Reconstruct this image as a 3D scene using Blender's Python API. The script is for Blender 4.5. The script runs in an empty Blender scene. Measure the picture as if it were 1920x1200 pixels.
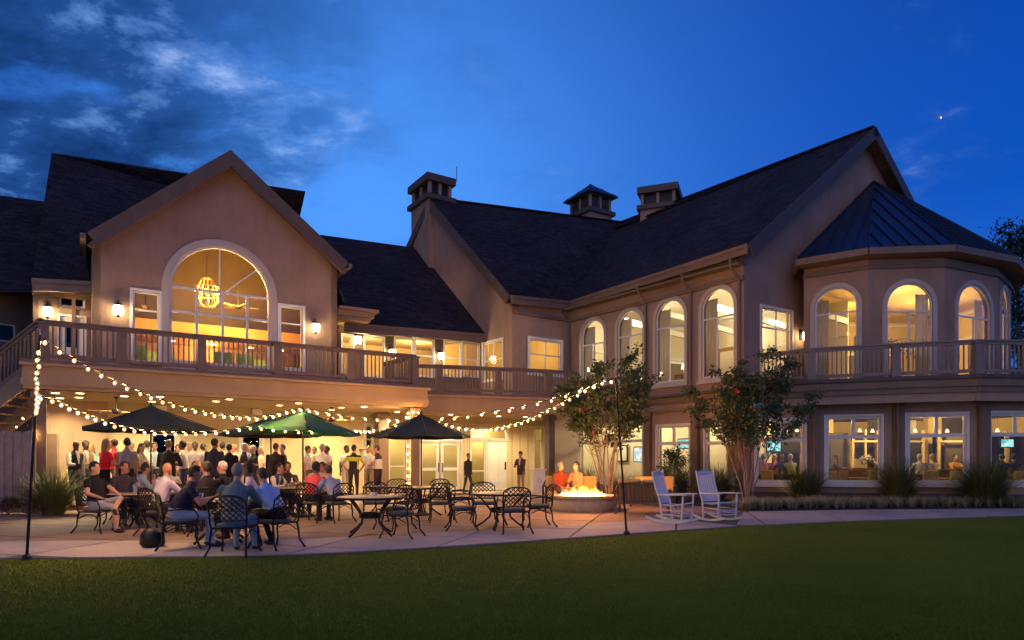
import bpy, bmesh, math, random
import numpy as np
from mathutils import Vector, Matrix, Euler
S = bpy.context.scene
COL = S.collection
R = random.Random(7)
rad = math.radians
# ---------------------------------------------------------------- camera
F, YH, H0 = 1250.0, 862.0, 1.45
cam_d = bpy.data.cameras.new('camera'); cam = bpy.data.objects.new('camera', cam_d); COL.objects.link(cam)
cam.location = (0, 0, H0); cam.rotation_euler = (rad(90), 0, 0)
cam_d.sensor_width = 36; cam_d.lens = 36*F/1920; cam_d.shift_y = (YH-600)/1920
cam_d.clip_start = .1; cam_d.clip_end = 3000
S.camera = cam
# ---------------------------------------------------------------- colour management, sampling
S.view_settings.view_transform = 'Standard'; S.view_settings.look = 'None'
S.view_settings.exposure = 0.1; S.view_settings.gamma = 1.0
S.view_settings.use_curve_mapping = False
S.render.engine = 'CYCLES'
S.cycles.use_denoising = True
S.cycles.use_light_tree = True
S.cycles.max_bounces = 7; S.cycles.diffuse_bounces = 3; S.cycles.glossy_bounces = 3
S.cycles.transparent_max_bounces = 16; S.cycles.transmission_bounces = 4
S.cycles.caustics_reflective = False; S.cycles.caustics_refractive = False
S.cycles.sample_clamp_indirect = 3.0
# ---------------------------------------------------------------- dusk sky
W = bpy.data.worlds.new('World'); S.world = W; W.use_nodes = True
nt = W.node_tree; nt.nodes.clear()
def N(t, tree=None, **kw):
    n = (tree or nt).nodes.new(t)
    for k, v in kw.items(): setattr(n, k, v)
    return n
def math_n(tree, op, a, b=None, clamp=False):
    n = tree.nodes.new('ShaderNodeMath'); n.operation = op; n.use_clamp = clamp
    for i, v in enumerate((a, b)):
        if v is None: continue
        if isinstance(v, (int, float)): n.inputs[i].default_value = v
        else: tree.links.new(v, n.inputs[i])
    return n.outputs[0]
def ramp_n(tree, fac, stops, interp='LINEAR'):
    n = tree.nodes.new('ShaderNodeValToRGB'); cr = n.color_ramp; cr.interpolation = interp
    while len(cr.elements) > 1: cr.elements.remove(cr.elements[-1])
    cr.elements[0].position = stops[0][0]; cr.elements[0].color = (*stops[0][1], 1)
    for p, c in stops[1:]:
        e = cr.elements.new(p); e.color = (*c, 1)
    tree.links.new(fac, n.inputs[0]); return n.outputs[0]
def mix_n(tree, fac, a, b, mode='MIX'):
    n = tree.nodes.new('ShaderNodeMixRGB'); n.blend_type = mode
    for i, v in enumerate((fac, a, b)):
        if isinstance(v, (int, float)): n.inputs[i].default_value = v
        elif isinstance(v, tuple): n.inputs[i].default_value = (*v, 1)
        else: tree.links.new(v, n.inputs[i])
    return n.outputs[0]
def noise_n(tree, vec, scale, detail=4, rough=.5, dist=0.0):
    n = tree.nodes.new('ShaderNodeTexNoise'); n.inputs['Scale'].default_value = scale
    n.inputs['Detail'].default_value = detail; n.inputs['Roughness'].default_value = rough
    n.inputs['Distortion'].default_value = dist
    if vec is not None: tree.links.new(vec, n.inputs['Vector'])
    return n.outputs[0]
tc = N('ShaderNodeTexCoord'); sep = N('ShaderNodeSeparateXYZ'); nt.links.new(tc.outputs['Generated'], sep.inputs[0])
elev = sep.outputs['Z']
base = ramp_n(nt, elev, [(0, (.045, .17, .52)), (.14, (.020, .130, .54)), (.32, (.003, .062, .37)), (.6, (.001, .028, .20)), (1, (.001, .018, .14))])
# last light of the evening: the sky is paler where the sun went down (left of centre)
dp = N('ShaderNodeVectorMath', operation='DOT_PRODUCT'); nt.links.new(tc.outputs['Generated'], dp.inputs[0])
dp.inputs[1].default_value = Vector((-.22, 1, .30)).normalized()
glow = math_n(nt, 'POWER', math_n(nt, 'MAXIMUM', dp.outputs['Value'], 0.0), 9.0)
skyc = mix_n(nt, math_n(nt, 'MULTIPLY', glow, .85), base, (.065, .25, .72))
darkr = math_n(nt, 'MULTIPLY', math_n(nt, 'SUBTRACT', 1.0, glow), .38)
skyc = mix_n(nt, darkr, skyc, (.0004, .040, .28))
# clouds in the west, thinning to the right
dv = N('ShaderNodeVectorMath', operation='DIVIDE'); nt.links.new(tc.outputs['Generated'], dv.inputs[0])
cz = math_n(nt, 'ADD', math_n(nt, 'ABSOLUTE', elev), .22)
cmb = N('ShaderNodeCombineXYZ'); [nt.links.new(cz, cmb.inputs[i]) for i in range(3)]
nt.links.new(cmb.outputs[0], dv.inputs[1])
mpn = N('ShaderNodeMapping'); nt.links.new(dv.outputs[0], mpn.inputs[0]); mpn.inputs['Scale'].default_value = (1.0, 1.35, 1.0); mpn.inputs['Location'].default_value=(2.3,.7,0)
n1 = noise_n(nt, mpn.outputs[0], 2.3, 9, .60, .25)
n2 = noise_n(nt, mpn.outputs[0], 5.2, 7, .62, .15)
side = math_n(nt, 'MULTIPLY', math_n(nt, 'ADD', math_n(nt, 'MULTIPLY', sep.outputs['X'], -1.0), -.13), 3.2, True)
mass = math_n(nt, 'ADD', math_n(nt, 'MULTIPLY', n1, .75), math_n(nt, 'MULTIPLY', n2, .35))
mass = math_n(nt, 'ADD', mass, math_n(nt, 'MULTIPLY', side, .19))
cov = ramp_n(nt, mass, [(.52, (0, 0, 0)), (.70, (1, 1, 1))], 'EASE')
cov = math_n(nt, 'MULTIPLY', cov, math_n(nt, 'ADD', math_n(nt, 'MULTIPLY', side, .78), .22))
ccol = ramp_n(nt, n2, [(.36, (.004, .024, .10)), (.54, (.011, .050, .19)), (.64, (.060, .145, .38)), (.76, (.26, .37, .62))])
skyc = mix_n(nt, cov, skyc, ccol)
bg = N('ShaderNodeBackground'); nt.links.new(skyc, bg.inputs[0]); bg.inputs[1].default_value = 1.45
wo = N('ShaderNodeOutputWorld'); nt.links.new(bg.outputs[0], wo.inputs[0])
# the sun is just below the horizon: a very weak, wide afterglow
sd = bpy.data.lights.new('sun', 'SUN'); sd.energy = .52; sd.angle = rad(75); sd.color = (1, .80, .70)
so = bpy.data.objects.new('sun', sd); COL.objects.link(so); so.rotation_euler = (rad(66), 0, rad(-12))

# ---------------------------------------------------------------- materials
MATS = {}
def mat(name, col, rough=.7, metal=0.0, col2=None, nscale=6.0, bump=0.0, bscale=None, emis=None, estr=0.0, spec=.5, trans=0.0, coords='Object', detail=5, var=1.0):
    if name in MATS: return MATS[name]
    m = bpy.data.materials.new(name); m.use_nodes = True; t = m.node_tree
    b = t.nodes['Principled BSDF']
    b.inputs['Base Color'].default_value = (*col, 1); b.inputs['Roughness'].default_value = rough
    b.inputs['Metallic'].default_value = metal; b.inputs['Specular IOR Level'].default_value = spec
    tcn = t.nodes.new('ShaderNodeTexCoord'); vec = tcn.outputs[coords]
    if col2:
        f = noise_n(t, vec, nscale, detail, .6)
        f = ramp_n(t, f, [(.5-.22*var, (0, 0, 0)), (.5+.22*var, (1, 1, 1))])
        t.links.new(mix_n(t, f, col, col2), b.inputs['Base Color'])
    if bump:
        h = noise_n(t, vec, bscale or nscale*6, 4, .6)
        bn = t.nodes.new('ShaderNodeBump'); bn.inputs['Strength'].default_value = bump; bn.inputs['Distance'].default_value = .02
        t.links.new(h, bn.inputs['Height']); t.links.new(bn.outputs[0], b.inputs['Normal'])
    if emis:
        b.inputs['Emission Color'].default_value = (*emis, 1); b.inputs['Emission Strength'].default_value = estr
    MATS[name] = m; return m
M = {}
def streaks(m, amt=.17):
    t = m.node_tree; b = t.nodes['Principled BSDF']; src = b.inputs['Base Color'].links[0].from_socket; tcn = t.nodes.new('ShaderNodeTexCoord')
    mp_ = t.nodes.new('ShaderNodeMapping'); mp_.inputs['Scale'].default_value = (2.6, 2.6, .22); t.links.new(tcn.outputs['Object'], mp_.inputs[0])
    f = noise_n(t, mp_.outputs[0], 1.6, 7, .65); c = ramp_n(t, f, [(.32, (.72, .69, .66)), (.5, (1, 1, 1)), (.72, (1.10, 1.08, 1.06))])
    t.links.new(mix_n(t, amt*2, src, c, 'MULTIPLY'), b.inputs['Base Color'])
M['stucco'] = mat('stucco', (.38, .25, .185), .9, col2=(.31, .195, .14), nscale=.7, bump=.5, bscale=34, detail=9, var=.7)
M['stucco_l'] = mat('stucco_lower', (.40, .275, .20), .88, col2=(.33, .22, .155), nscale=.9, bump=.3, bscale=30)
streaks(M['stucco']); streaks(M['stucco_l'])
M['cream'] = mat('cream_wall', (.66, .55, .33), .85, col2=(.60, .49, .28), nscale=1.2, bump=.15, bscale=30)
M['panelw'] = mat('olive_siding', (.46, .40, .25), .8, col2=(.40, .345, .21), nscale=1.4, bump=.1)
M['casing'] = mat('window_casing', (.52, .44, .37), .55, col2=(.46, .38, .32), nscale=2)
M['trim'] = mat('tan_trim', (.22, .145, .095), .6, col2=(.17, .11, .07), nscale=2, bump=.1)
M['rakec'] = mat('rake_paint', (.145, .092, .062), .6, col2=(.11, .07, .045), nscale=2)
M['trimd'] = mat('brown_trim', (.105, .075, .058), .6, col2=(.08, .055, .042), nscale=2, bump=.1)
M['deck'] = mat('deck_wood', (.20, .135, .10), .55, col2=(.14, .09, .065), nscale=3, bump=.2)
M['deckr'] = mat('deck_wood_right', (.27, .20, .17), .55, col2=(.20, .15, .13), nscale=3, bump=.2)
M['fascia'] = mat('fascia_paint_warm_lit', (.44, .29, .15), .6, col2=(.38, .24, .12), nscale=1.5, bump=.08)  # orange of the bulb light is mixed into this paint colour
M['white'] = mat('white_frame', (.76, .74, .70), .45, col2=(.68, .65, .60), nscale=3)
M['ceil'] = mat('soffit_paint', (.72, .58, .38), .75, col2=(.60, .50, .35), nscale=1.2)
M['black'] = mat('black_metal', (.012, .011, .012), .38, .6, col2=(.03, .025, .025), nscale=30, bump=.2, bscale=120)
M['dark'] = mat('dark_metal', (.03, .025, .022), .5, .5)
M['metal'] = mat('brushed_metal', (.35, .35, .36), .35, .9)
M['wood'] = mat('warm_wood', (.30, .15, .06), .5, col2=(.18, .08, .03), nscale=4, bump=.1)
M['ceilw'] = mat('vaulted_ceiling', (.58, .31, .09), .6, col2=(.46, .23, .06), nscale=1.2)
M['roomy'] = mat('yellow_room_wall', (.68, .50, .20), .85, col2=(.62, .45, .17), nscale=1.5)
M['roomc'] = mat('cream_room_wall', (.72, .66, .50), .85, col2=(.68, .61, .46), nscale=1.5)
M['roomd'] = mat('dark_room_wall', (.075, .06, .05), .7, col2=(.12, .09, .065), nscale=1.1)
M['roomg'] = mat('green_room_wall', (.12, .20, .08), .8, col2=(.10, .16, .07), nscale=1.5)
M['carpet'] = mat('carpet', (.20, .11, .07), .95, col2=(.12, .07, .05), nscale=5)
M['stone'] = mat('pit_stone', (.42, .33, .25), .85, col2=(.28, .21, .16), nscale=9, bump=.6, bscale=30)
M['mulch'] = mat('mulch', (.035, .022, .016), .95, col2=(.06, .04, .03), nscale=25, bump=1, bscale=60)
M['bark'] = mat('crape_bark', (.38, .26, .17), .75, col2=(.24, .16, .11), nscale=7, bump=.5, bscale=30)
M['leaf'] = mat('crape_leaf', (.035, .062, .014), .5, col2=(.065, .10, .024), nscale=2.2)
M['leafd'] = mat('dark_shrub_leaf', (.025, .045, .014), .55, col2=(.05, .075, .02), nscale=2)
M['pine'] = mat('pine_needles', (.018, .032, .018), .7, col2=(.03, .045, .02), nscale=2)
M['blade'] = mat('ornamental_grass_blade', (.07, .10, .025), .6, col2=(.13, .15, .05), nscale=3)
M['liri'] = mat('ground_cover_blade', (.36, .34, .22), .6, col2=(.14, .16, .07), nscale=2.5)
M['umbd'] = mat('dark_umbrella_canvas', (.022, .032, .020), .85, col2=(.03, .04, .024), nscale=3, bump=.2, bscale=10)
M['umbg'] = mat('green_umbrella_canvas', (.018, .13, .055), .8, col2=(.015, .10, .045), nscale=3, bump=.2, bscale=10)
M['curtain'] = mat('curtain_cloth', (.78, .72, .62), .9, col2=(.68, .60, .50), nscale=3)
_t = M['curtain'].node_tree; _tl = _t.nodes.new('ShaderNodeBsdfTranslucent'); _tl.inputs[0].default_value = (.7, .62, .48, 1); _mx = _t.nodes.new('ShaderNodeMixShader'); _mx.inputs[0].default_value = .5
_t.links.new(_t.nodes['Principled BSDF'].outputs[0], _mx.inputs[1]); _t.links.new(_tl.outputs[0], _mx.inputs[2]); _t.links.new(_mx.outputs[0], _t.nodes['Material Output'].inputs[0])
M['rockw'] = mat('painted_rocker', (.62, .62, .68), .5, col2=(.55, .55, .60), nscale=4)
M['cush'] = mat('chair_cushion', (.13, .13, .11), .9, col2=(.10, .10, .085), nscale=12)
M['cushb'] = mat('teal_cushion', (.05, .13, .17), .9, col2=(.04, .10, .14), nscale=12)
M['sofac'] = mat('sofa_cushion', (.55, .33, .10), .9, col2=(.48, .28, .08), nscale=8, bump=.2)
M['tabletop'] = mat('table_stone_top', (.36, .27, .18), .45, col2=(.26, .19, .12), nscale=9)
M['fenceb'] = mat('fence_boards', (.42, .29, .24), .75, col2=(.30, .20, .165), nscale=5, bump=.3, bscale=30)
M['chr'] = mat('flower_pink', (.55, .07, .10), .6)
M['shrubr'] = mat('rusty_shrub_leaf', (.13, .055, .03), .7, col2=(.08, .05, .02), nscale=6)
M['dsiding'] = mat('left_stair_siding', (.24, .175, .13), .75, col2=(.19, .135, .10), nscale=2)
M['paper'] = mat('white_linen', (.72, .68, .60), .8)
M['green'] = mat('green_felt', (.05, .14, .04), .8)
def glass_mat(name, tint=(1, 1, 1), refl=.10, rough=.02):
    m = bpy.data.materials.new(name); m.use_nodes = True; t = m.node_tree; t.nodes.clear()
    tr = t.nodes.new('ShaderNodeBsdfTransparent'); tr.inputs[0].default_value = (*tint, 1)
    gl = t.nodes.new('ShaderNodeBsdfGlossy'); gl.inputs['Roughness'].default_value = rough
    fr = t.nodes.new('ShaderNodeFresnel'); fr.inputs[0].default_value = 1.5; ge = t.nodes.new('ShaderNodeNewGeometry')
    mx = t.nodes.new('ShaderNodeMixShader'); out = t.nodes.new('ShaderNodeOutputMaterial')
    t.links.new(math_n(t, 'MULTIPLY', math_n(t, 'MULTIPLY', fr.outputs[0], refl*10, True), math_n(t, 'SUBTRACT', 1.0, ge.outputs['Backfacing'])), mx.inputs[0])
    t.links.new(tr.outputs[0], mx.inputs[1]); t.links.new(gl.outputs[0], mx.inputs[2]); t.links.new(mx.outputs[0], out.inputs[0])
    MATS[name] = m; return m
M['glass'] = glass_mat('window_glass', (.96, .97, .96), .10)
M['glassd'] = glass_mat('dark_glass', (.30, .29, .27), .08)
M['tumbler'] = glass_mat('tumbler_glass', (.85, .88, .9), .15)
def emit(name, col, s):
    m = bpy.data.materials.new(name); m.use_nodes = True; t = m.node_tree; t.nodes.clear()
    e = t.nodes.new('ShaderNodeEmission'); e.inputs[0].default_value = (*col, 1); e.inputs[1].default_value = s
    o = t.nodes.new('ShaderNodeOutputMaterial'); t.links.new(e.outputs[0], o.inputs[0]); MATS[name] = m; return m
M['bulb'] = emit('bulb_filament_glow', (1, .54, .18), 2500)
def halo():
    m = bpy.data.materials.new('bulb_glass'); m.use_nodes = True; t = m.node_tree; t.nodes.clear()
    e = t.nodes.new('ShaderNodeEmission'); e.inputs[0].default_value = (1, .50, .12, 1); e.inputs[1].default_value = 1.6
    tr = t.nodes.new('ShaderNodeBsdfTransparent'); mx = t.nodes.new('ShaderNodeMixShader'); o = t.nodes.new('ShaderNodeOutputMaterial'); mx.inputs[0].default_value = .35
    t.links.new(tr.outputs[0], mx.inputs[1]); t.links.new(e.outputs[0], mx.inputs[2]); t.links.new(mx.outputs[0], o.inputs[0]); return m
M['bulbglass'] = halo()
M['can'] = emit('recessed_lamp_glow', (1, .78, .42), 14)
M['lant'] = emit('lantern_glow', (1, .76, .38), 22)
M['chand'] = emit('chandelier_glow', (1, .66, .20), 9)
M['tv'] = None

# ---------------------------------------------------------------- mesh builder
class MB:
    def __init__(s): s.v = []; s.f = []; s.m = []; s.uv = {}
    def add(s, vs, fs, mi=0):
        o = len(s.v); s.v += [tuple(v) for v in vs]
        for f in fs: s.f.append(tuple(i+o for i in f)); s.m.append(mi)
    def box(s, c, sz, rz=0, mi=0, mtx=None):
        hx, hy, hz = sz[0]/2, sz[1]/2, sz[2]/2
        vs = [Vector((x*hx, y*hy, z*hz)) for x in (-1, 1) for y in (-1, 1) for z in (-1, 1)]
        if mtx is None: mtx = Matrix.Translation(c) @ Matrix.Rotation(rz, 4, 'Z')
        vs = [mtx @ v for v in vs]
        s.add(vs, [(0, 1, 3, 2), (4, 6, 7, 5), (0, 4, 5, 1), (2, 3, 7, 6), (0, 2, 6, 4), (1, 5, 7, 3)], mi)
    def beam(s, p, q, w, h, mi=0, up=(0, 0, 1), off=0):
        p = Vector(p); q = Vector(q); d = (q-p); L = d.length
        if L < 1e-6: return
        d /= L; up = Vector(up); sd = d.cross(up)
        if sd.length < 1e-4: sd = Vector((1, 0, 0))
        sd.normalize(); u = sd.cross(d).normalized()
        mt = Matrix((sd, d, u)).transposed().to_4x4(); mt.translation = (p+q)/2 + u*off
        s.box(None, (w, L, h), mi=mi, mtx=mt)
    def tube(s, pts, r, n=6, mi=0, cap=True):
        pts = [Vector(p) for p in pts]; k = len(pts)
        rs = r if isinstance(r, (list, tuple)) else [r]*k
        ref = None; vs = []
        for i, p in enumerate(pts):
            t = (pts[min(i+1, k-1)]-pts[max(i-1, 0)]).normalized()
            if ref is None:
                ref = t.cross(Vector((0, 0, 1)))
                if ref.length < .1: ref = t.cross(Vector((1, 0, 0)))
            ref = (ref - t*ref.dot(t)).normalized(); b = t.cross(ref)
            for j in range(n):
                a = 2*math.pi*j/n; vs.append(p + (ref*math.cos(a)+b*math.sin(a))*rs[i])
        fs = [(i*n+j, i*n+(j+1) % n, (i+1)*n+(j+1) % n, (i+1)*n+j) for i in range(k-1) for j in range(n)]
        if cap: fs += [tuple(range(n-1, -1, -1)), tuple((k-1)*n+j for j in range(n))]
        s.add(vs, fs, mi)
    def lathe(s, prof, n=16, c=(0, 0, 0), mi=0, cap=True):
        vs = []; k = len(prof)
        for r, z in prof:
            for j in range(n):
                a = 2*math.pi*j/n; vs.append((c[0]+r*math.cos(a), c[1]+r*math.sin(a), c[2]+z))
        fs = [(i*n+j, i*n+(j+1) % n, (i+1)*n+(j+1) % n, (i+1)*n+j) for i in range(k-1) for j in range(n)]
        if cap: fs += [tuple(range(n-1, -1, -1)), tuple((k-1)*n+j for j in range(n))]
        s.add(vs, fs, mi)
    def ball(s, c, r, n=10, m=6, mi=0, mtx=None):
        rx, ry, rz = (r, r, r) if isinstance(r, (int, float)) else r
        vs = [(0, 0, rz)]; 
        for i in range(1, m):
            t = math.pi*i/m
            for j in range(n):
                a = 2*math.pi*j/n; vs.append((rx*math.sin(t)*math.cos(a), ry*math.sin(t)*math.sin(a), rz*math.cos(t)))
        vs.append((0, 0, -rz)); vs = [Vector(v) for v in vs]
        if mtx is not None: vs = [mtx @ v for v in vs]
        else: vs = [v+Vector(c) for v in vs]
        fs = [(0, 1+j, 1+(j+1) % n) for j in range(n)]
        for i in range(m-2):
            fs += [(1+i*n+j, 1+(i+1)*n+j, 1+(i+1)*n+(j+1) % n, 1+i*n+(j+1) % n) for j in range(n)]
        e = len(vs)-1; fs += [(e, 1+(m-2)*n+(j+1) % n, 1+(m-2)*n+j) for j in range(n)]
        s.add(vs, fs, mi)
    def prism(s, poly, z0, z1, mi=0):
        n = len(poly); vs = [(p[0], p[1], z0) for p in poly]+[(p[0], p[1], z1) for p in poly]
        s.add(vs, [tuple(range(n-1, -1, -1)), tuple(range(n, 2*n))]+[(i, (i+1) % n, n+(i+1) % n, n+i) for i in range(n)], mi)
    def mesh(s, name, mats, smooth=False, origin=None):
        me = bpy.data.meshes.new(name)
        vs = s.v if origin is None else [(a-origin[0], b-origin[1], c-origin[2]) for a, b, c in s.v]
        me.from_pydata(vs, [], s.f)
        for m in (mats if isinstance(mats, (list, tuple)) else [mats]): me.materials.append(m)
        if any(s.m): me.polygons.foreach_set('material_index', s.m)
        if smooth: me.polygons.foreach_set('use_smooth', [True]*len(s.f))
        bm = bmesh.new(); bm.from_mesh(me); bmesh.ops.recalc_face_normals(bm, faces=bm.faces); bm.to_mesh(me); bm.free()
        return me
    def build(s, name, mats, parent=None, smooth=False, origin=None, loc=None, rz=0):
        if origin is None and parent is not None and parent.name in ORIG: origin = ORIG[parent.name]
        o = bpy.data.objects.new(name, s.mesh(name, mats, smooth, origin)); COL.objects.link(o)
        if loc is not None: o.location = loc
        if rz: o.rotation_euler.z = rz
        if parent is not None: o.parent = parent
        if parent is not None and parent.name in ORIG: ORIG[o.name] = ORIG[parent.name]
        return o
ORIG = {}      # roots whose parts are given in world coordinates
def tag(o, label=None, cat=None, group=None, kind=None):
    if label: o['label'] = label
    if cat: o['category'] = cat
    if group: o['group'] = group
    if kind: o['kind'] = kind
    return o
def thing(name, label, cat, loc=(0, 0, 0), rz=0, group=None, world=False):
    o = bpy.data.objects.new(name, None); COL.objects.link(o); o.location = loc; o.rotation_euler = (0, 0, rz)
    o.empty_display_size = .2
    if world: ORIG[o.name] = tuple(loc)
    return tag(o, label, cat, group)
def copy_tree(o, parent=None):
    c = o.copy(); COL.objects.link(c); c.parent = parent
    for ch in o.children: copy_tree(ch, c)
    return c
def place(proto, used, loc, rz, label, group=None):
    o = proto if not used else copy_tree(proto)
    o.location = loc; o.rotation_euler = (0, 0, rz); o['label'] = label
    if group: o['group'] = group
    return o
LK = {'recessed_spot': 10.5, 'lantern_light': 4.0, 'fire_light': 1.2, 'dining_lamp': 2.6, 'turret_lamp': 2.6, 'added_spot_lamp': 1.0, 'restaurant_lamp': 5.5, 'great_room_lamp': 3.0, 'vault_uplight': 11, 'hall_lamp': 5}
def lamp(name, kind, loc, energy, col, size=.1, parent=None, spot=None, rot=None):
    l = bpy.data.lights.new(name, kind); l.energy = energy*LK.get(name, 3.2); l.color = col
    if kind in ('POINT', 'SPOT'): l.shadow_soft_size = size
    if kind == 'AREA': l.size = size
    if spot: l.spot_size = rad(spot); l.spot_blend = .6
    o = bpy.data.objects.new(name, l); COL.objects.link(o)
    o.location = loc
    if rot: o.rotation_euler = rot
    if parent is not None:
        o.parent = parent
        if parent.name in ORIG: o.location = Vector(loc)-Vector(ORIG[parent.name])
    return o
# ---------------------------------------------------------------- survey of the place: a pixel and a depth give a point
def V2(x, y): return Vector((x, y))
def pt(px, py, Y): return Vector(((px-960)/F*Y, Y, H0+(YH-py)/F*Y))
def gp(px, Y): return V2((px-960)/F*Y, Y)
def gy(py, z=0): return (H0-z)*F/(py-YH)
DF = V2(.8367, .5476)
def cY(px, c): return c/(.8367-.5476*(px-960)/F)
def cp(px, c): return gp(px, cY(px, c))
class Frame:
    def __init__(s, a, b):
        s.p = V2(*a); d = V2(*b)-s.p; s.L = d.length; s.d = d/s.L; s.n = V2(s.d.y, -s.d.x)
    def u(s, px):
        a = (px-960)/F; return (a*s.p.y-s.p.x)/(s.d.x-a*s.d.y)
    def z(s, px, py):
        Y = s.p.y+s.u(px)*s.d.y; return H0+(YH-py)*Y/F
    def uz(s, px, py): return (s.u(px), s.z(px, py))
    def P(s, u, z, w=0):
        q = s.p+s.d*u+s.n*w; return Vector((q.x, q.y, z))
    def off(s, w):
        return Frame(s.p+s.n*w, s.p+s.n*w+s.d*s.L)
    @property
    def rz(s): return math.atan2(s.d.y, s.d.x)
def plate(fr, outer, holes, w0, w1):
    """flat plate in a vertical frame, holes cut through; returns (verts, faces)"""
    cu = bpy.data.curves.new('c', 'CURVE'); cu.dimensions = '2D'; cu.fill_mode = 'BOTH'; cu.extrude = abs(w1-w0)/2
    for poly in [outer]+list(holes):
        sp = cu.splines.new('POLY'); sp.points.add(len(poly)-1); sp.use_cyclic_u = True
        for i, (a, b) in enumerate(poly): sp.points[i].co = (a, b, 0, 1)
    ob = bpy.data.objects.new('c', cu); COL.objects.link(ob)
    me = bpy.data.meshes.new_from_object(ob)
    wm = (w0+w1)/2
    vs = [fr.P(v.co.x, v.co.y, wm+v.co.z) for v in me.vertices]; fs = [tuple(p.vertices) for p in me.polygons]
    bpy.data.objects.remove(ob); bpy.data.curves.remove(cu); bpy.data.meshes.remove(me)
    return vs, fs
def arch_poly(u0, u1, z0, z1, n=20, grow=0):
    r = (u1-u0)/2+grow; c = (u0+u1)/2; zs = z1-(u1-u0)/2
    return [(u0-grow, z0-grow), (u1+grow, z0-grow)]+[(c+r*math.cos(math.pi*i/n), zs+r*math.sin(math.pi*i/n)) for i in range(n+1)]
def rect_poly(u0, u1, z0, z1, grow=0):
    return [(u0-grow, z0-grow), (u1+grow, z0-grow), (u1+grow, z1+grow), (u0-grow, z1+grow)]
def fbox(mb, fr, u0, u1, z0, z1, w0, w1, mi=0):
    P = fr.P
    vs = [P(u, z, w) for u in (u0, u1) for w in (w0, w1) for z in (z0, z1)]
    mb.add(vs, [(0, 1, 3, 2), (4, 6, 7, 5), (0, 4, 5, 1), (2, 3, 7, 6), (0, 2, 6, 4), (1, 5, 7, 3)], mi)
def window(root, fr, u0, u1, z0, z1, holes, arch=False, cols=(), rows=(), trim=.10, casing=None, frame=None, pane=None, sill=True, name='window', bar=.05, lower_cols=None, label=None):
    """cols: fractions of width of full-height mullions; rows: heights (z) of transoms. pieces: casing > frame bars, panes"""
    casing = casing or M['casing']; frame = frame or M['white']; pane = pane or M['glass']
    op = arch_poly(u0, u1, z0, z1) if arch else rect_poly(u0, u1, z0, z1)
    holes.append(op)
    inn = arch_poly(u0, u1, z0, z1, grow=-.012) if arch else rect_poly(u0, u1, z0, z1, -.012)
    out = arch_poly(u0, u1, z0, z1, grow=trim) if arch else rect_poly(u0, u1, z0, z1, trim)
    b = MB(); b.add(*plate(fr, out, [inn], .003, .055))
    if sill: fbox(b, fr, u0-trim-.04, u1+trim+.04, z0-trim-.07, z0-trim+.01, .004, .11)
    w = b.build(name, casing, root)
    if label: w['label'] = label
    fo = arch_poly(u0, u1, z0, z1, grow=-.015) if arch else rect_poly(u0, u1, z0, z1, -.015)
    fi = arch_poly(u0, u1, z0, z1, grow=-.015-bar) if arch else rect_poly(u0, u1, z0, z1, -.015-bar)
    b = MB(); b.add(*plate(fr, fo, [fi], -.06, -.01)); 
    zs = (z1-(u1-u0)/2) if arch else z1
    us = [u0+bar]+[u0+(u1-u0)*c for c in cols]+[u1-bar]
    zr = [z0+bar]+sorted(rows)+([] if arch else [z1-bar])
    for r_ in rows: fbox(b, fr, u0+.04, u1-.04, r_-bar/2, r_+bar/2, -.055, -.012)
    topr = (max(rows) if rows else zs)
    for c in us[1:-1]:
        fbox(b, fr, c-bar/2, c+bar/2, z0+.03, (topr-bar/2-.001) if arch else z1-.03, -.052, -.014)
    b.build('window_frame', frame, w)
    top = topr if arch else z1-bar
    zr = [z for z in zr if z <= top+.001]
    if arch and (not rows): zr.append(zs)
    for i in range(len(us)-1):
        for j in range(len(zr)-1):
            p = MB(); fbox(p, fr, us[i]+.012, us[i+1]-.012, zr[j]+.012, zr[j+1]-.012, -.040, -.032); p.build('pane', pane, w)
    if arch:
        c = (u0+u1)/2; r = (u1-u0)/2-bar; tz = topr+.012
        poly = [(c+r*math.cos(math.pi*i/20), max(zs+r*math.sin(math.pi*i/20), tz)) for i in range(21)]
        if tz < zs: poly = [(u0+bar, tz), (u1-bar, tz)]+[(c+r*math.cos(math.pi*i/20), zs+r*math.sin(math.pi*i/20)) for i in range(21)]
        p = MB(); p.add(*plate(fr, poly, [], -.040, -.032)); p.build('pane', pane, w)
    return w
def wall(root, fr, outline, holes, mat_, thick=.22, name='wall', label=None):
    b = MB(); b.add(*plate(fr, outline, holes, 0, -thick)); o = b.build(name, mat_, root)
    if label: o['label'] = label
    return o
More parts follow.
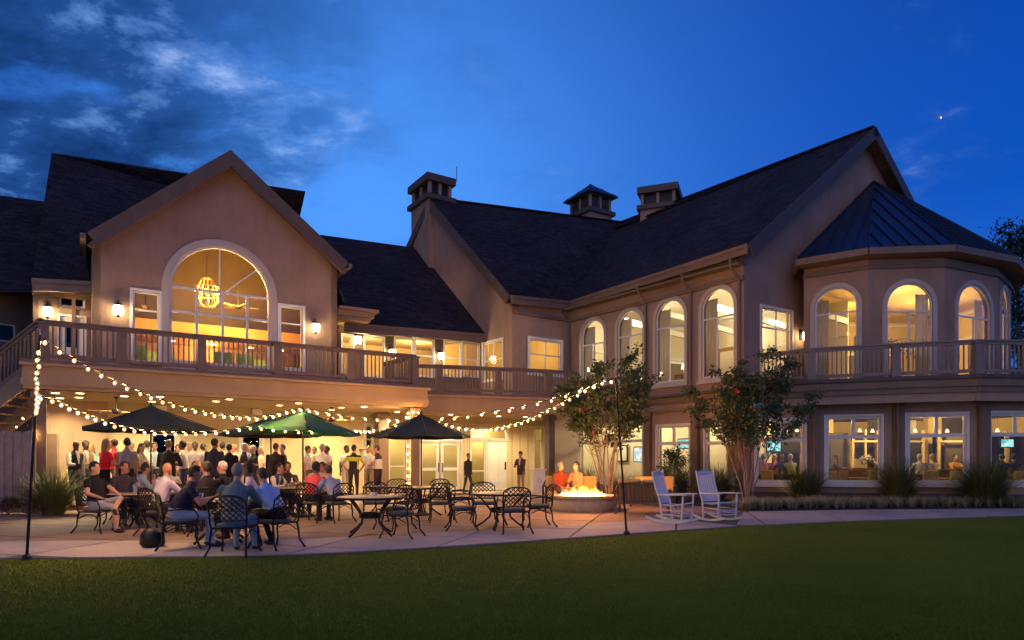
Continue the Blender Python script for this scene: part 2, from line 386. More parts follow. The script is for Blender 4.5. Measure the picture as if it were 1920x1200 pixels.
def roof_mat():
    m = bpy.data.materials.new('roof_shingles'); m.use_nodes = True; t = m.node_tree; b = t.nodes['Principled BSDF']
    uv = t.nodes.new('ShaderNodeUVMap')
    br = t.nodes.new('ShaderNodeTexBrick'); t.links.new(uv.outputs[0], br.inputs['Vector'])
    br.inputs['Color1'].default_value = (.018, .015, .018, 1); br.inputs['Color2'].default_value = (.050, .040, .042, 1); br.inputs['Mortar'].default_value = (.008, .007, .008, 1)
    br.inputs['Scale'].default_value = 1; br.inputs['Brick Width'].default_value = .33; br.inputs['Row Height'].default_value = .15
    br.inputs['Mortar Size'].default_value = .010; br.inputs['Bias'].default_value = 0.0
    nz = noise_n(t, uv.outputs[0], .35, 6, .7)
    nz2 = noise_n(t, uv.outputs[0], 9, 4, .7)
    c = mix_n(t, .8, br.outputs['Color'], ramp_n(t, nz, [(.3, (.5, .47, .5)), (.7, (1.5, 1.35, 1.3))]), 'MULTIPLY')
    c = mix_n(t, .8, c, ramp_n(t, nz2, [(.3, (.5, .5, .5)), (.7, (1.5, 1.4, 1.35))]), 'MULTIPLY')
    t.links.new(c, b.inputs['Base Color']); b.inputs['Roughness'].default_value = .9; b.inputs['Specular IOR Level'].default_value = .25
    bn = t.nodes.new('ShaderNodeBump'); bn.inputs['Strength'].default_value = .5; bn.inputs['Distance'].default_value = .02
    t.links.new(mix_n(t, .5, br.outputs['Color'], nz2), bn.inputs['Height']); t.links.new(bn.outputs[0], b.inputs['Normal']); return m
M['roof'] = roof_mat()
def roof_plane(root, pts, mat_=None, thick=.14, name='roof', label=None):
    """pts: eave-left, eave-right, then round; slab hung below the surface, UV in metres"""
    pts = [Vector(p) for p in pts]; n = (pts[1]-pts[0]).cross(pts[2]-pts[0]).normalized()
    if n.z < 0: n = -n
    e = (pts[1]-pts[0]).normalized(); s = n.cross(e)
    o = ORIG[root.name]; k = len(pts); mi = mat_ or M['roof']
    vs = [p-Vector(o) for p in pts]+[p-n*thick-Vector(o) for p in pts]
    fs = [tuple(range(k)), tuple(range(2*k-1, k-1, -1))]+[(i, k+i, k+(i+1) % k, (i+1) % k) for i in range(k)]
    me = bpy.data.meshes.new(name); me.from_pydata(vs, [], fs); me.materials.append(mi)
    uvl = me.uv_layers.new(name='UVMap')
    for li, l in enumerate(me.loops):
        q = pts[l.vertex_index % k]-pts[0]; uvl.data[li].uv = (q.dot(e), q.dot(s))
    ob = bpy.data.objects.new(name, me); COL.objects.link(ob); ob.parent = root; ORIG[ob.name] = o
    if label: ob['label'] = label
    return ob
# ================================================================ ground
def struct(name, mb, m, **k): return tag(mb.build(name, m, **k), kind='structure')
g = MB(); g.add([(-400, -60, 0), (400, -60, 0), (400, 700, 0), (-400, 700, 0)], [(0, 1, 2, 3)])
M['lawn'] = mat('mown_lawn', (.145, .185, .017), .95, col2=(.085, .125, .012), nscale=.35, detail=8, bump=.8, bscale=90, spec=.1)
struct('lawn', g, M['lawn'])
edge_px = [(-700, 1052), (-300, 1052), (0, 1049), (200, 1047.5), (400, 1046), (560, 1042), (700, 1035), (850, 1026), (1000, 1016), (1175, 1003), (1380, 988), (1600, 978), (1920, 968), (2300, 962)]
edge = [gp(x, gy(y)) for x, y in edge_px]
bed = [gp(1395, gy(961)), gp(1600, gy(957.5)), gp(1920, gy(955)), gp(2300, gy(952))]
def offset_line(l, d):
    o = []
    for i, p in enumerate(l):
        t = (l[min(i+1, len(l)-1)]-l[max(i-1, 0)]).normalized(); o.append(p+V2(-t.y, t.x)*d)
    return o
inner = offset_line(edge[:11], 2.0)
patio = edge+bed[::-1]+[gp(1240, 22.5), gp(1140, 26), gp(1040, 29.8), gp(110, 21.2), gp(60, 18.8), gp(-700, 18.0)]
b = MB(); b.prism([tuple(p) for p in patio], -.05, .012)
M['joint'] = mat('patio_joint_mortar', (.10, .085, .075), .95)
M['slabg'] = mat('grey_paving', (.42, .36, .36), .8, col2=(.29, .25, .245), nscale=.7, detail=9, bump=.15, bscale=60)
M['slabt'] = mat('tan_paving', (.33, .22, .155), .75, col2=(.20, .13, .09), nscale=.55, detail=9, bump=.2, bscale=40)
patio_o = struct('patio', b, M['joint'])
def clip(poly, a, n):      # keep points with (p-a).n >= 0
    out = []
    for i in range(len(poly)):
        p, q = poly[i], poly[(i+1) % len(poly)]; dp_, dq = (p-a).dot(n), (q-a).dot(n)
        if dp_ >= 0: out.append(p)
        if (dp_ >= 0) != (dq >= 0): out.append(p+(q-p)*(dp_/(dp_-dq)))
    return out
e1 = V2(.239, .971); e2 = V2(.971, -.239)
def slabs(poly, m, size, org):
    us = [p.dot(e1) for p in poly]; vs = [p.dot(e2) for p in poly]
    i0, i1 = int(math.floor((min(us)-org)/size)), int(math.ceil((max(us)-org)/size)); j0, j1 = int(math.floor(min(vs)/size)), int(math.ceil(max(vs)/size))
    for i in range(i0, i1):
        for j in range(j0, j1):
            c = poly; gpp = .022
            for n_, lim in ((e1, org+i*size+gpp), (-e1, -(org+(i+1)*size-gpp)), (e2, j*size+gpp), (-e2, -((j+1)*size-gpp))):
                if c: c = clip(c, n_*lim if True else None, n_)
            if len(c) < 3: continue
            ar = abs(sum(c[k].x*c[(k+1) % len(c)].y-c[(k+1) % len(c)].x*c[k].y for k in range(len(c)))/2)
            if ar < .12: continue
            # tidy nearly equal points
            q = [c[0]]
            for p in c[1:]:
                if (p-q[-1]).length > .01: q.append(p)
            if (q[0]-q[-1]).length < .01: q.pop()
            if len(q) < 3: continue
            px_ = [960+F*p.x/p.y for p in q]
            if max(px_) < -60 or min(px_) > 1980: continue
            s_ = MB(); s_.prism([tuple(p) for p in q], .0, .030+R.uniform(-.0015, .0015)); o = s_.build('paving_slab', m, patio_o)
ins = [patio[i] for i in range(10)]
band = edge[:11]+inner[::-1]
slabs(band, M['slabg'], 1.9, .3)
back_poly = inner+[bed[0], gp(1240, 22.5), gp(1140, 26), gp(1040, 29.8), gp(110, 21.2), gp(60, 18.8), gp(-700, 18.0)]
slabs(back_poly, M['slabt'], 1.9, .3)
slabs([edge[10], edge[11], edge[12], edge[13]]+bed[::-1], M['slabg'], 1.9, .3)
# planting beds
b = MB(); b.prism([tuple(p) for p in ([bed[0]]+bed[1:]+[V2(30, 27), V2(2.2, 31.5), gp(1190, 25.0), gp(1240, 22.5)])], -.05, .05); struct('planting_bed', b, M['mulch'])
b = MB(); b.prism([tuple(gp(x, y)) for x, y in ((-60, 17.9), (112, 17.9), (108, 21), (70, 21), (-60, 18.8))], -.05, .05); struct('planting_bed', b, M['mulch'])
# ================================================================ clubhouse
CLB = thing('clubhouse', 'large stucco clubhouse with steep dark shingle roofs and lit arched windows', 'building', (0, 27, 0), world=True)
def part(mb, name, m, smooth=False, label=None):
    o = mb.build(name, m, CLB, smooth)
    if label: o['label'] = label
    return o
def room(poly, z0, z1, wm, fm, cm, edges=None, ceil=True):
    n = len(poly); b = MB()
    for i in (edges if edges is not None else range(n)):
        p, q = poly[i], poly[(i+1) % n]; b.beam((p[0], p[1], (z0+z1)/2), (q[0], q[1], (z0+z1)/2), .06, z1-z0)
    part(b, 'room_wall', wm)
    b = MB(); b.prism([tuple(p) for p in poly], z0-.05, z0+.004); part(b, 'room_floor', fm)
    if ceil: b = MB(); b.prism([tuple(p) for p in poly], z1, z1+.06); part(b, 'room_ceiling', cm)
def eave(a, b_, m=None, h=.24, w=.14, drop=.10, name='gutter'):
    q = MB(); q.beam(a, b_, w, .13, off=-.05); part(q, name, m or M['trim'])
    q = MB(); q.beam(a, b_, w*.5, h, off=-.05-.065-h/2); part(q, 'fascia_board', m or M['trim'])
DZ, CZ = 4.10, 3.32
DW = V2(-.6, .8)
Cn = V2(8.07, 23.2)
# ---- front gable of the left wing
FG = Frame(cp(173, 24), cp(632, 24)); FGo = FG.off(.5)
hg = []
gl = FG.uz(173, 450); gr_ = FG.uz(632, 492); ga = FG.uz(432, 300)
def zA(fr, px, py): return fr.z(px, py)
def win_px(fr, x0, x1, y0, y1, holes, xm=None, **k):
    """window from its pixel box in the photograph (levelled at the middle)"""
    xm = xm or (x0+x1)/2
    return window(CLB, fr, fr.u(x0), fr.u(x1), fr.z(xm, y1), fr.z(xm, y0), holes, **k)
win_px(FG, 316, 508, 461, 686, hg, arch=True, cols=(.26, .51, .755), rows=(FG.z(412, 548), FG.z(412, 592)), trim=.20, bar=.08, casing=M['casing'], sill=False, label='wide arched window with a half-round top and square panes')  # pale casing colour carries the light falling on this trim
win_px(FG, 248, 299, 547, 680, hg, cols=(), rows=(FG.z(272, 582),), trim=.07, casing=M['white'], sill=False)
win_px(FG, 524, 568, 575, 692, hg, cols=(), rows=(FG.z(545, 607),), trim=.07, casing=M['white'], sill=False)
# spokes of the arched head
b = MB(); c0 = FG.P(FG.u(412), FG.z(412, 550), -.03); 
b.beam(FG.P(FG.u(415), FG.z(412, 552), -.034), FG.P(FG.u(480), FG.z(412, 497), -.034), .04, .05)
b.beam(FG.P(FG.u(412), FG.z(412, 548), -.030), FG.P(FG.u(412), FG.z(412, 464), -.030), .04, .06, up=(FG.n.x, FG.n.y, 0)); part(b, 'mullion', M['white'])
wall(CLB, FG, [(0, DZ), (FG.L, DZ), (FG.L, gr_[1]), ga, (0, gl[1])], hg, M['stucco'], .2)
apx = FGo.P(FGo.u(432), FGo.z(432, 282)); lft = FGo.P(FGo.u(163), FGo.z(163, 437)); rgt = FGo.P(FGo.u(652), FGo.z(652, 493))
bk = Vector((-DF.y, DF.x, 0))
def rake(a, b_, h=.42, m=None, w=.06, inset=.0):
    q = MB(); d = (Vector(b_)-Vector(a)).normalized(); q.beam(a, b_, w, h, off=-h/2-.0); part(q, 'rake_board', m or M['rakec'])
nn = Vector((FG.n.x, FG.n.y, 0))
rake(lft+nn*.035, apx+nn*.035); rake(apx+nn*.036, rgt+nn*.036)
q = MB(); q.beam(lft-nn*.08-Vector((0, 0, .3)), apx-nn*.08-Vector((0, 0, .3)), .2, .12, off=-.09); part(q, 'rake_soffit', M['rakec'])
q = MB(); q.beam(apx-nn*.081-Vector((0, 0, .3)), rgt-nn*.081-Vector((0, 0, .3)), .2, .12, off=-.09); part(q, 'rake_soffit', M['rakec'])
for e_, sgn in ((lft, -1), (rgt, 1)):     # gutters at the two feet of the gable
    a = e_+Vector((DF.x, DF.y, 0))*.10*sgn; q = MB(); q.beam(a, a+bk*2.2, .15, .14, off=-.08); part(q, 'gutter', M['trim'])
# gable side returns
p0 = FG.p; b0 = cp(173, 25.6)
fr = Frame(p0+V2(bk.x, bk.y)*1.8, p0); wall(CLB, fr, [(0, DZ), (fr.L, DZ), (fr.L, gl[1]-.1), (0, gl[1]-.1)], [], M['stucco'])
p1 = FG.p+FG.d*FG.L
fr = Frame(p1, p1+V2(bk.x, bk.y)*2.6); wall(CLB, fr, [(0, DZ), (fr.L, DZ), (fr.L, gr_[1]-.1), (0, gr_[1]-.1)], [], M['stucco'])
# ---- big roof behind it
rp_n = (pt(662, 592, 25.6)-pt(60, 523, 20.2)).cross(pt(97, 286, 26)-pt(60, 523, 20.2)).normalized(); rp_p = pt(60, 523, 20.2)
def hit(o, d): return o+d*((rp_p-o).dot(rp_n)/d.dot(rp_n))
vL, vA, vR = hit(lft, bk), hit(apx, bk), hit(rgt, bk)
onpl = lambda p: hit(p, Vector((0, 0, 1)))
roof_plane(CLB, [pt(60, 523, 20.2), onpl(gp(171, 20.85).to_3d()), vL, vA, vR, onpl(pt(572, 358.5, 29.6)), onpl(pt(97, 286, 26))])
roof_plane(CLB, [lft, vL, vA, apx], name='roof'); roof_plane(CLB, [vR, rgt, apx, vA], name='roof')
rb_, lb_ = pt(572, 358.5, 29.6), pt(97, 286, 26)
roof_plane(CLB, [rb_+Vector((-3.5, 5.2, -6.4)), lb_+Vector((-3.5, 5.2, -6.4)), lb_, rb_])
q = MB(); q.beam(vR, onpl(pt(572, 358.5, 29.6)), .05, .3, off=-.16); part(q, 'rake_board', M['trimd'])
FS = Frame(cp(62, 25.4), cp(175, 25.4)); hs = []
win_px(FS, 110, 160, 553, 577, hs, trim=.05, casing=M['trim'], pane=M['glassd'], sill=False)
win_px(FS, 112, 158, 594, 662, hs, cols=(), trim=.06, casing=M['white'], frame=M['white'], pane=M['glassd'], name='door', sill=False, bar=.16)
wall(CLB, FS, [(0, 0), (FS.L+.4, 0), (FS.L+.4, 7.1), (0, 7.1)], hs, M['stucco_l'], .15)
eave(pt(60, 523, 20.15), pt(172, 529, 20.75), M['trim'])
q = MB(); fbox(q, FS, -.02, FS.L, 6.55, 6.72, .0, .12); part(q, 'frieze_board', M['trim'])
q = MB(); fbox(q, FS, .0, .14, DZ, 6.55, .0, .08); fbox(q, FS, 1.0, 1.1, DZ, 6.55, .0, .06); part(q, 'pilaster', M['trim'])
# ---- far left wing
roof_plane(CLB, [pt(-300, 545, 17.3), pt(66, 548, 21.4), pt(92, 379, 27), pt(-300, 325, 22)])
FL0 = Frame(gp(-300, 18.0), gp(68, 22.2)); hl = []
win_px(FL0, -10, 30, 606, 642, hl, trim=.12, pane=M['glassd'], casing=M['trim'])
wall(CLB, FL0, [(0, 0), (FL0.L, 0), (FL0.L, 7.0), (0, 6.4)], hl, M['dsiding'], .15)
# ---- gallery wall between gable and chimney wing
FM = Frame(cp(634, 26.4), cp(914, 26.4)); hm = []
for x0, x1 in ((640, 662), (683, 720), (740, 775), (778, 813), (832, 864), (867, 898)):
    win_px(FM, x0, x1, {640: 628}.get(x0, 628+(x0-640)*.065), {640: 700}.get(x0, 706), hm, xm=None, rows=(FM.z((x0+x1)/2, 657+(x0-640)*.075),), trim=.035, casing=M['white'], bar=.05, sill=False)
wall(CLB, FM, [(0, DZ), (FM.L, DZ), (FM.L, 7.15), (0, 7.15)], hm, M['trim'], .15)
E0, E1, G0, G1 = pt(662, 608, 26.6), pt(911, 627, 30.2), pt(600, 440, 32.6), pt(784, 465, 35.4)
roof_plane(CLB, [E0, E1, G1, G0])
roof_plane(CLB, [G1+Vector((-3, 5, -5)), G0+Vector((-3, 5, -5)), G0, G1])
eave(E0+Vector((-.3, -.2, 0)), E1, M['trim'])
cn = Frame(cp(632, 25.2), cp(694, 25.2)); zc = cn.z(660, 583)
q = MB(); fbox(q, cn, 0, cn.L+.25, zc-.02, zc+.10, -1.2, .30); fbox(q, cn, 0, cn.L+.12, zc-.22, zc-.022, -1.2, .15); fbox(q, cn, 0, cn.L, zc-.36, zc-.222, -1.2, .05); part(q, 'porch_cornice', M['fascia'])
# ---- chimney gable and cross wing
FE = Frame(V2(0, 28.7)+DW*14.2, V2(0, 28.7)); he = []
FX = Frame((0, 28.7), (2.61, 30.5)); hx = []
eA = FE.uz(960, 556); rA = FE.uz(806, 380)
win_px(FE, 907, 943, 640, 712, he, xm=925, cols=(.5,), rows=(FE.z(925, 675),), trim=.07, casing=M['white'], sill=False)
wall(CLB, FE, [(0, DZ), (FE.L, DZ), (FE.L, eA[1]-.12), (rA[0], rA[1]-.15), (0, eA[1]-.12)], he, M['stucco'], .2)
win_px(FX, 992, 1052, 638, 702, hx, cols=(.5,), rows=(FX.z(1022, 666),), trim=.09, casing=M['white'], sill=False)
wall(CLB, FX, [(0.0, DZ), (FX.L, DZ), (FX.L, 8.45), (0, 8.45)], hx, M['stucco'], .2)
eL, eR = pt(958, 554, 28.1), pt(1067, 566, 30.35); rL, rJ = pt(804, 371, 34.0), pt(1165, 417, 39.5)
roof_plane(CLB, [eL, eR, rJ, rL])
roof_plane(CLB, [rJ+Vector((-3, 6, -6)), FE.P(-.3, eA[1]-.1, .45), rL, rJ])
rake(eL+Vector((-.03, .02, .0)), rL, .42, M['rakec']); 
bl = FE.P(-.3, eA[1]-.1, .45); rake(rL, bl, .4, M['trimd'])
q = MB(); q.beam(eL+Vector((.2, .12, -.5)), rL+Vector((.2, .12, -.5)), .35, .08); part(q, 'rake_soffit', M['rakec'])
eave(eL, eR+Vector((.05, -.05, 0)), M['trim'])
q = MB(); fbox(q, FX, .05, FX.L, 7.75, 7.9, .002, .09); part(q, 'frieze_board', M['trim'])
# chimney at the ridge
def stack(plan_c, rz, sx, sy, z0, z1, zt, m, label, openings=True, hip=False):
    ch = MB(); ch.box((plan_c[0], plan_c[1], (z0+z1)/2), (sx, sy, z1-z0), rz); c = part(ch, 'chimney', m, label=label)
    T = Matrix.Translation((plan_c[0], plan_c[1], 0)) @ Matrix.Rotation(rz, 4, 'Z')
    def lb(cx, cy, cz, x, y, z): 
        q_ = MB(); q_.box(None, (x, y, z), mtx=T @ Matrix.Translation((cx, cy, cz))); return q_
    h = zt-z1; g1 = lb(0, 0, z1+.12, sx+.34, sy+.34, .24); g1.build('chimney_band', M['trimd'], c)
    g1 = MB()
    nx = 2
    for sx_ in (-1, 0, 1):
        for sy_ in (-1, 1): g1.box(None, (.16, .14, h-.6), mtx=T @ Matrix.Translation((sx_*(sx/2-.1), sy_*(sy/2-.1), z1+.24+(h-.6)/2)))
    for sx_ in (-1, 1): g1.box(None, (.14, .16, h-.602), mtx=T @ Matrix.Translation((sx_*(sx/2-.1), 0, z1+.24+(h-.6)/2)))
    g1.build('chimney_pier', m, c)
    if openings:
        g1 = lb(0, 0, z1+.24+(h-.6)/2, sx-.3, sy-.3, h-.62); g1.build('flue', M['dark'], c)
    if hip:
        for k in range(7):
            zz = z1+.30+k*(h-.7)/7
            for a_, s1, s2 in ((0, 1, sy/2-.07), (0, -1, sy/2-.07)):
                lb(0, s1*s2, zz, sx-.3, .05, .05).build('louver', M['trimd'], c)
            for s1 in (-1, 1): lb(s1*(sx/2-.07), 0, zz, .05, sy-.3, .05).build('louver', M['trimd'], c)
    if not hip: lb(0, 0, zt-.18, sx+.30, sy+.30, .36).build('chimney_cap', M['trimd'], c)
    else:
        lb(0, 0, zt-.28, sx+.10, sy+.10, .16).build('chimney_band', M['trimd'], c)
        q_ = MB(); ex, ey = sx/2+.28, sy/2+.28; zb = zt-.20
        vs = [T @ Vector(v) for v in ((-ex, -ey, zb), (ex, -ey, zb), (ex, ey, zb), (-ex, ey, zb), (0, 0, zb+hip), (-ex, -ey, zb-.08), (ex, -ey, zb-.08), (ex, ey, zb-.08), (-ex, ey, zb-.08))]
        q_.add(vs, [(0, 1, 4), (1, 2, 4), (2, 3, 4), (3, 0, 4), (8, 7, 6, 5), (0, 5, 6, 1), (1, 6, 7, 2), (2, 7, 8, 3), (3, 8, 5, 0)]); q_.build('cupola_roof', M['metalroof'], c)
        for f in range(4):
            a_, b_ = vs[f], vs[(f+1) % 4]
            for k in range(5):
                s_ = MB(); st = a_.lerp(b_, (k+.5)/5); tgt = vs[4]; en = st.lerp(tgt, 1-abs((k+.5)/5-.5)*1.6)
                mid = a_.lerp(b_, .5); en = st+(tgt-mid)*(1-abs((k+.5)/5-.5)*2)
                s_.beam(st, en, .04, .05); s_.build('roof_seam', M['metalroof'], c)
    return c
def metal_roof():
    m = mat('standing_seam_metal', (.07, .095, .13), .42, .75, col2=(.045, .065, .095), nscale=2.0, bump=.1); return m
M['metalroof'] = metal_roof()
K = V2(-4.2, 33.9); k_c = K+DW*1.05+DF*.70
ang = math.atan2(DF.y, DF.x)
z_of = lambda py, Y: H0+(YH-py)*Y/F
stack(k_c, ang, 1.35, 2.1, 9.3, z_of(372, 33.9), z_of(325, 33.9), M['stucco'], 'stucco chimney with an open cap at the left ridge end')
q = MB(); tp = Vector((K.x+1.3, K.y+1.1, z_of(325, 34))); q.tube([tp, tp+Vector((0, 0, .8))], .02, 5); part(q, 'lightning_rod', M['dark'])
cu_c = gp(1107, 41.5); stack(cu_c, ang, 1.75, 2.0, z_of(445, 41.5), z_of(410, 41.5), z_of(368, 41.5), M['stucco'], 'louvred cupola with a small hipped metal roof', hip=.95)
c2 = gp(1238, 37.2); stack(c2, math.atan2(.8, .6)-rad(90)+rad(16), 1.9, 1.9, z_of(440, 36), z_of(386, 36), z_of(343, 36), M['stucco'], 'wide stucco chimney with an open cap on the main ridge')
# ---- main right wing
FWu = Frame((2.61, 30.5), Cn); FGR = Frame(Cn, Cn+DF*18.2); FGRo = FGR.off(.5)
hw = []; HWL = []
for i, (x0, x1, yt, yb) in enumerate(((1091, 1134, 599, 732), (1158, 1206, 581, 724), (1230, 1285, 561, 717), (1316, 1378, 540, 707))):
    xm = (x0+x1)/2; u0, u1 = FWu.u(x0), FWu.u(x1)
    window(CLB, FWu, u0, u1, FWu.z(xm, yb), FWu.z(xm, yt), hw, arch=True, cols=(.47,), rows=(FWu.z(xm, yt)-(u1-u0)/2-.35,), trim=.12, casing=M['casing'], bar=.055)
ez = 8.62
wall(CLB, FWu, [(0, 3.95), (FWu.L, 3.95), (FWu.L, ez-.1), (0, ez-.1)], hw, M['stucco'], .22)
apR = FGRo.P(FGRo.u(1640), FGRo.z(1640, 238)); elR = FGRo.P(-.45, ez+.12); uR = 2*FGRo.u(1640)
erR = FGRo.P(uR+.45, ez+.12)
roof_plane(CLB, [eR, elR, apR, rJ])
bkr = Vector((DW.x, DW.y, 0))
roof_plane(CLB, [erR, erR+bkr*16, apR+bkr*16, apR])
roof_plane(CLB, [rJ+Vector((-3, 6, -6)), rJ, apR+bkr*16])
q = MB(); q.beam(rL, rJ, .26, .07); q.beam(rJ, apR, .26, .07); part(q, 'ridge_cap', M['roof'])
nR = Vector((FGR.n.x, FGR.n.y, 0))
for a, b_ in ((elR, apR), (apR, erR)):
    rake(a+nR*.035, b_+nR*.035, .40, M['trimd'])
q = MB(); q.beam(elR-nR*.25-Vector((0, 0, .25)), apR-nR*.25-Vector((0, 0, .25)), .48, .05); part(q, 'rake_soffit', M['trimd'])
q = MB(); q.beam(apR-nR*.251-Vector((0, 0, .25)), erR-nR*.251-Vector((0, 0, .25)), .48, .05); part(q, 'rake_soffit', M['trimd'])
eave(eR, elR, M['trim'], .20)
q = MB(); fbox(q, FWu, 0, FWu.L+.03, 7.72, 7.86, .002, .10); part(q, 'frieze_board', M['trim'])
q = MB(); fbox(q, FWu, 0, FWu.L+.05, 8.2, 8.26, -.02, .42); part(q, 'soffit', M['trim'])
q = MB(); fbox(q, FWu, -.0, FWu.L+.18, 3.86, 3.95, -.1, .24); part(q, 'ledge', M['trimd'])
hr = []
aG = FGR.uz(1640, 262)
window(CLB, FGR, FGR.u(1427), FGR.u(1484), DZ+.02, FGR.z(1455, 580), hr, cols=(.5,), rows=(FGR.z(1455, 617),), trim=.07, casing=M['white'], sill=False)
wall(CLB, FGR, [(0.0, 3.95), (4.2, 3.95), (4.2, 7.9), (uR-2.2, 7.9), (uR-2.2, 3.95), (uR, 3.95), (uR, ez-.1), aG, (0, ez-.1)], hr, M['stucco'], .22)
# downspouts on the wing
for px_, ytop in ((1070, 578), (1213, 537), (1297, 514), (1388, 486)):
    u = FWu.u(px_); q = MB()
    q.tube([FWu.P(u-.12, 8.42, .42), FWu.P(u-.12, 8.15, .40), FWu.P(u, 7.75, .08), FWu.P(u, 3.96, .08)], .055, 6); part(q, 'downspout', M['trim'])
# ---- turret
TP = [V2(10.44, 23.84), V2(12.1, 22.66), V2(14.56, 22.43), V2(17.24, 23.66), V2(19.1, 25.5), V2(20.3, 28.6), V2(20.0, 31.2)]
TZ = 8.25; tcen = V2(14.9, 28.3)
fA = Frame(V2(11.40, 25.6), TP[0]); wall(CLB, fA, [(0, 3.95), (fA.L, 3.95), (fA.L, TZ), (0, TZ)], [], M['stucco'], .2)
tw = [(1527, 1609, 538, 700), (1661, 1749, 530, 700), (1794, 1857, 533, 700), (1880, 1894, 545, 700)]
for i in range(6):
    fr = Frame(TP[i], TP[i+1]); hh = []
    if i < 4:
        x0, x1, yt, yb = tw[i]; u0, u1 = fr.u(x0), fr.u(x1)
        if i == 3: u0, u1 = .45, 1.95
        zt_ = fr.z((x0+x1)/2, yt); 
        window(CLB, fr, u0, u1, DZ+.05, zt_, hh, arch=True, cols=(.5,), rows=(zt_-(u1-u0)/2-.22,), trim=.13, casing=M['casing'], bar=.055, sill=False)
    elif i == 4: window(CLB, fr, .8, 2.4, DZ+.05, 7.3, hh, arch=True, cols=(.5,), rows=(6.3,), trim=.13, casing=M['casing'], sill=False)
    wall(CLB, fr, [(0, 3.95), (fr.L, 3.95), (fr.L, TZ), (0, TZ)], hh, M['stucco'], .2)
    q = MB(); fbox(q, fr, -.02, fr.L+.02, TZ-.32, TZ-.2, .002, .07); part(q, 'frieze_board', M['trim'])
def outp(p, k): d = (p-tcen); return p+d.normalized()*k
TE = [outp(p, .55) for p in TP]; peak = pt(1638, 341, 27.6)
EZ2 = 8.52
for i in range(6):
    a, b_ = TE[i], TE[i+1]; A_ = Vector((a.x, a.y, EZ2)); B_ = Vector((b_.x, b_.y, EZ2))
    rp = roof_plane(CLB, [A_, B_, peak], M['metalroof'], .05, 'turret_roof_panel')
    q = MB(); q.beam(A_-Vector((0, 0, .03)), B_-Vector((0, 0, .03)), .16, .22, off=-.11); part(q, 'fascia_board', M['trim'])
    q = MB(); q.prism([tuple(a), tuple(b_), tuple(TP[i+1]), tuple(TP[i])], EZ2-.26, EZ2-.22); part(q, 'soffit', M['trim'])
    L_ = (B_-A_).length; ns = max(3, int(L_/.42)); up = (B_-A_).cross(peak-A_).normalized()
    if up.z < 0: up = -up
    foot = A_+(B_-A_)*((peak-A_).dot((B_-A_).normalized())/L_); slope = (peak-foot)
    tq = (foot-A_).length/L_ if (foot-A_).dot(B_-A_) > 0 else -(foot-A_).length/L_
    for k in range(ns+1):
        t_ = k/ns; st = A_.lerp(B_, t_)
        if k in (0, ns): en = peak
        else:
            lim = (t_/tq) if (0 < t_ < tq) else ((1-t_)/(1-tq) if t_ > tq and tq < 1 else 1.0)
            if tq <= 0: lim = 1-t_
            if tq >= 1: lim = t_
            en = st+slope*max(0, min(1, lim))
        if k == ns and i < 5: continue
        s_ = MB(); s_.beam(st+up*.02, en+up*.02, .035, .07, up=up); s_.build('roof_seam', M['metalroof'], rp)
fl_ = FGRo.P(FGRo.u(1500)+.1, 8.5)
roof_plane(CLB, [Vector((TE[0].x+.9, TE[0].y+3, EZ2)), Vector((TE[0].x, TE[0].y, EZ2)), peak], M['metalroof'], .05, 'turret_roof_panel')
q = MB(); q.beam(Vector((TE[0].x+.9, TE[0].y+3, EZ2-.03)), Vector((TE[0].x, TE[0].y, EZ2-.03)), .16, .22, off=-.11); part(q, 'fascia_board', M['trim'])
# ---- right balcony and the glazed lower storey under it
DR = [gp(1455, 22.75), gp(1527, 22.1), gp(1682, 21.2), gp(1840, 20.5), gp(1960, 20.6), gp(2120, 22.4), V2(26, 30)]
b = MB(); b.prism([tuple(p) for p in DR]+[(24, 32), tuple(Cn+DF*1.0+V2(.3, .4)), tuple(Cn+DF*.9)], 3.98, DZ); part(b, 'balcony_floor', M['trimd'])
b = MB(); b.prism([tuple(p) for p in [outp(p, -.35) for p in DR]]+[(24, 33), tuple(Cn+DF*2+V2(0, .4))], 3.34, 3.40); part(b, 'soffit', M['trim'])
for i in range(5):
    a, b_ = DR[i], DR[i+1]; fr = Frame(a, b_).off(-.06)
    q = MB(); fbox(q, fr, -.03, fr.L+.03, 3.74, 3.975, -.2, 0); fbox(q, fr, -.04, fr.L+.03, 3.56, 3.738, -.26, -.06); part(q, 'fascia_board', M['trim'])
    q = MB(); fbox(q, fr, -.05, fr.L+.03, 3.28, 3.558, -.32, -.12); part(q, 'fascia_board', M['stucco_l'])
FWl = Frame((1.45, 32.05), Cn)
LP = [Cn, gp(1527, 22.75), gp(1684, 22.0), gp(1842, 21.3), gp(1975, 21.4), V2(22, 26)]
FWl2 = FWl.off(.0); hlw = []
zc_ = 3.40
def store(fr, x0, x1, ytop, holes, ybot=903, pane=None, cols=(.5,)):
    xm = (x0+x1)/2; zt = fr.z(xm, ytop); return window(CLB, fr, fr.u(x0), fr.u(x1), fr.z(xm, ybot), zt, holes, rows=(zt-.62,), cols=cols, trim=.13, casing=M['white'], bar=.07)
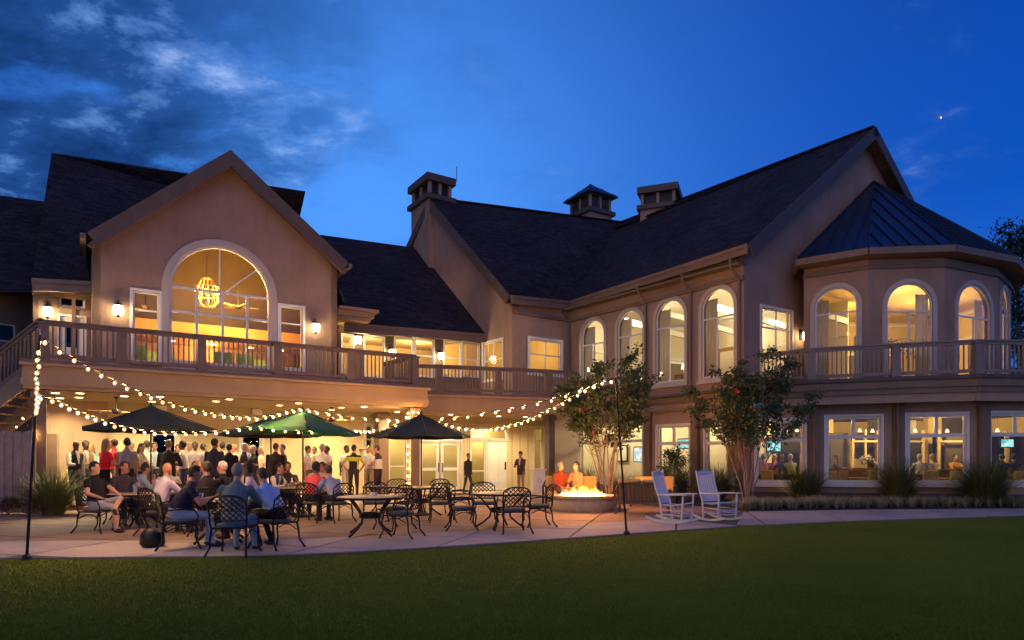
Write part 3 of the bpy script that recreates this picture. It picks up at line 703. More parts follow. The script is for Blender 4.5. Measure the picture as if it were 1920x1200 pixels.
def store2(fr, x0, x1, ytop, holes, ybot=903, trim=.13):
    """storefront window: two small lights above one large pane"""
    xm = (x0+x1)/2; zt = fr.z(xm, ytop); zb = fr.z(xm, ybot); u0, u1 = fr.u(x0), fr.u(x1)
    w = window(CLB, fr, u0, u1, zb, zt, holes, rows=(), cols=(), trim=trim, casing=M['white'], bar=.07, pane=M['glass'])
    for c in list(w.children):
        if c.name.startswith('pane'): bpy.data.objects.remove(c)
    zm = zt-.68
    q = MB(); fbox(q, fr, u0+.05, u1-.05, zm-.06, zm+.06, -.056, -.008); um = (u0+u1)/2
    fbox(q, fr, um-.055, um+.055, zm+.061, zt-.05, -.054, -.010); q.build('mullion', M['white'], w)
    for a_, b_, c_, d_ in ((u0+.07, u1-.07, zb+.07, zm-.05), (u0+.07, um-.05, zm+.05, zt-.07), (um+.05, u1-.07, zm+.05, zt-.07)):
        q = MB(); fbox(q, fr, a_, b_, c_, d_, -.040, -.032); q.build('pane', M['glass'], w)
    return w
store2(FWl, 1086, 1206, 798, hlw, 903, trim=.08); store2(FWl, 1233, 1294, 798, hlw, 902, trim=.07); store2(FWl, 1323, 1384, 795, hlw, 902, trim=.07)
wall(CLB, FWl, [(0, 0), (FWl.L, 0), (FWl.L, 3.86), (0, 3.86)], hlw, M['stucco_l'], .25)
q = MB(); fbox(q, FWl, .9, FWl.L+.06, 3.30, 3.40, .002, .12); fbox(q, FWl, .9, FWl.L+.04, 3.62, 3.70, .002, .08); part(q, 'belt_course', M['trim'])
for px_ in (1217, 1306, 1390):
    u = FWl.u(px_); q = MB(); fbox(q, FWl, u-.16, u+.16, 0.0, 3.299, .003, .16); part(q, 'pilaster', M['trim'])
for i, (x0, x1, yt) in enumerate(((1418, 1508, 788), (1549, 1652, 781), (1701, 1812, 777), (1855, 1952, 775))):
    fr = Frame(LP[i], LP[i+1]); hh = []; store2(fr, x0, x1, yt, hh, 905, trim=.075)
    wall(CLB, fr, [(0, 0), (fr.L, 0), (fr.L, 3.33), (0, 3.33)], hh, M['stucco_l'], .2)
    q = MB(); fbox(q, fr, -.17, .17, 0, 3.32, .003, .14); part(q, 'pilaster', M['trim'])
    q = MB(); fbox(q, fr, .18, fr.L-.18, .0, .34, .003, .05); part(q, 'plinth', M['trimd'])
fr = Frame(LP[4], LP[5]); wall(CLB, fr, [(0, 0), (fr.L, 0), (fr.L, 3.33), (0, 3.33)], [], M['stucco_l'], .2)
for a in (gp(1684, 21.75), gp(1527, 22.45)):
    q = MB(); q.tube([(a.x, a.y, 3.55), (a.x, a.y, .1)], .05, 6); part(q, 'downspout', M['trim'])
# ---- left deck
LD = [gp(41, 17.35), gp(800, 23.75)]
ldb = [LD[1]+V2(-1.6, 2.1), cp(634, 26.4), cp(60, 25.6)]
b = MB(); b.prism([tuple(p) for p in LD+ldb+[gp(36, 20.6)]], DZ-.10, DZ); part(b, 'deck_floor', M['deck'])
fd = Frame(*LD)
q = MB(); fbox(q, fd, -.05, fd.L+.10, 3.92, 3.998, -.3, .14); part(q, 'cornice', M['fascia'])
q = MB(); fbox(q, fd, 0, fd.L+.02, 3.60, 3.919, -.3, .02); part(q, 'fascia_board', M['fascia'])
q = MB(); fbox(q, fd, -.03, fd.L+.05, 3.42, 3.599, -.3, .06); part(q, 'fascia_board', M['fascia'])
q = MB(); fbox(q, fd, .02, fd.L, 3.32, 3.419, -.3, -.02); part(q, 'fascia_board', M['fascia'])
fdr = Frame(LD[1], LD[1]+V2(-1.6, 2.1)).off(-.002)
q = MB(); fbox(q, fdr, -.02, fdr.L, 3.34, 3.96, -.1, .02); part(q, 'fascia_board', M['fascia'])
fdl = Frame(gp(36, 20.6), LD[0])
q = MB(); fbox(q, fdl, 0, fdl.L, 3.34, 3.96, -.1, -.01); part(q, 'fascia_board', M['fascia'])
# ---- middle deck
MD = [gp(722, 25.75), gp(795, 25.95), gp(900, 26.55), gp(1062, 27.75)]
b = MB(); b.prism([tuple(p) for p in MD]+[(2.95, 30.0), (0.05, 28.65), (-1.4, 30.7), tuple(cp(634, 26.3))], DZ-.10, DZ-.004); part(b, 'deck_floor', M['deck'])
for i in range(3):
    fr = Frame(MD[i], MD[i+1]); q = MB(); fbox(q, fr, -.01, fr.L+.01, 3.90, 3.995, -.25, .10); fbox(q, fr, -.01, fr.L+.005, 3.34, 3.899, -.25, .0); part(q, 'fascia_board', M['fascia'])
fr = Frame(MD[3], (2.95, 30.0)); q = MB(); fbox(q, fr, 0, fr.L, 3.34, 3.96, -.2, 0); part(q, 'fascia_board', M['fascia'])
# ---- recess: ceiling, raised floor, back wall
cl = [LD[0]+V2(.2, .25), LD[1]+V2(-.2, .2), MD[1]+V2(0, .2), MD[2]+V2(0, .2), MD[3]+V2(-.1, .2), V2(2.6, 31), cp(1060, 25.8), cp(60, 25.8)]
b = MB(); b.prism([tuple(p) for p in cl], CZ, CZ+.08); part(b, 'patio_ceiling', M['ceil'])
b = MB(); b.prism([tuple(p) for p in [cp(100, 22.3), cp(560, 22.5), cp(800, 23.3), cp(1030, 23.6), cp(1040, 25.7), cp(75, 25.7)]], 0, .12); struct('patio_step', b, M['slabt'])
FB = Frame(cp(78, 25.6), cp(1036, 25.6)); hb = []
def bwin(x0, x1, y0, y1, **k):
    k.setdefault('casing', M['white']); k.setdefault('sill', False); k.setdefault('trim', .09)
    return win_px(FB, x0, x1, y0, y1, hb, **k)
bwin(283, 331, 812, 928, pane=M['glassd'], name='door', label='glazed patio door with dark glass'); bwin(452, 490, 817, 926, pane=M['glassd'], name='door', label='glazed patio door with dark glass')
bwin(685, 702, 798, 914, rows=(FB.z(693, 824),), bar=.04)
bwin(729, 761, 822, 914, rows=(FB.z(745, 874),), bar=.04)
zt_ = FB.z(825, 803)
window(CLB, FB, FB.u(786), FB.u(864), FB.z(825, 825), zt_, hb, cols=(.5,), trim=.06, casing=M['white'], sill=False)
dh = []
for x0, x1 in ((786, 824.4), (825.6, 864)):
    u0, u1 = FB.u(x0)+.01, FB.u(x1)-.01; zt2 = FB.z(825, 827.5)
    d_ = window(CLB, FB, u0, u1, .14, zt2, hb, rows=(1.05,), cols=(), trim=.004, casing=M['white'], sill=False, bar=.13, name='door', label='white glazed leaf of the double patio doors')
    q = MB(); uh = u1-.07 if x0 < 800 else u0+.07
    q.tube([FB.P(uh, .95, -.01), FB.P(uh, .95, .07), FB.P(uh, 1.3, .07), FB.P(uh, 1.3, -.01)], .018, 5); q.build('handle', M['dark'], d_)
window(CLB, FB, FB.u(882), FB.u(911), .2, FB.z(896, 826), hb, cols=(), rows=(.95,), trim=.05, casing=M['white'], sill=False)
window(CLB, FB, FB.u(882), FB.u(951), FB.z(915, 824), FB.z(915, 804), hb, cols=(.52,), trim=.05, casing=M['white'], sill=False)
bwin(1001, 1017, 803, 905, rows=(FB.z(1009, 827),), bar=.04)
wall(CLB, FB, [(0, 0), (FB.L, 0), (FB.L, 3.4), (0, 3.4)], hb, M['cream'], .2)
# six-panel white door
u0, u1 = FB.u(914), FB.u(949); zt2 = FB.z(930, 829); q = MB(); fbox(q, FB, u0, u1, .16, zt2, .002, .05); d_ = part(q, 'door', M['white'], label='white six-panel door with a dark handle')
for a_ in (.1, .55):
    for zz, hh_ in ((.22, .62), (.94, .72), (1.74, .24)):
        q = MB(); fbox(q, FB, u0+(u1-u0)*a_, u0+(u1-u0)*(a_+.35), .16+zz, .16+min(zz+hh_, zt2-.3), .051, .064); q.build('door_panel', M['white'], d_)
q = MB(); fbox(q, FB, u1-.12, u1-.06, 1.0, 1.35, .052, .10); q.build('handle', M['black'], d_)
q = MB(); fbox(q, FB, u0-.12, u1+.12, .12, .15, .0, .3); part(q, 'threshold', M['white'])
q = MB(); fbox(q, FB, 0.02, FB.L, 3.05, CZ-.002, .003, .10); part(q, 'header_beam', M['panelw'])
# pale siding joints on the back wall
for px_ in (760, 775, 870, 876, 960, 975, 990):
    q = MB(); u = FB.u(px_); fbox(q, FB, u-.02, u+.02, .13, 3.04, .003, .018); part(q, 'batten', M['panelw'])
fcr = Frame(cp(1034, 25.6), gp(1086, 28.9)); 
q = MB(); wl = Frame(gp(1026, 28.05), gp(1084, 28.9)); wall(CLB, wl, [(0.1, 0), (wl.L, 0), (wl.L, 3.34), (.1, 3.34)], [], M['cream'], .15)
q = MB(); u = wl.u(1040); fbox(q, wl, u-.04, u+.04, 1.15, 1.32, .003, .02); part(q, 'light_switch', M['white'])
def column(p, s, h, m, rz, name='column', z0=0.03):
    q = MB(); q.box((p.x, p.y, h/2+z0/2), (s, s, h-z0), rz); c = part(q, name, m)
    q = MB(); q.box((p.x, p.y, z0+.12), (s+.08, s+.08, .24), rz); q.build('column_base', m, c)
    q = MB(); q.box((p.x, p.y, h-.14), (s+.10, s+.10, .20), rz); q.build('column_capital', m, c); return c
column(gp(74, 17.75), .30, 3.31, M['trim'], ang); colR = gp(775, 23.75); column(colR, .34, 3.31, M['trim'], ang)
column(gp(716, 26.4), .42, 3.31, M['trim'], ang); column(gp(1031, 27.85), .30, 3.33, M['trimd'], ang)
# soffit lamps set in the patio ceiling; first two added to brighten the left wall
for k, (px_, c_) in enumerate(((104, 22.6), (112, 24.4), (150, 22.3), (148, 23.8), (233, 22.6), (300, 22.2), (285, 24.2), (405, 23.0), (430, 22.0), (524, 23.5), (560, 22.3), (622, 24.5), (640, 23.3), (683, 22.6), (745, 24.2), (845, 24.4), (935, 24.2), (985, 24.0))):
    p = cp(px_, c_); q = MB(); q.lathe([(.0, CZ-.006), (.11, CZ-.006), (.13, CZ-.012), (.13, CZ+.01)], 14, (p.x, p.y, 0), cap=False); rl = part(q, 'recessed_lamp', M['white'])
    q = MB(); q.lathe([(.001, CZ-.014), (.095, CZ-.012), (.10, CZ-.004)], 12, (p.x, p.y, 0)); q.build('lens', M['can'], rl)
    lamp('recessed_spot', 'SPOT', (p.x, p.y, CZ-.03), 34, (1, .72, .36), .08, CLB, spot=150)
# ---- railings: each run is a fence of its own
BAL = {}
def railing(label, pts, mtl, posts, z=DZ, h=1.08, sp=.135, name='balcony_railing', slope=None, group='balcony railings'):
    """pts: plan points (posts stand there when posts[i]); slope: z of every point"""
    zs = slope or [z]*len(pts); o = pts[0]; r = thing(name, label, 'railing', (o.x, o.y, zs[0]), group=group, world=True)
    key = mtl.name
    if key not in BAL:
        q = MB(); q.box((0, 0, 0), (.038, .038, h-.20)); BAL[key] = q.mesh('baluster', mtl)
    for i in range(len(pts)-1):
        a = Vector((pts[i].x, pts[i].y, zs[i])); c = Vector((pts[i+1].x, pts[i+1].y, zs[i+1])); U = Vector((0, 0, 1))
        q = MB(); q.beam(a+U*(h-.02), c+U*(h-.02), .15, .05); q.beam(a+U*(h-.095), c+U*(h-.095), .07, .098); q.build('top_rail', mtl, r)
        q = MB(); q.beam(a+U*.12, c+U*.12, .07, .10); q.build('bottom_rail', mtl, r)
        L_ = (c-a).length; n_ = max(1, int(L_/sp)); az = math.atan2((c-a).y, (c-a).x)
        for k in range(n_):
            p = a.lerp(c, (k+.5)/n_)+U*(h/2+.01); bo = bpy.data.objects.new('baluster', BAL[key]); COL.objects.link(bo); bo.parent = r
            bo.location = p-Vector(ORIG[r.name]); bo.rotation_euler.z = az
    for i, p in enumerate(pts):
        if not posts[i]: continue
        j = min(i, len(pts)-2); az = math.atan2((pts[j+1]-pts[j]).y, (pts[j+1]-pts[j]).x)
        q = MB(); q.box((p.x, p.y, zs[i]+h/2+.04-.2), (.24, .24, h+.10+.0), az); po = q.build('post', mtl, r)
        q = MB(); q.box((p.x, p.y, zs[i]+h-.09+.0), (.30, .30, .05), az); q.build('post_cap', mtl, po)
        q = MB(); q.box((p.x, p.y, zs[i]+.14), (.28, .28, .26), az); q.build('post_base', mtl, po)
    return r
def rl_c(px): # a point of the left deck front, set back a little
    f2 = fd.off(-.22); return f2.P(f2.u(px), 0).xy
LP_ = [rl_c(x) for x in (82, 228, 378, 520, 656, 777)]
railing('long brown wooden railing with six posts along the left upper deck', LP_, M['deck'], [1]*6)
railing('short brown railing running back from the corner post above the patio column', [LP_[-1], LP_[-1]+V2(-1.45, 1.95)], M['deck'], [0, 0])
md = offset_line(MD[1:], .2)
railing('lower brown railing of the middle deck left of the first crape myrtle', [md[0]+V2(-.25, -.1), gp(824, 26.25), gp(934, 26.95), gp(1027, 27.62), V2(2.5, 28.15)], M['deck'], [0, 1, 1, 1, 0])
drr = [outp(p, -.22) for p in DR]
railing('tan railing curving round the balcony of the right turret', [Cn+DF*.75+V2(.12, -.15), drr[1]+V2(-.12, .05), drr[2], drr[3], drr[4], drr[5], drr[6]], M['deckr'], [0, 1, 1, 1, 1, 1, 1])
a0 = LP_[0]; 
railing('brown stair railing sloping down to the left from the deck corner', [a0+V2(-.05, 0), a0+V2(-2.9, .35)], M['deck'], [0, 1], slope=[4.15, 2.2], name='stair_railing', group=None)
# stair going down to the left
q = MB(); st = thing('stair', 'tan side stair going down left from the deck corner', 'stair', (a0.x, a0.y, 0), world=True)
for sy in (0, 1.4):
    q = MB(); q.beam((a0.x-.2, a0.y+sy, 3.85), (a0.x-5.2, a0.y+sy+.6, .3), .07, .42); q.build('stringer', M['dsiding'], st)
for k in range(16):
    t_ = (k+.5)/16; q = MB(); q.box((a0.x-.2-5*t_, a0.y+.7+.6*t_, 4.0-3.7*t_), (.32, 1.35, .05)); q.build('step', M['deck'], st)
q = MB(); q.box((a0.x-3.2, a0.y+1.6, 1.1), (5, .1, 2.2)); q.build('side_panel', M['dsiding'], st)
q = MB(); q.tube([(a0.x-.3, a0.y+.3, 3.7), (a0.x-.36, a0.y+.35, 3.3), (a0.x-.36, a0.y+.35, .2)], .05, 6); q.build('downspout', M['trim'], st)
# ================================================================ rooms behind the glass
def gpt(fr, u, w): q_ = fr.p+fr.d*u+fr.n*w; return V2(q_.x, q_.y)
# great room under the gable: vaulted timber ceiling
gA = [gpt(FG, .05, -.21), gpt(FG, FG.L-.05, -.21), gpt(FG, FG.L-.05, -4.7), gpt(FG, .05, -4.7)]
room(gA, DZ+.002, 7.9, M['roomd'], M['carpet'], M['ceilw'], edges=(1, 2, 3), ceil=False)
um = FG.u(432); q = MB(); za = ga[1]-.5
for (ua, zA_, ub, zB_) in ((.05, gl[1]-.35, um, za), (FG.L-.05, gr_[1]-.35, um, za)):
    vs = [FG.P(ua, zA_, -.21), FG.P(ub, zB_, -.21), FG.P(ub, zB_, -4.75), FG.P(ua, zA_, -4.75)]; q.add(vs, [(0, 1, 2, 3)])
part(q, 'room_ceiling', M['ceilw'])
q = MB(); q.add([FG.P(.05, 7.8, -4.66), FG.P(FG.L-.05, 7.8, -4.66), FG.P(um, za, -4.66)], [(0, 1, 2)]); part(q, 'room_wall', M['roomd'])
q = MB(); fbox(q, FG, .2, FG.L-.2, 5.95, 6.5, -3.3, -3.1); part(q, 'room_beam', M['ceilw'])
q = MB(); fbox(q, FG, .2, FG.L-.2, 5.9, 5.94, -4.6, -3.1); part(q, 'room_ceiling', M['ceilw'])
q = MB(); fbox(q, FG, .3, FG.L-.3, DZ+.01, 5.89, -4.62, -4.55); part(q, 'room_wall', M['wood'])
for u_ in (1.5, 5.2):
    q = MB(); fbox(q, FG, u_, u_+1.1, DZ+.01, 5.3, -3.0, -2.9); part(q, 'room_partition', M['roomg'])
for u_, w_ in ((2.2, -1.6), (5.4, -1.6), (3.8, -3.9)):
    p = FG.P(u_, 5.7, w_); lamp('great_room_lamp', 'POINT', p, 75, (1, .54, .15), .3, CLB)
p = FG.P(4.4, 7.4, -2.2); lamp('vault_uplight', 'POINT', p, 60, (1, .54, .14), .3, CLB)
for u_ in (1.2, 2.6, 4.0, 5.4, 6.6):
    p = FG.P(u_, 5.895, -3.8); q = MB(); q.lathe([(.001, -.01), (.10, -.01), (.10, .0)], 10, p); part(q, 'recessed_lamp', M['can'])
# gallery
gB = [cp(640, 26.6), cp(915, 26.6), cp(915, 30.5), cp(640, 30.5)]
room(gB, DZ+.002, 6.95, M['roomy'], M['carpet'], M['roomy'], edges=(1, 2, 3))
for px_ in (690, 780, 870): p = cp(px_, 28.4); lamp('gallery_lamp', 'POINT', (p.x, p.y, 6.5), 60, (1, .66, .28), .2, CLB)
# upper dining room in the right wing
pI = [V2(3.0, 30.7), gpt(FWu, FWu.L-.25, -.25), gpt(FGR, 7.0, -.3), gpt(FGR, 7.0, -8.5), V2(3.0, 30.7)+DF*6+DW*1]
room(pI, DZ+.002, 8.3, M['roomc'], M['carpet'], M['roomc'], edges=(2, 3, 4))
for p in (V2(5.6, 29.6), V2(8.4, 26.6), V2(11.0, 27.6), V2(11.0, 31.2)): lamp('dining_lamp', 'POINT', (p.x, p.y, 7.2), 95, (1, .80, .50), .25, CLB)
# inner window room behind the chimney gable
pX = [gpt(FX, .2, -.22), gpt(FX, FX.L, -.3), gpt(FX, FX.L, -4), gpt(FX, -1.2, -5), gpt(FE, FE.L-3.2, -.3)]
room(pX, DZ+.002, 7.3, M['roomy'], M['carpet'], M['roomy'], edges=(1, 2, 3)); p = gpt(FX, 1.0, -2.0); lamp('landing_lamp', 'POINT', (p.x, p.y, 6.8), 55, (1, .70, .34), .2, CLB)
# turret room
pT = [outp(TP[0], -.5)]+[outp(p, -.25) for p in TP[1:6]]+[V2(19.5, 32), V2(13.3, 31.5), V2(11.6, 27)]
room(pT, DZ+.002, 8.0, M['roomy'], M['carpet'], M['roomy'], edges=(5, 6, 7))
for z_ in (6.75, 7.85):
    for i_ in (5, 6, 7):
        a_, b_ = pT[i_], pT[(i_+1) % len(pT)]; q = MB(); q.beam((a_.x, a_.y, z_), (b_.x, b_.y, z_), .14, .12); part(q, 'room_moulding', M['white'])
for z_ in (6.6, 8.2):
    for i_ in (2, 3, 4):
        a_, b_ = pI[i_], pI[(i_+1) % len(pI)]; q = MB(); q.beam((a_.x, a_.y, z_), (b_.x, b_.y, z_), .16, .14); part(q, 'room_moulding', M['white'])
for k_ in range(4):
    a_ = gpt(FWu, 1.6+k_*2.1, -.4); b_ = gpt(FWu, 3.4+k_*2.1, -6.0); q = MB(); q.beam((a_.x, a_.y, 7.9), (b_.x, b_.y, 6.9), .14, .22); part(q, 'room_beam', M['white'])
for a_, w_, h_, zb_, m_ in ((V2(4.6, 32.2), 1.0, 1.9, 4.1, M['wood']), (V2(9.0, 33.5), 2.6, 2.1, 4.1, M['roomd']), (V2(15.2, 31.2), 1.5, 2.2, 4.1, M['roomd']), (V2(17.3, 31.4), 1.3, .9, 5.4, M['wood']), (V2(13.0, 30.6), .9, 1.1, 5.3, M['wood'])):
    q = MB(); q.box((a_.x, a_.y-.1, zb_+h_/2), (w_, .12, h_), .35 if a_.x < 10 else 0); pn_ = part(q, 'room_doorway', m_)
    q = MB(); q.box((a_.x, a_.y-.05, zb_+h_/2), (w_+.24, .12, h_+.24), .35 if a_.x < 10 else 0); q.build('door_casing', M['white'], pn_)
for p in (V2(14.5, 25.6), V2(17.2, 27.2), V2(13.6, 28.4)): lamp('turret_lamp', 'POINT', (p.x, p.y, 7.0), 85, (1, .68, .28), .25, CLB)
# ground-floor restaurant
pR = [V2(9.6, 30.5), V2(8.3, 23.5), gp(1530, 23.0), gp(1684, 22.3), gp(1842, 21.6), gp(1970, 21.8), V2(22, 26.2), V2(21, 31), V2(14, 33)]
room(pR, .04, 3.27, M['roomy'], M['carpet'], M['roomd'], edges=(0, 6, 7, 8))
for p in (V2(11, 25.5), V2(14, 25.3), V2(17.5, 25.2), V2(13, 29), V2(18, 28.5)):
    lamp('restaurant_lamp', 'POINT', (p.x, p.y, 2.9), 36, (1, .70, .30), .12, CLB); q = MB(); q.lathe([(.001, 3.255), (.11, 3.255), (.12, 3.268)], 12, (p.x, p.y, 0)); part(q, 'recessed_lamp', M['can'])
for p, w_ in ((V2(12.6, 27.2), .9), (V2(15.3, 26.6), .5), (V2(17.4, 27.6), .6)):
    q = MB(); q.box((p.x, p.y, 1.65), (w_, .3, 3.2), .1); part(q, 'room_pillar', M['roomy'])
for p in (V2(11.3, 28.6), V2(16.4, 28.8), V2(19, 28)):
    q = MB(); q.box((p.x, p.y, 1.6), (2.1, .1, 3.1), .05); part(q, 'room_partition', M['roomd'])
    for k in (-1, 1): 
        q = MB(); q.box((p.x+k*.52, p.y-.07, 1.7), (.9, .03, 1.5), .05); part(q, 'inner_window', M['dark'])
    q = MB(); q.box((p.x, p.y-.09, 1.7), (.10, .05, 1.7), .05); q.box((p.x, p.y-.09, 2.1), (2.1, .05, .08), .05); part(q, 'inner_window_frame', M['roomy'])
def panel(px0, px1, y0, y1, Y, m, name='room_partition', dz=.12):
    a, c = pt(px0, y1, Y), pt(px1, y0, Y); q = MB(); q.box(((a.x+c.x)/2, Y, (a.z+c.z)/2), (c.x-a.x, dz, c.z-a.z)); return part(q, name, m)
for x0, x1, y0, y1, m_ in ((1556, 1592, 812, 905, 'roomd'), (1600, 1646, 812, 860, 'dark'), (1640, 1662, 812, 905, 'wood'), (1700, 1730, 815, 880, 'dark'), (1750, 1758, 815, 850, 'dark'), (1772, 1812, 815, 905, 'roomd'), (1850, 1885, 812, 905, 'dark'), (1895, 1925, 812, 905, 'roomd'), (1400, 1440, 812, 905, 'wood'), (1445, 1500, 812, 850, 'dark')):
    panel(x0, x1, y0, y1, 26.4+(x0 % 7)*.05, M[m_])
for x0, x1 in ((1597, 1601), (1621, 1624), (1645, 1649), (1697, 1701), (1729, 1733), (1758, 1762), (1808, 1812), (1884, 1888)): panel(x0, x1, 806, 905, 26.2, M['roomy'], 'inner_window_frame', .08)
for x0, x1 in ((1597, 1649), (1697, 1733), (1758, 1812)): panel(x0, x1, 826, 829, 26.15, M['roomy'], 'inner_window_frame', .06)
# television lounge in the lower wing
pL = [gpt(FWl, .6, -.3), gpt(FWl, FWl.L-.9, -.3), gpt(FWl, FWl.L-.9, -3.1), gpt(FWl, .6, -3.1)]
room(pL, .04, 3.27, M['roomc'], M['carpet'], M['roomc'], edges=(1, 2, 3))
for u_ in (2.2, 4.6, 7.4): p = gpt(FWl, u_, -1.7); lamp('lounge_lamp', 'POINT', (p.x, p.y, 2.9), 42, (1, .80, .46), .12, CLB)
# hall behind the patio doors
pH = [gpt(FB, FB.u(700), -.25), gpt(FB, FB.L-.1, -.25), gpt(FB, FB.L-.1, -1.5), gpt(FB, FB.u(700), -1.5)]
room(pH, .1, 3.2, M['panelw'], M['carpet'], M['roomy'], edges=(1, 2, 3))
for u_ in (FB.u(745), FB.u(830), FB.u(930)): p = gpt(FB, u_, -.9); lamp('hall_lamp', 'POINT', (p.x, p.y, 2.7), 24, (1, .74, .30), .12, CLB)
pH = [gpt(FB, .2, -.25), gpt(FB, FB.u(690), -.25), gpt(FB, FB.u(690), -2.5), gpt(FB, .2, -2.5)]
room(pH, .1, 3.2, M['roomd'], M['carpet'], M['roomd'], edges=(1, 2, 3))
# ================================================================ people
PM = {}
def cloth(c, name='cloth'):
    k = (name,)+tuple(round(x, 3) for x in c)
    if k not in PM:
        PM[k] = mat('%s_%d' % (name, len(PM)), c, .85, col2=tuple(x*.72 for x in c), nscale=5, bump=.5, bscale=14, spec=.2)
    return PM[k]
SKINS = {'l': (.50, .27, .18), 'm': (.40, .20, .13), 'd': (.085, .045, .03), 'r': (.55, .22, .14)}
for k_, c_ in SKINS.items(): MATS.pop('skin_'+k_, None); SKINS[k_] = mat('skin_'+k_, c_, .55, col2=tuple(x*.85 for x in c_), nscale=9)
EYE = mat('eye_dark', (.02, .015, .012), .3); LIP = mat('lips', (.30, .10, .08), .5)
HAIR = {'black': (.010, .008, .007), 'brown': (.06, .035, .018), 'grey': (.30, .28, .26), 'white': (.55, .52, .48), 'blond': (.36, .20, .07)}
for k_, c_ in HAIR.items(): HAIR[k_] = mat('hair_'+k_, c_, .7, col2=tuple(x*.6 for x in c_), nscale=30, bump=.6, bscale=60)
SHOE = mat('shoe_leather', (.02, .015, .012), .4); SHOEW = mat('shoe_white', (.5, .48, .45), .6)
def ik(a, t, l1, l2, hint):
    d = t-a; L = min(d.length, (l1+l2)*.995); dn = d.normalized(); t = a+dn*L
    x = (l1*l1-l2*l2+L*L)/(2*L); h = math.sqrt(max(0, l1*l1-x*x))
    hv = hint-dn*hint.dot(dn); hv = hv.normalized() if hv.length > 1e-4 else Vector((0, 0, -1))
    return a+dn*x+hv*h, t
def person(label, loc, rz, pose='stand', H=1.78, shirt=(.5, .5, .5), pants=(.05, .05, .06), skin='l', hair='brown', sleeve='short', hands=None, lean=None, fem=False, inner=None, vest=None, wide=1.0, head=(0, 0), long_hair=False, shorts=False, near=False, legs=None, cat='person', group=None, patch=None, shoes=None, tw=0):
    k = H/1.78; sw = (.165 if fem else .185)*wide; V = Vector
    sit = pose == 'sit'; lean = rad(lean if lean is not None else (14 if sit else 3))
    P = V((0, .05, .56)) if sit else V((0, 0, .955)); sp = V((0, -math.sin(lean), math.cos(lean))); fw = V((0, -math.cos(lean), -math.sin(lean)))
    sx = Matrix.Rotation(rad(tw), 3, sp) @ V((1, 0, 0)); fw = Matrix.Rotation(rad(tw), 3, sp) @ fw
    b = MB(); segs = []
    def loft(rings, reg):
        vs = []; n = 14
        for c, rx, ry in rings:
            for j in range(n): a = 2*math.pi*j/n; vs.append(c+sx*math.cos(a)*rx+fw*math.sin(a)*ry)
        m = len(rings)
        b.add(vs, [(i*n+j, i*n+(j+1) % n, (i+1)*n+(j+1) % n, (i+1)*n+j) for i in range(m-1) for j in range(n)]+[tuple(range(n-1, -1, -1)), tuple((m-1)*n+j for j in range(n))])
    w_ = wide; belly = .02 if not fem else 0
    wst = .135 if fem else .16
    loft([(P+sp*-.11, .14*w_, .105), (P, .170*w_, .125*w_), (P+sp*.12, wst*w_, (.115+belly)*w_), (P+sp*.27, .168*w_, (.12+belly*.4)*w_), (P+sp*.38, sw, .112), (P+sp*.455, sw*.93, .092), (P+sp*.51, .10, .07), (P+sp*.56, .056, .058)], 1)
    if vest == 'jacket' and not sit: loft([(P+sp*-.16+V((0, .01, 0)), .195*w_, .14*w_), (P+sp*.05, .182*w_, .135*w_), (P+sp*.2, .172*w_, .125*w_)], 1)
    def cap(a, c, ra, rb, reg, n=10):
        b.tube([a, c], [ra, rb], n); b.ball(a, ra, 10, 6); b.ball(c, rb, 10, 6); segs.append((a, c, (ra+rb)/2, reg))
    segs += [(P+sp*.10, P+sp*.42, .15, 1), (P+sx*-.1+sp*.38, P+sx*.1+sp*.38, .10, 1), (P+sp*-.1, P+sp*.0, .15, 2)]
    if vest == 'jacket': segs.append((P+sp*-.08, P+sp*.1, .16, 1))
    nb = P+sp*.515
    hd = Matrix.Rotation(rad(head[0]), 3, 'Z') @ Matrix.Rotation(rad(-head[1]), 3, 'X')    # turn, nod
    up = (sp*.5+V((0, 0, 1))).normalized(); nk = nb+up*.085
    cap(nb, nk, .057, .052, 0); hc = nk+up*.095+(hd @ V((0, -.022, 0)))
    HM = Matrix.Translation(hc) @ hd.to_4x4()
    b.ball(None, (.074, .092, .108), 14, 10, mtx=HM @ Matrix.Translation((0, .008, .018))); b.ball(None, (.056, .07, .075), 12, 8, mtx=HM @ Matrix.Translation((0, -.024, -.055)))
    b.ball(None, (.013, .022, .022), 8, 6, mtx=HM @ Matrix.Translation((0, -.095, -.012)))
    for s_ in (-1, 1): b.ball(None, (.012, .022, .034), 8, 6, mtx=HM @ Matrix.Translation((s_*.076, .012, -.008)))
    segs.append((hc, hc+V((0, 0, .01)), .11, 0))
    # arms
    hands = hands or (('table', 'table') if sit else ('side', 'side'))
    HP = {'side': V((.25, -.04, .80)), 'front': V((.10, -.30, 1.13)), 'hip': V((.22, -.02, .98)), 'cross': V((-.10, -.20, 1.20)), 'chin': V((.02, -.17, 1.46)), 'drink': V((.16, -.32, 1.22)), 'tablet': V((.06, -.34, 1.16)), 'pocket': V((.20, -.03, .90)), 'back': V((.20, .10, .92)),
          'table': V((.16, -.46, .79)), 'lap': V((.13, -.26, .64)), 'armrest': V((.30, -.26, .70)), 'chin_sit': V((.06, -.30, 1.12)), 'knee': V((.14, -.42, .66)), 'point': V((.22, -.50, 1.28)), 'brow': V((.08, -.13, 1.66))}
    hand_info = []
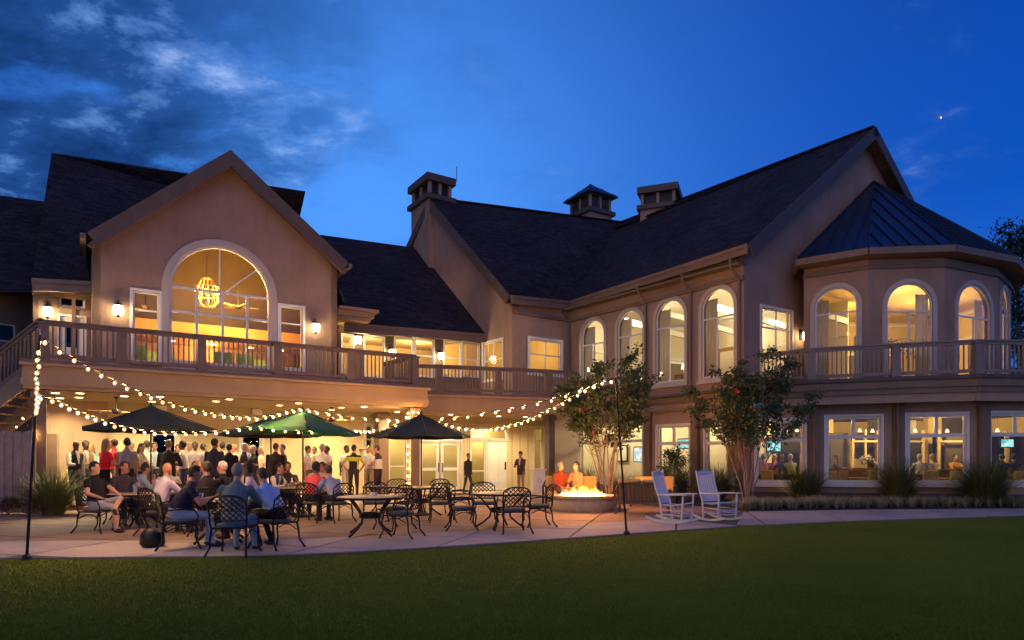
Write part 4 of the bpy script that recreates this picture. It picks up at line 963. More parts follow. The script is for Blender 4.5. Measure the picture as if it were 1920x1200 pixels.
    for s_, hn in ((-1, hands[0]), (1, hands[1])):
        sh = P+sp*.435+sx*(s_*sw*.98); t = HP[hn].copy(); t.x *= s_
        t = Matrix.Rotation(rad(tw), 3, 'Z') @ t if tw else t
        hint = V((s_*.7, .45, -.6)) if hn != 'side' else V((s_*.3, 1, -.1))
        if hn == 'hip': hint = V((s_, .4, 0))
        el, t = ik(sh, t, .285, .25, hint)
        lng = sleeve == 'long'; cl_ = .010 if (lng or vest == 'jacket') else 0
        cap(sh, sh.lerp(el, .5), .062+cl_/2, .052+cl_, 1); cap(sh.lerp(el, .5), el, .050+cl_, .042+cl_, 1 if lng else 0); cap(el, t, .040+cl_, .027+cl_*.7, 1 if lng else 0)
        fd_ = (t-el).normalized(); pc = t+fd_*.045; side = fd_.cross(V((0, 0, 1))); side = side.normalized() if side.length > .1 else V((1, 0, 0)); pn = fd_.cross(side)
        mt = Matrix((side, fd_, pn)).transposed().to_4x4(); mt.translation = pc; b.ball(None, (.038, .050, .017), 10, 6, mtx=mt)
        segs.append((t+fd_*.02, pc+fd_*.03, .03, 0)); hand_info.append((pc, fd_, side, pn, s_))
    # legs
    leg_n = []
    for s_ in (-1, 1):
        hip = P+V((s_*.09*w_, 0, -.03)) if not sit else P+V((s_*.10, -.03, -.03))
        if sit:
            kn = V((s_*.13, -.43, .51)); an = V((s_*.13, -.44+.03*s_, .09))
            if legs == 'cross' and s_ == 1: kn = V((.05, -.42, .66)); an = V((-.34, -.60, .50))
            if legs == 'back': an = V((s_*.12, -.22, .10))
            if legs == 'wide': kn = V((s_*.24, -.40, .51)); an = V((s_*.22, -.40, .09))
        else:
            st_ = {None: .0, 'stride': .14}[legs if legs in (None, 'stride') else None]*s_
            kn = hip+V((s_*.015, -.03-st_*.6, -.43)); an = V((s_*.115, .015-st_, .085))
        cap(hip, kn, .088*w_, .062, 2); cap(kn, an, .056, .042, 0 if shorts else 2)
        fdv = V((s_*.12, -1, 0)).normalized() if not (legs == 'cross' and s_ == 1 and sit) else V((-.5, -.6, -.3)).normalized()
        sm = an+fdv*.065+V((0, 0, -.045)); sd_ = fdv.cross(V((0, 0, 1))).normalized(); uu = sd_.cross(fdv)
        mt = Matrix((sd_, fdv, uu)).transposed().to_4x4(); mt.translation = sm; b.ball(None, (.044, .135, .042), 12, 8, mtx=mt); segs.append((sm-fdv*.07, sm+fdv*.09, .045, 3))
    # one continuous skin round the whole figure
    me = b.mesh('person_raw', SHOE); ob = bpy.data.objects.new('person_raw', me); COL.objects.link(ob)
    md_ = ob.modifiers.new('r', 'REMESH'); md_.mode = 'VOXEL'; md_.voxel_size = .0145 if near else .021; md_.use_smooth_shade = True
    ms = ob.modifiers.new('s', 'SMOOTH'); ms.iterations = 2; ms.factor = .5
    dg = bpy.context.evaluated_depsgraph_get(); rm = bpy.data.meshes.new_from_object(ob.evaluated_get(dg)); bpy.data.objects.remove(ob)
    n = len(rm.polygons); cen = np.empty(n*3, np.float32); rm.polygons.foreach_get('center', cen); cen = cen.reshape(-1, 3)
    best = np.full(n, 9e9); reg = np.zeros(n, np.int32)
    for a, c, r_, g_ in segs:
        a_ = np.array(a); ab = np.array(c)-a_; t_ = np.clip(((cen-a_) @ ab)/max(1e-9, float(ab @ ab)), 0, 1); dd = np.linalg.norm(cen-(a_+t_[:, None]*ab), axis=1)-r_
        mk = dd < best; best[mk] = dd[mk]; reg[mk] = g_
    spn = np.array(sp); fwn = np.array(fw); sxn = np.array(sx); rel = cen-np.array(P); hs_ = rel @ spn; xs = rel @ sxn; fs_ = rel @ fwn
    if inner is not None: reg[(reg == 1) & (fs_ > .05) & (hs_ > .15) & (hs_ < .54) & (np.abs(xs) < .012+.11*np.clip(hs_-.15, 0, 1))] = 4
    if vest == 'vest': reg[(reg == 1) & (np.abs(xs) > sw*.98)] = 4
    if patch == 'yoke': reg[(reg == 1) & (hs_ > .36) & (np.abs(xs) < sw*1.2)] = 4
    if patch == 'sides': reg[(reg == 1) & (((hs_ > .30) & (hs_ < .43)) | ((np.abs(xs) > .12) & (np.abs(xs) < .16) & (hs_ < .33)))] = 4
    if patch == 'stripe': reg[(reg == 1) & (hs_ > .14) & (hs_ < .20)] = 4
    if patch == 'plaid': reg[(reg == 1) & ((np.mod(xs+1, .055) < .017) | (np.mod(hs_+1, .06) < .014))] = 4
    tops = cloth(shirt)
    pm = cloth(pants, 'trousers'); im = cloth(inner or (.6, .6, .58))
    o_mesh = bpy.data.meshes.new('person'); 
    vco = np.empty(len(rm.vertices)*3, np.float32); rm.vertices.foreach_get('co', vco); vco = vco.reshape(-1, 3)
    faces = [tuple(p.vertices) for p in rm.polygons]; regs = reg.tolist(); vv = [tuple(v) for v in vco.tolist()]
    ex = MB()
    for pc, fd_, side, pn, s_ in hand_info:
        for q_ in range(4):
            o_ = side*((q_-1.5)*.017); L_ = (.060, .070, .066, .052)[q_ if s_ > 0 else 3-q_]; p0_ = pc+fd_*.035+o_
            ex.tube([p0_, p0_+fd_*L_*.5-pn*.004, p0_+fd_*L_*.9-pn*.022], [.0085, .008, .006], 5)
        ts = side*(-.034 if s_ > 0 else .034); ex.tube([pc+ts*.8-fd_*.01, pc+ts*1.5+fd_*.02, pc+ts*1.5+fd_*.045-pn*.01], [.010, .009, .007], 5)
    o0 = len(vv); vv += ex.v; faces += [tuple(i+o0 for i in f) for f in ex.f]; regs += [0]*len(ex.f)
    ey = MB()
    for s_ in (-1, 1):
        ey.ball(None, (.011, .008, .008), 6, 4, mtx=HM @ Matrix.Translation((s_*.030, -.083, .010))); ey.ball(None, (.018, .008, .005), 6, 4, mtx=HM @ Matrix.Translation((s_*.030, -.084, .032)))
    o0 = len(vv); vv += ey.v; faces += [tuple(i+o0 for i in f) for f in ey.f]; regs += [5]*len(ey.f)
    ey = MB(); ey.ball(None, (.022, .008, .006), 6, 4, mtx=HM @ Matrix.Translation((0, -.092, -.052))); o0 = len(vv); vv += ey.v; faces += [tuple(i+o0 for i in f) for f in ey.f]; regs += [6]*len(ey.f)
    o_mesh.from_pydata(vv, [], faces)
    for m_ in (SKINS[skin], tops, pm, shoes or SHOE, im, EYE, LIP): o_mesh.materials.append(m_)
    o_mesh.polygons.foreach_set('material_index', regs); o_mesh.polygons.foreach_set('use_smooth', [True]*len(faces)); bpy.data.meshes.remove(rm)
    root = bpy.data.objects.new('person', o_mesh); COL.objects.link(root); root.location = loc; root.rotation_euler.z = rz; root.scale = (k, k, k) if not sit else (1, 1, 1)
    tag(root, label, cat, group)
    if hair:
        hb_ = MB(); hb_.ball(None, (.084, .102, .112), 16, 12, mtx=Matrix.Translation((0, .014, .030))); bm = bmesh.new()
        vs = [bm.verts.new(v) for v in hb_.v]
        for f in hb_.f:
            c_ = sum((Vector(hb_.v[i]) for i in f), Vector())/len(f)
            line = .075 if c_.y < -.06 else (.02 if c_.y < -.0 else (-.04 if c_.y < .05 else -.075))
            if c_.z > line: bm.faces.new([vs[i] for i in f])
        for v in list(bm.verts):
            if not v.link_faces: bm.verts.remove(v)
        for v in bm.verts: v.co += v.co.normalized()*R.uniform(-.003, .006); v.co = HM @ v.co
        hm_ = bpy.data.meshes.new('hair'); bm.to_mesh(hm_); bm.free(); hm_.materials.append(HAIR[hair]); hm_.polygons.foreach_set('use_smooth', [True]*len(hm_.polygons))
        ho = bpy.data.objects.new('hair', hm_); COL.objects.link(ho); ho.parent = root
        if long_hair:
            hb_ = MB(); hb_.ball(None, (.088, .055, .19), 12, 10, mtx=HM @ Matrix.Translation((0, .065, -.11))); l_ = hb_.build('long_hair', HAIR[hair], root, True)
    return root
# ================================================================ chairs, tables, umbrellas
def make_chair():
    t = thing('patio_chair', '', 'chair'); k = M['black']
    q = MB(); q.tube([(-.25, .22, .41), (-.26, -.22, .41), (.26, -.22, .41), (.25, .22, .41), (-.25, .22, .41)], .014, 6); 
    q.box((0, 0, .405), (.48, .44, .012)); q.build('seat_frame', k, t)
    q = MB(); q.lathe([(.001, .42), (.235, .42), (.25, .435), (.245, .465), (.2, .475), (.001, .478)], 20); o = q.build('seat_cushion', M['cush'], t, True)
    for sx in (-1, 1):
        q = MB(); q.tube([(sx*.26, -.22, .42), (sx*.275, -.25, .30), (sx*.265, -.23, .14), (sx*.30, -.29, .0)], [.017, .016, .014, .020], 6); q.build('leg', k, t)
        q = MB(); q.tube([(sx*.25, .22, .42), (sx*.26, .25, .28), (sx*.265, .26, .13), (sx*.30, .36, .0)], [.018, .017, .015, .020], 6); q.build('leg', k, t)
        q = MB(); q.tube([(sx*.262, -.22, .41), (sx*.285, -.25, .52), (sx*.295, -.20, .62), (sx*.295, 0, .645), (sx*.275, .20, .62), (sx*.262, .25, .60)], [.013, .012, .014, .016, .012, .011], 6); q.build('armrest', k, t)
        q = MB(); q.tube([(sx*.265, -.20, .30), (sx*.25, -.06, .36), (sx*.25, .06, .36), (sx*.26, .22, .28)], .009, 5); q.build('brace', k, t)
    def bk_(x, z): # curved back surface
        return Vector((x, .235+.13*(z-.42)+.05*(1-(x/.27)**2), z))
    q = MB(); top = [(-.27, .50), (-.275, .66), (-.27, .80), (-.20, .865), (-.1, .89), (0, .895), (.1, .89), (.20, .865), (.27, .80), (.275, .66), (.27, .50)]
    q.tube([bk_(-.255, .42)]+[bk_(*p) for p in top]+[bk_(.255, .42)], .014, 6); q.tube([bk_(-.27, .52), bk_(-.1, .52), bk_(.1, .52), bk_(.27, .52)], .011, 5); q.build('backrest', k, t)
    q = MB(); zt_ = lambda x: .86+.03*(1-(x/.2)**2) if abs(x) < .2 else .86-(abs(x)-.2)*.7
    for sl in (-1, 1):
        for i in range(-5, 9):
            x0 = -.265+i*.088; pts_ = []
            for s_ in range(9):
                z = .52+s_*.045; x = (x0+s_*.048)*sl
                if abs(x) <= .268 and z <= zt_(x)+.01: pts_.append(bk_(x, z))
            if len(pts_) > 1: q.tube(pts_, .0085, 4)
    q.build('lattice', k, t); return t
chair0 = make_chair(); n_ch = [0]; TEAL = None
def chair(px, Y, rz, label, cushion=None, z=.03):
    o = place(chair0, n_ch[0], ((px-960)/F*Y, Y, z), rad(rz), label, 'black lattice-back patio chairs'); n_ch[0] += 1
    if cushion:
        for c in o.children:
            if c.name.startswith('seat_cushion'): c.data = c.data.copy(); c.data.materials[0] = cushion
    return o
def make_table():
    t = thing('patio_table', '', 'table')
    q = MB(); q.lathe([(.001, .70), (.56, .70), (.60, .71), (.60, .725), (.57, .735), (.001, .735)], 36); q.build('tabletop', M['tabletop'], t)
    q = MB(); q.lathe([(.585, .685), (.61, .69), (.615, .722), (.60, .7)], 36, cap=False); q.build('rim', M['black'], t)
    for i in range(4):
        a = rad(45+90*i); c, s = math.cos(a), math.sin(a)
        q = MB(); q.tube([(c*.50, s*.50, .69), (c*.36, s*.36, .55), (c*.20, s*.20, .36), (c*.22, s*.22, .24), (c*.36, s*.36, .12), (c*.52, s*.52, .02)], [.018, .020, .022, .022, .020, .024], 6); q.build('leg', M['black'], t)
    q = MB(); q.lathe([(.17, .33), (.21, .33), (.21, .43), (.17, .43), (.17, .33)], 16, cap=False); q.lathe([(.001, .335), (.17, .335), (.17, .345), (.001, .345)], 16); q.build('centre_ring', M['black'], t); return t
table0 = make_table(); n_t = [0]
def table(px, Y, rz, label, sc=1.0):
    o = place(table0, n_t[0], ((px-960)/F*Y, Y, .03), rad(rz), label, 'round patio tables'); n_t[0] += 1; o.scale = (sc, sc, 1); return o
def umbrella(label, px, Y, ztop, zrim, r, canvas, tilt=(0, 0), rz=0):
    t = thing('patio_umbrella', label, 'umbrella', ((px-960)/F*Y, Y, .03), rad(rz), 'patio umbrellas')
    q = MB(); q.tube([(0, 0, 0), (0, 0, ztop)], .021, 8); q.build('pole', M['dark'], t)
    q = MB(); q.lathe([(.001, 0), (.26, 0), (.27, .03), (.20, .06), (.05, .08), (.035, .22), (.001, .22)], 18); q.build('base', M['dark'], t)
    q = MB(); q.tube([(0, 0, 1.05), (0, -.05, 1.07), (0, -.10, 1.07)], .012, 5); q.build('crank', M['dark'], t)
    q = MB(); q.lathe([(.001, ztop-.02), (.03, ztop), (.022, ztop+.07), (.001, ztop+.10)], 8); q.build('finial', M['dark'], t)
    mt = Matrix.Translation((0, 0, zrim)) @ Euler((rad(tilt[0]), rad(tilt[1]), 0)).to_matrix().to_4x4() @ Matrix.Translation((0, 0, -zrim)); h = ztop-zrim
    for g_ in range(8):
        a0_, a1_ = g_*math.pi/4, (g_+1)*math.pi/4; q = MB(); vs = []; nr, na = 7, 6
        for i in range(nr+1):
            f = i/nr
            for j in range(na+1):
                a = a0_+(a1_-a0_)*j/na; ch = math.cos(math.pi/8)/math.cos(a-(a0_+a1_)/2); rr = r*f*(ch if True else 1); sag = -.05*f*math.sin(math.pi*j/na)*f
                rr *= 1-.05*math.sin(math.pi*j/na)*f*f
                z = zrim+h*(1-f)**1.0 - .10*math.sin(math.pi*f)*h + sag*.6
                vs.append(mt @ Vector((rr*math.cos(a)*1.0, rr*math.sin(a), z)))
        # hem hanging from the rim
        for j in range(na+1): v = vs[nr*(na+1)+j]; vs.append(v+Vector((0, 0, -.06)))
        w = na+1; q.add(vs, [(i*w+j, i*w+j+1, (i+1)*w+j+1, (i+1)*w+j) for i in range(nr+1) for j in range(na)]); q.build('canopy_panel', canvas, t, True)
        q = MB(); q.tube([mt @ Vector((0, 0, zrim+h*.95)), mt @ Vector((r*.98*math.cos(a0_), r*.98*math.sin(a0_), zrim-.02))], .010, 4); q.build('rib', M['dark'], t)
        q = MB(); q.tube([Vector((0, 0, zrim+.02)), mt @ Vector((r*.5*math.cos(a0_), r*.5*math.sin(a0_), zrim+h*.36))], .008, 4); q.build('strut', M['dark'], t)
    return t
umbrella('dark umbrella over the crowded left tables, lowest and widest of the canopies', 283, 16.8, 2.80, 2.20, 1.58, M['umbd'], rz=10)
umbrella('bright green umbrella lit from above in the middle of the patio', 568, 16.6, 2.66, 2.16, 1.42, M['umbg'], tilt=(0, 3), rz=20)
umbrella('dark green umbrella half hidden behind the bright green one', 508, 18.6, 2.62, 2.14, 1.42, M['umbd'], rz=5)
umbrella('dark umbrella right of the string-lit column over the empty tables', 790, 17.1, 2.60, 2.05, 1.28, M['umbd'], rz=14)
T = {}
T['T1'] = table(412, 11.55, 20, 'round table with a blue can where four men sit at the lawn edge')
T['T0'] = table(262, 13.7, 5, 'round table beside the man with crossed legs, glasses on it')
T['T2'] = table(556, 16.6, 30, 'round table under the green umbrella with bottles and glasses')
T['T3'] = table(695, 12.55, 12, 'empty round table with a white ashtray, nearest the lawn', 1.03)
T['T4'] = table(790, 16.9, 40, 'empty round table round the pole of the right dark umbrella')
T['T5'] = table(938, 13.9, 30, 'empty round table between four chairs left of the fire pit')
T['T6'] = table(415, 15.2, 10, 'round table in the crowd behind the man in black')
T['T7'] = table(285, 16.8, 10, 'round table round the pole of the left umbrella')
T['T8'] = table(715, 17.4, 10, 'small round table behind the empty chairs by the polo-shirt man', .8)
for a in (('chair facing left at the table with the ashtray, right front', 752, 12.25, -105), ('chair behind the ashtray table, half hidden by its neighbour', 738, 13.6, -40), ('chair with its seat towards the lawn, left of the right umbrella', 704, 15.4, 12),
          ('chair farthest back near the string-lit column, back to the doors', 743, 17.9, 5), ('chair right behind the pole of the right umbrella', 820, 17.9, -8), ('chair seen from behind in front of the right umbrella table', 829, 15.3, 190),
          ('chair in side view right of the right umbrella table', 862, 17.0, -88), ('chair in side view left of the table by the fire pit, facing right', 868, 13.6, 98), ('chair on the far side of the table by the fire pit, facing the lawn', 908, 15.3, 8),
          ('chair nearest the lawn at the table by the fire pit, seen from behind', 962, 13.05, 196), ('chair closest to the fire pit, facing left', 1008, 14.2, -78)):
    chair(a[1], a[2], a[3], a[0])
def sitter(label, px, Y, rz, chair_label=None, cushion=None, **k):
    x = (px-960)/F*Y
    person(label, (x, Y, .03), rad(rz), 'sit', **k)
    if chair_label: chair(px, Y, rz, chair_label, cushion)
NAVY = (.022, .02, .055); 
sitter('man in navy polo and light jeans leaning on the table nearest the lawn', 338, 10.75, 118, 'chair under the man in navy polo, a dark bag below it', shirt=NAVY, pants=(.38, .45, .58), skin='m', hair='black', lean=26, wide=1.18, near=True, head=(0, -5))
sitter('grey-haired man in a denim shirt sitting with his back to the lawn', 440, 10.05, 182, 'chair with a teal cushion standing at the lawn edge, seen from behind', cushion=M['cushb'], shirt=(.13, .19, .20), pants=(.30, .38, .48), hair='grey', lean=16, wide=1.1, near=True, sleeve='long')
sitter('man in light blue shirt bent forward over the table, dark trousers', 516, 10.75, -118, 'chair under the man in the light blue shirt', shirt=(.33, .50, .80), pants=(.012, .012, .016), hair='brown', lean=34, near=True, wide=1.08, head=(0, -22), legs='back')
sitter('man in a pale pink shirt facing left behind the denim-shirt man', 474, 12.15, -72, 'chair of the man in the pale pink shirt', shirt=(.62, .52, .56), skin='d', hair='black', lean=12, near=True, head=(-10, -8), sleeve='long')
sitter('bald man in a lavender shirt with his back half turned', 302, 12.6, 150, 'chair with pale light through its lattice behind the man in lavender', shirt=(.55, .47, .60), skin='m', hair=None, lean=16, near=True, sleeve='long', head=(20, 0), wide=1.05)
sitter('man in a black tee seen from behind left of the pink-shirt man', 388, 12.75, 200, 'chair of the man in the black tee', shirt=(.025, .02, .03), skin='m', hair='brown', lean=8, near=True, head=(40, 0), wide=1.05)
sitter('man in a black shirt and pale shorts with one leg crossed, far left', 186, 13.1, 82, 'chair at the far left under the man with crossed legs', shirt=(.012, .01, .02), pants=(.42, .40, .45), skin='l', hair='black', lean=-6, legs='cross', shorts=True, hands=('armrest', 'knee'), near=True, wide=1.08)
sitter('man in an open-necked dark grey polo leaning back, face to the right', 232, 14.6, 48, 'chair of the man in the dark grey polo', shirt=(.055, .045, .05), skin='r', hair='brown', lean=6, near=True, hands=('lap', 'table'), head=(18, 0), wide=1.08)
sitter('man in black behind the two men on the left, back to the lawn', 221, 16.2, 150, 'chair of the man in black behind the left pair', shirt=(.015, .013, .02), skin='m', hair='black', lean=22)
sitter('man in pale blue shirt bent over the table left of the umbrella pole', 253, 16.3, 130, 'chair left of the left umbrella pole', shirt=(.42, .50, .56), skin='m', hair='brown', lean=28, sleeve='long')
sitter('man in a cream shirt right of the left umbrella pole', 316, 15.6, -150, 'chair of the man in cream by the left umbrella pole', shirt=(.66, .60, .50), skin='m', hair='brown', lean=22, sleeve='long', head=(-20, 0))
sitter('woman in a dark dress on the far side of the left umbrella table', 276, 18.0, 0, None, shirt=(.30, .18, .15), skin='r', hair='brown', fem=True)
sitter('fair-haired woman in a coral sleeveless top behind the black-tee man', 368, 14.4, 60, 'chair of the woman in the coral top', shirt=(.60, .28, .22), skin='r', hair='blond', fem=True, lean=8, head=(10, 0))
sitter('white-haired man in a black jacket, profile to the left', 419, 14.3, -85, 'chair of the white-haired man in black', shirt=(.015, .013, .018), skin='r', hair='white', lean=6, sleeve='long', inner=(.6, .58, .5))
sitter('man in a navy suit facing right behind the denim-shirt man', 449, 15.8, 60, 'chair of the seated man in the navy suit', shirt=(.02, .022, .05), skin='r', hair='brown', lean=8, sleeve='long', inner=(.65, .6, .5))
sitter('dark-haired man in brown behind the coral-top woman', 362, 16.4, 140, 'chair behind the coral-top woman', shirt=(.11, .06, .05), skin='m', hair='black', lean=10)
sitter('balding man in a navy vest over white sleeves under the green umbrella', 510, 16.9, 78, 'chair of the man in the navy vest', shirt=(.06, .08, .22), vest='vest', inner=(.68, .62, .52), skin='m', hair='brown', lean=26, sleeve='long')
sitter('man in a grey shirt with his hand at his chin under the green umbrella', 541, 17.6, 14, 'chair of the man with his hand at his chin', shirt=(.13, .10, .11), skin='m', hair='brown', lean=18, hands=('chin_sit', 'table'))
sitter('man in a coral red polo with his back to the lawn', 588, 15.3, 165, 'chair in front of the man in the coral red polo', shirt=(.72, .10, .10), skin='d', hair='black', lean=14, wide=1.12, near=True, head=(-30, 0))
sitter('man in a grey-blue shirt leaning far over to the left', 630, 15.2, -128, 'chair of the leaning man in grey-blue', shirt=(.30, .34, .50), skin='r', hair='brown', lean=34, wide=1.1, near=True, sleeve='long')
sitter('man in white facing the lawn behind the coral red polo', 594, 18.6, 5, None, shirt=(.62, .55, .48), skin='r', hair='brown', lean=12)
sitter('man with glasses in a cream shirt between the red and the blue shirts', 610, 17.2, -20, None, shirt=(.6, .5, .44), skin='r', hair='brown', lean=18)
# ---- standing crowd under the deck
def stander(label, px, ytop, Y, rz, z=.12, dark=False, **k):
    H = 1.45+(YH-ytop)/F*Y-z; H = max(1.58, min(1.93, H)); k.setdefault('head', (R.uniform(-28, 28), R.uniform(-10, 6))); k.setdefault('tw', R.uniform(-10, 10))
    return person(label, ((px-960)/F*Y, Y, z), rad(rz), 'stand', H=H, **k)
stander('bartender in a black waistcoat over white sleeves at the far left', 140, 825, 18.6, 80, shirt=(.02, .018, .018), vest='vest', inner=(.70, .65, .52), skin='d', hair=None, sleeve='long', hands=('front', 'side'))
stander('man in a grey waistcoat beside the bartender', 159, 826, 19.5, 70, shirt=(.22, .17, .11), vest='vest', inner=(.5, .45, .36), skin='d', hair='black', sleeve='long', hands=('front', 'front'))
stander('man in a white shirt bending over the bar', 186, 822, 20.0, 90, shirt=(.70, .66, .58), skin='m', hair='black', sleeve='long', lean=22, hands=('front', 'front'))
stander('woman in a red top with long blond hair', 196, 823, 18.0, 150, shirt=(.75, .02, .035), pants=(.012, .01, .012), skin='r', hair='blond', long_hair=True, fem=True, hands=('front', 'front'), near=True)
stander('man in a red shirt facing the blond woman', 217, 821, 19.2, -60, shirt=(.60, .03, .03), skin='r', hair='brown', hands=('front', 'side'))
stander('man in a plain grey shirt standing with his back to the lawn', 237, 817, 18.2, 180, shirt=(.26, .25, .28), pants=(.03, .03, .035), skin='m', hair='black', wide=1.1, near=True)
stander('woman with brown hair in a striped cream top', 263, 831, 18.8, 80, shirt=(.62, .55, .42), inner=(.3, .22, .15), patch='plaid', skin='l', hair='brown', long_hair=True, fem=True, hands=('front', 'front'))
stander('man in white behind the brown-haired woman', 275, 824, 20.8, 200, shirt=(.68, .62, .5), skin='m', hair='brown')
stander('man in a dark suit leaning forward in front of the dark door', 314, 824, 18.6, 195, shirt=(.035, .028, .028), pants=(.03, .025, .025), vest='jacket', skin='l', hair='blond', sleeve='long', lean=14, hands=('front', 'front'), wide=1.12, near=True)
stander('man in a white shirt holding a drink, facing left', 345, 826, 19.6, -75, shirt=(.68, .64, .56), pants=(.04, .05, .09), skin='d', hair='black', sleeve='long', hands=('front', 'drink'))
stander('man in a mauve shirt left of the navy suit', 366, 828, 20.8, 20, shirt=(.36, .30, .32), skin='d', hair='black', sleeve='long')
stander('man in a white striped shirt beside the navy suit', 380, 832, 21.4, 175, shirt=(.62, .60, .58), inner=(.30, .32, .38), patch='plaid', skin='m', hair='black')
stander('tall man in a navy suit with his back to the lawn', 401, 821, 18.8, 178, shirt=(.045, .045, .08), pants=(.03, .03, .05), vest='jacket', skin='m', hair='brown', sleeve='long', wide=1.1, near=True)
stander('man in a black suit right of the navy suit', 430, 832, 20.0, 205, shirt=(.02, .017, .018), pants=(.02, .017, .018), vest='jacket', skin='m', hair='black', sleeve='long')
stander('man in a cream jacket looking over the suits by the second dark door', 441, 833, 22.2, -20, shirt=(.5, .40, .28), vest='jacket', skin='r', hair='blond', sleeve='long')
stander('grey-haired man in a grey suit turned to the right', 456, 831, 20.2, 120, shirt=(.06, .05, .055), pants=(.05, .045, .05), vest='jacket', skin='l', hair='white', sleeve='long', hands=('front', 'front'))
stander('fair man in a dark patterned shirt rubbing his chin', 477, 835, 20.6, -40, shirt=(.05, .05, .06), skin='l', hair='white', hands=('chin', 'cross'), sleeve='short')
stander('broad man in a black suit between two umbrella poles', 516, 831, 20.8, 178, shirt=(.025, .015, .015), pants=(.02, .015, .015), vest='jacket', skin='m', hair='brown', sleeve='long', wide=1.22)
stander('man in a dark suit right of the broad man in black', 532, 833, 21.8, -60, shirt=(.05, .035, .035), vest='jacket', inner=(.5, .3, .25), skin='m', hair='brown', sleeve='long', hands=('front', 'side'))
stander('man in a white polo just right of the green umbrella pole', 575, 835, 21.6, 90, shirt=(.60, .55, .50), pants=(.16, .12, .09), skin='m', hair='brown')
stander('broad man in a white shirt with one dark stripe', 603, 832, 21.8, 170, shirt=(.70, .62, .50), inner=(.06, .05, .05), patch='stripe', pants=(.5, .42, .33), skin='m', hair='grey', wide=1.25)
stander('man in a blue and white checked shirt', 615, 836, 22.6, -40, shirt=(.62, .62, .62), inner=(.06, .10, .22), patch='plaid', skin='d', hair='black', hands=('front', 'front'))
stander('man in a pale shirt half hidden by the black and yellow polo', 648, 835, 23.6, 60, shirt=(.66, .60, .50), pants=(.55, .48, .38), skin='d', hair='black')
stander('man in a black polo with a yellow yoke, back to the lawn', 663, 834, 21.8, 180, shirt=(.03, .025, .02), inner=(.5, .5, .03), patch='sides', pants=(.055, .045, .04), skin='m', hair='black', hands=('hip', 'hip'), near=True)
stander('man in a white shirt and khaki trousers shading his eyes', 692, 835, 22.6, -10, shirt=(.68, .64, .56), pants=(.42, .32, .2), skin='r', hair=None, hands=('brow', 'front'))
stander('man in a white shirt with black shoulders facing left', 709, 834, 22.0, -110, shirt=(.70, .64, .54), inner=(.05, .03, .04), patch='yoke', pants=(.045, .03, .025), skin='r', hair='brown', hands=('front', 'front'), near=True)
stander('man in dark clothes walking past the double doors', 877, 851, 26.0, 60, shirt=(.07, .055, .035), pants=(.06, .05, .03), vest='jacket', skin='m', hair='brown', sleeve='long', legs='stride')
stander('man in a brown blazer and khaki trousers looking at a tablet', 977, 846, 26.4, -35, shirt=(.085, .05, .04), inner=(.62, .55, .55), pants=(.36, .27, .17), vest='jacket', skin='l', hair='black', sleeve='long', hands=('tablet', 'tablet'), head=(0, -22), near=True)
for a in (('woman in a teal top near the wall at the far left', 171, 832, 21.3, 10, (.10, .30, .32), 'blond', True), ('man in an olive shirt behind the grey shirt', 250, 828, 20.8, -20, (.22, .22, .12), 'grey', False), ('man in a light blue shirt before the wall left of the dark door', 290, 829, 21.0, 30, (.35, .48, .62), 'black', False),
          ('woman in a rose blouse between the dark suit and the white shirt', 331, 833, 21.2, 60, (.62, .30, .32), 'brown', True), ('man in a beige jacket behind the mauve shirt', 357, 830, 22.4, -40, (.42, .34, .22), 'grey', False), ('man in a tan shirt behind the navy suit', 414, 829, 21.8, 150, (.48, .36, .22), 'black', False),
          ('man in a blue shirt left of the patterned shirt', 466, 833, 22.6, 15, (.20, .28, .48), 'brown', False), ('woman in cream by the second dark door', 491, 838, 22.6, -50, (.66, .56, .42), 'blond', True), ('man in a striped tan polo between the green umbrella pole and the white shirt', 590, 838, 23.0, 20, (.50, .40, .28), 'black', False)):
    stander(a[0], a[1], a[2], a[3], a[4], shirt=a[5], hair=a[6], fem=a[7], long_hair=a[7], skin='m', lean=R.uniform(0, 9), head=(R.uniform(-35, 35), R.uniform(-14, 4)), hands=R.choice([('front', 'side'), ('front', 'front'), ('drink', 'side'), ('hip', 'drink')]), pants=R.choice([(.05, .05, .07), (.35, .27, .18), (.12, .10, .09)]), sleeve=R.choice(['short', 'long']))
# ---- on the sofa by the fire
person('man in a rust sweater on the yellow sofa behind the fire', ((1052-960)/F*20.3, 20.3, .0), rad(20), 'sit', shirt=(.17, .04, .02), pants=(.2, .15, .1), skin='l', hair='grey', sleeve='long', hands=('lap', 'lap'), lean=-2, wide=1.08, head=(35, 0))
person('woman in a pale cardigan turned to the man on the sofa', ((1079-960)/F*20.2, 20.2, .0), rad(-35), 'sit', shirt=(.26, .18, .11), pants=(.22, .17, .12), skin='l', hair='brown', fem=True, sleeve='long', hands=('lap', 'lap'), lean=0, head=(-20, 0))
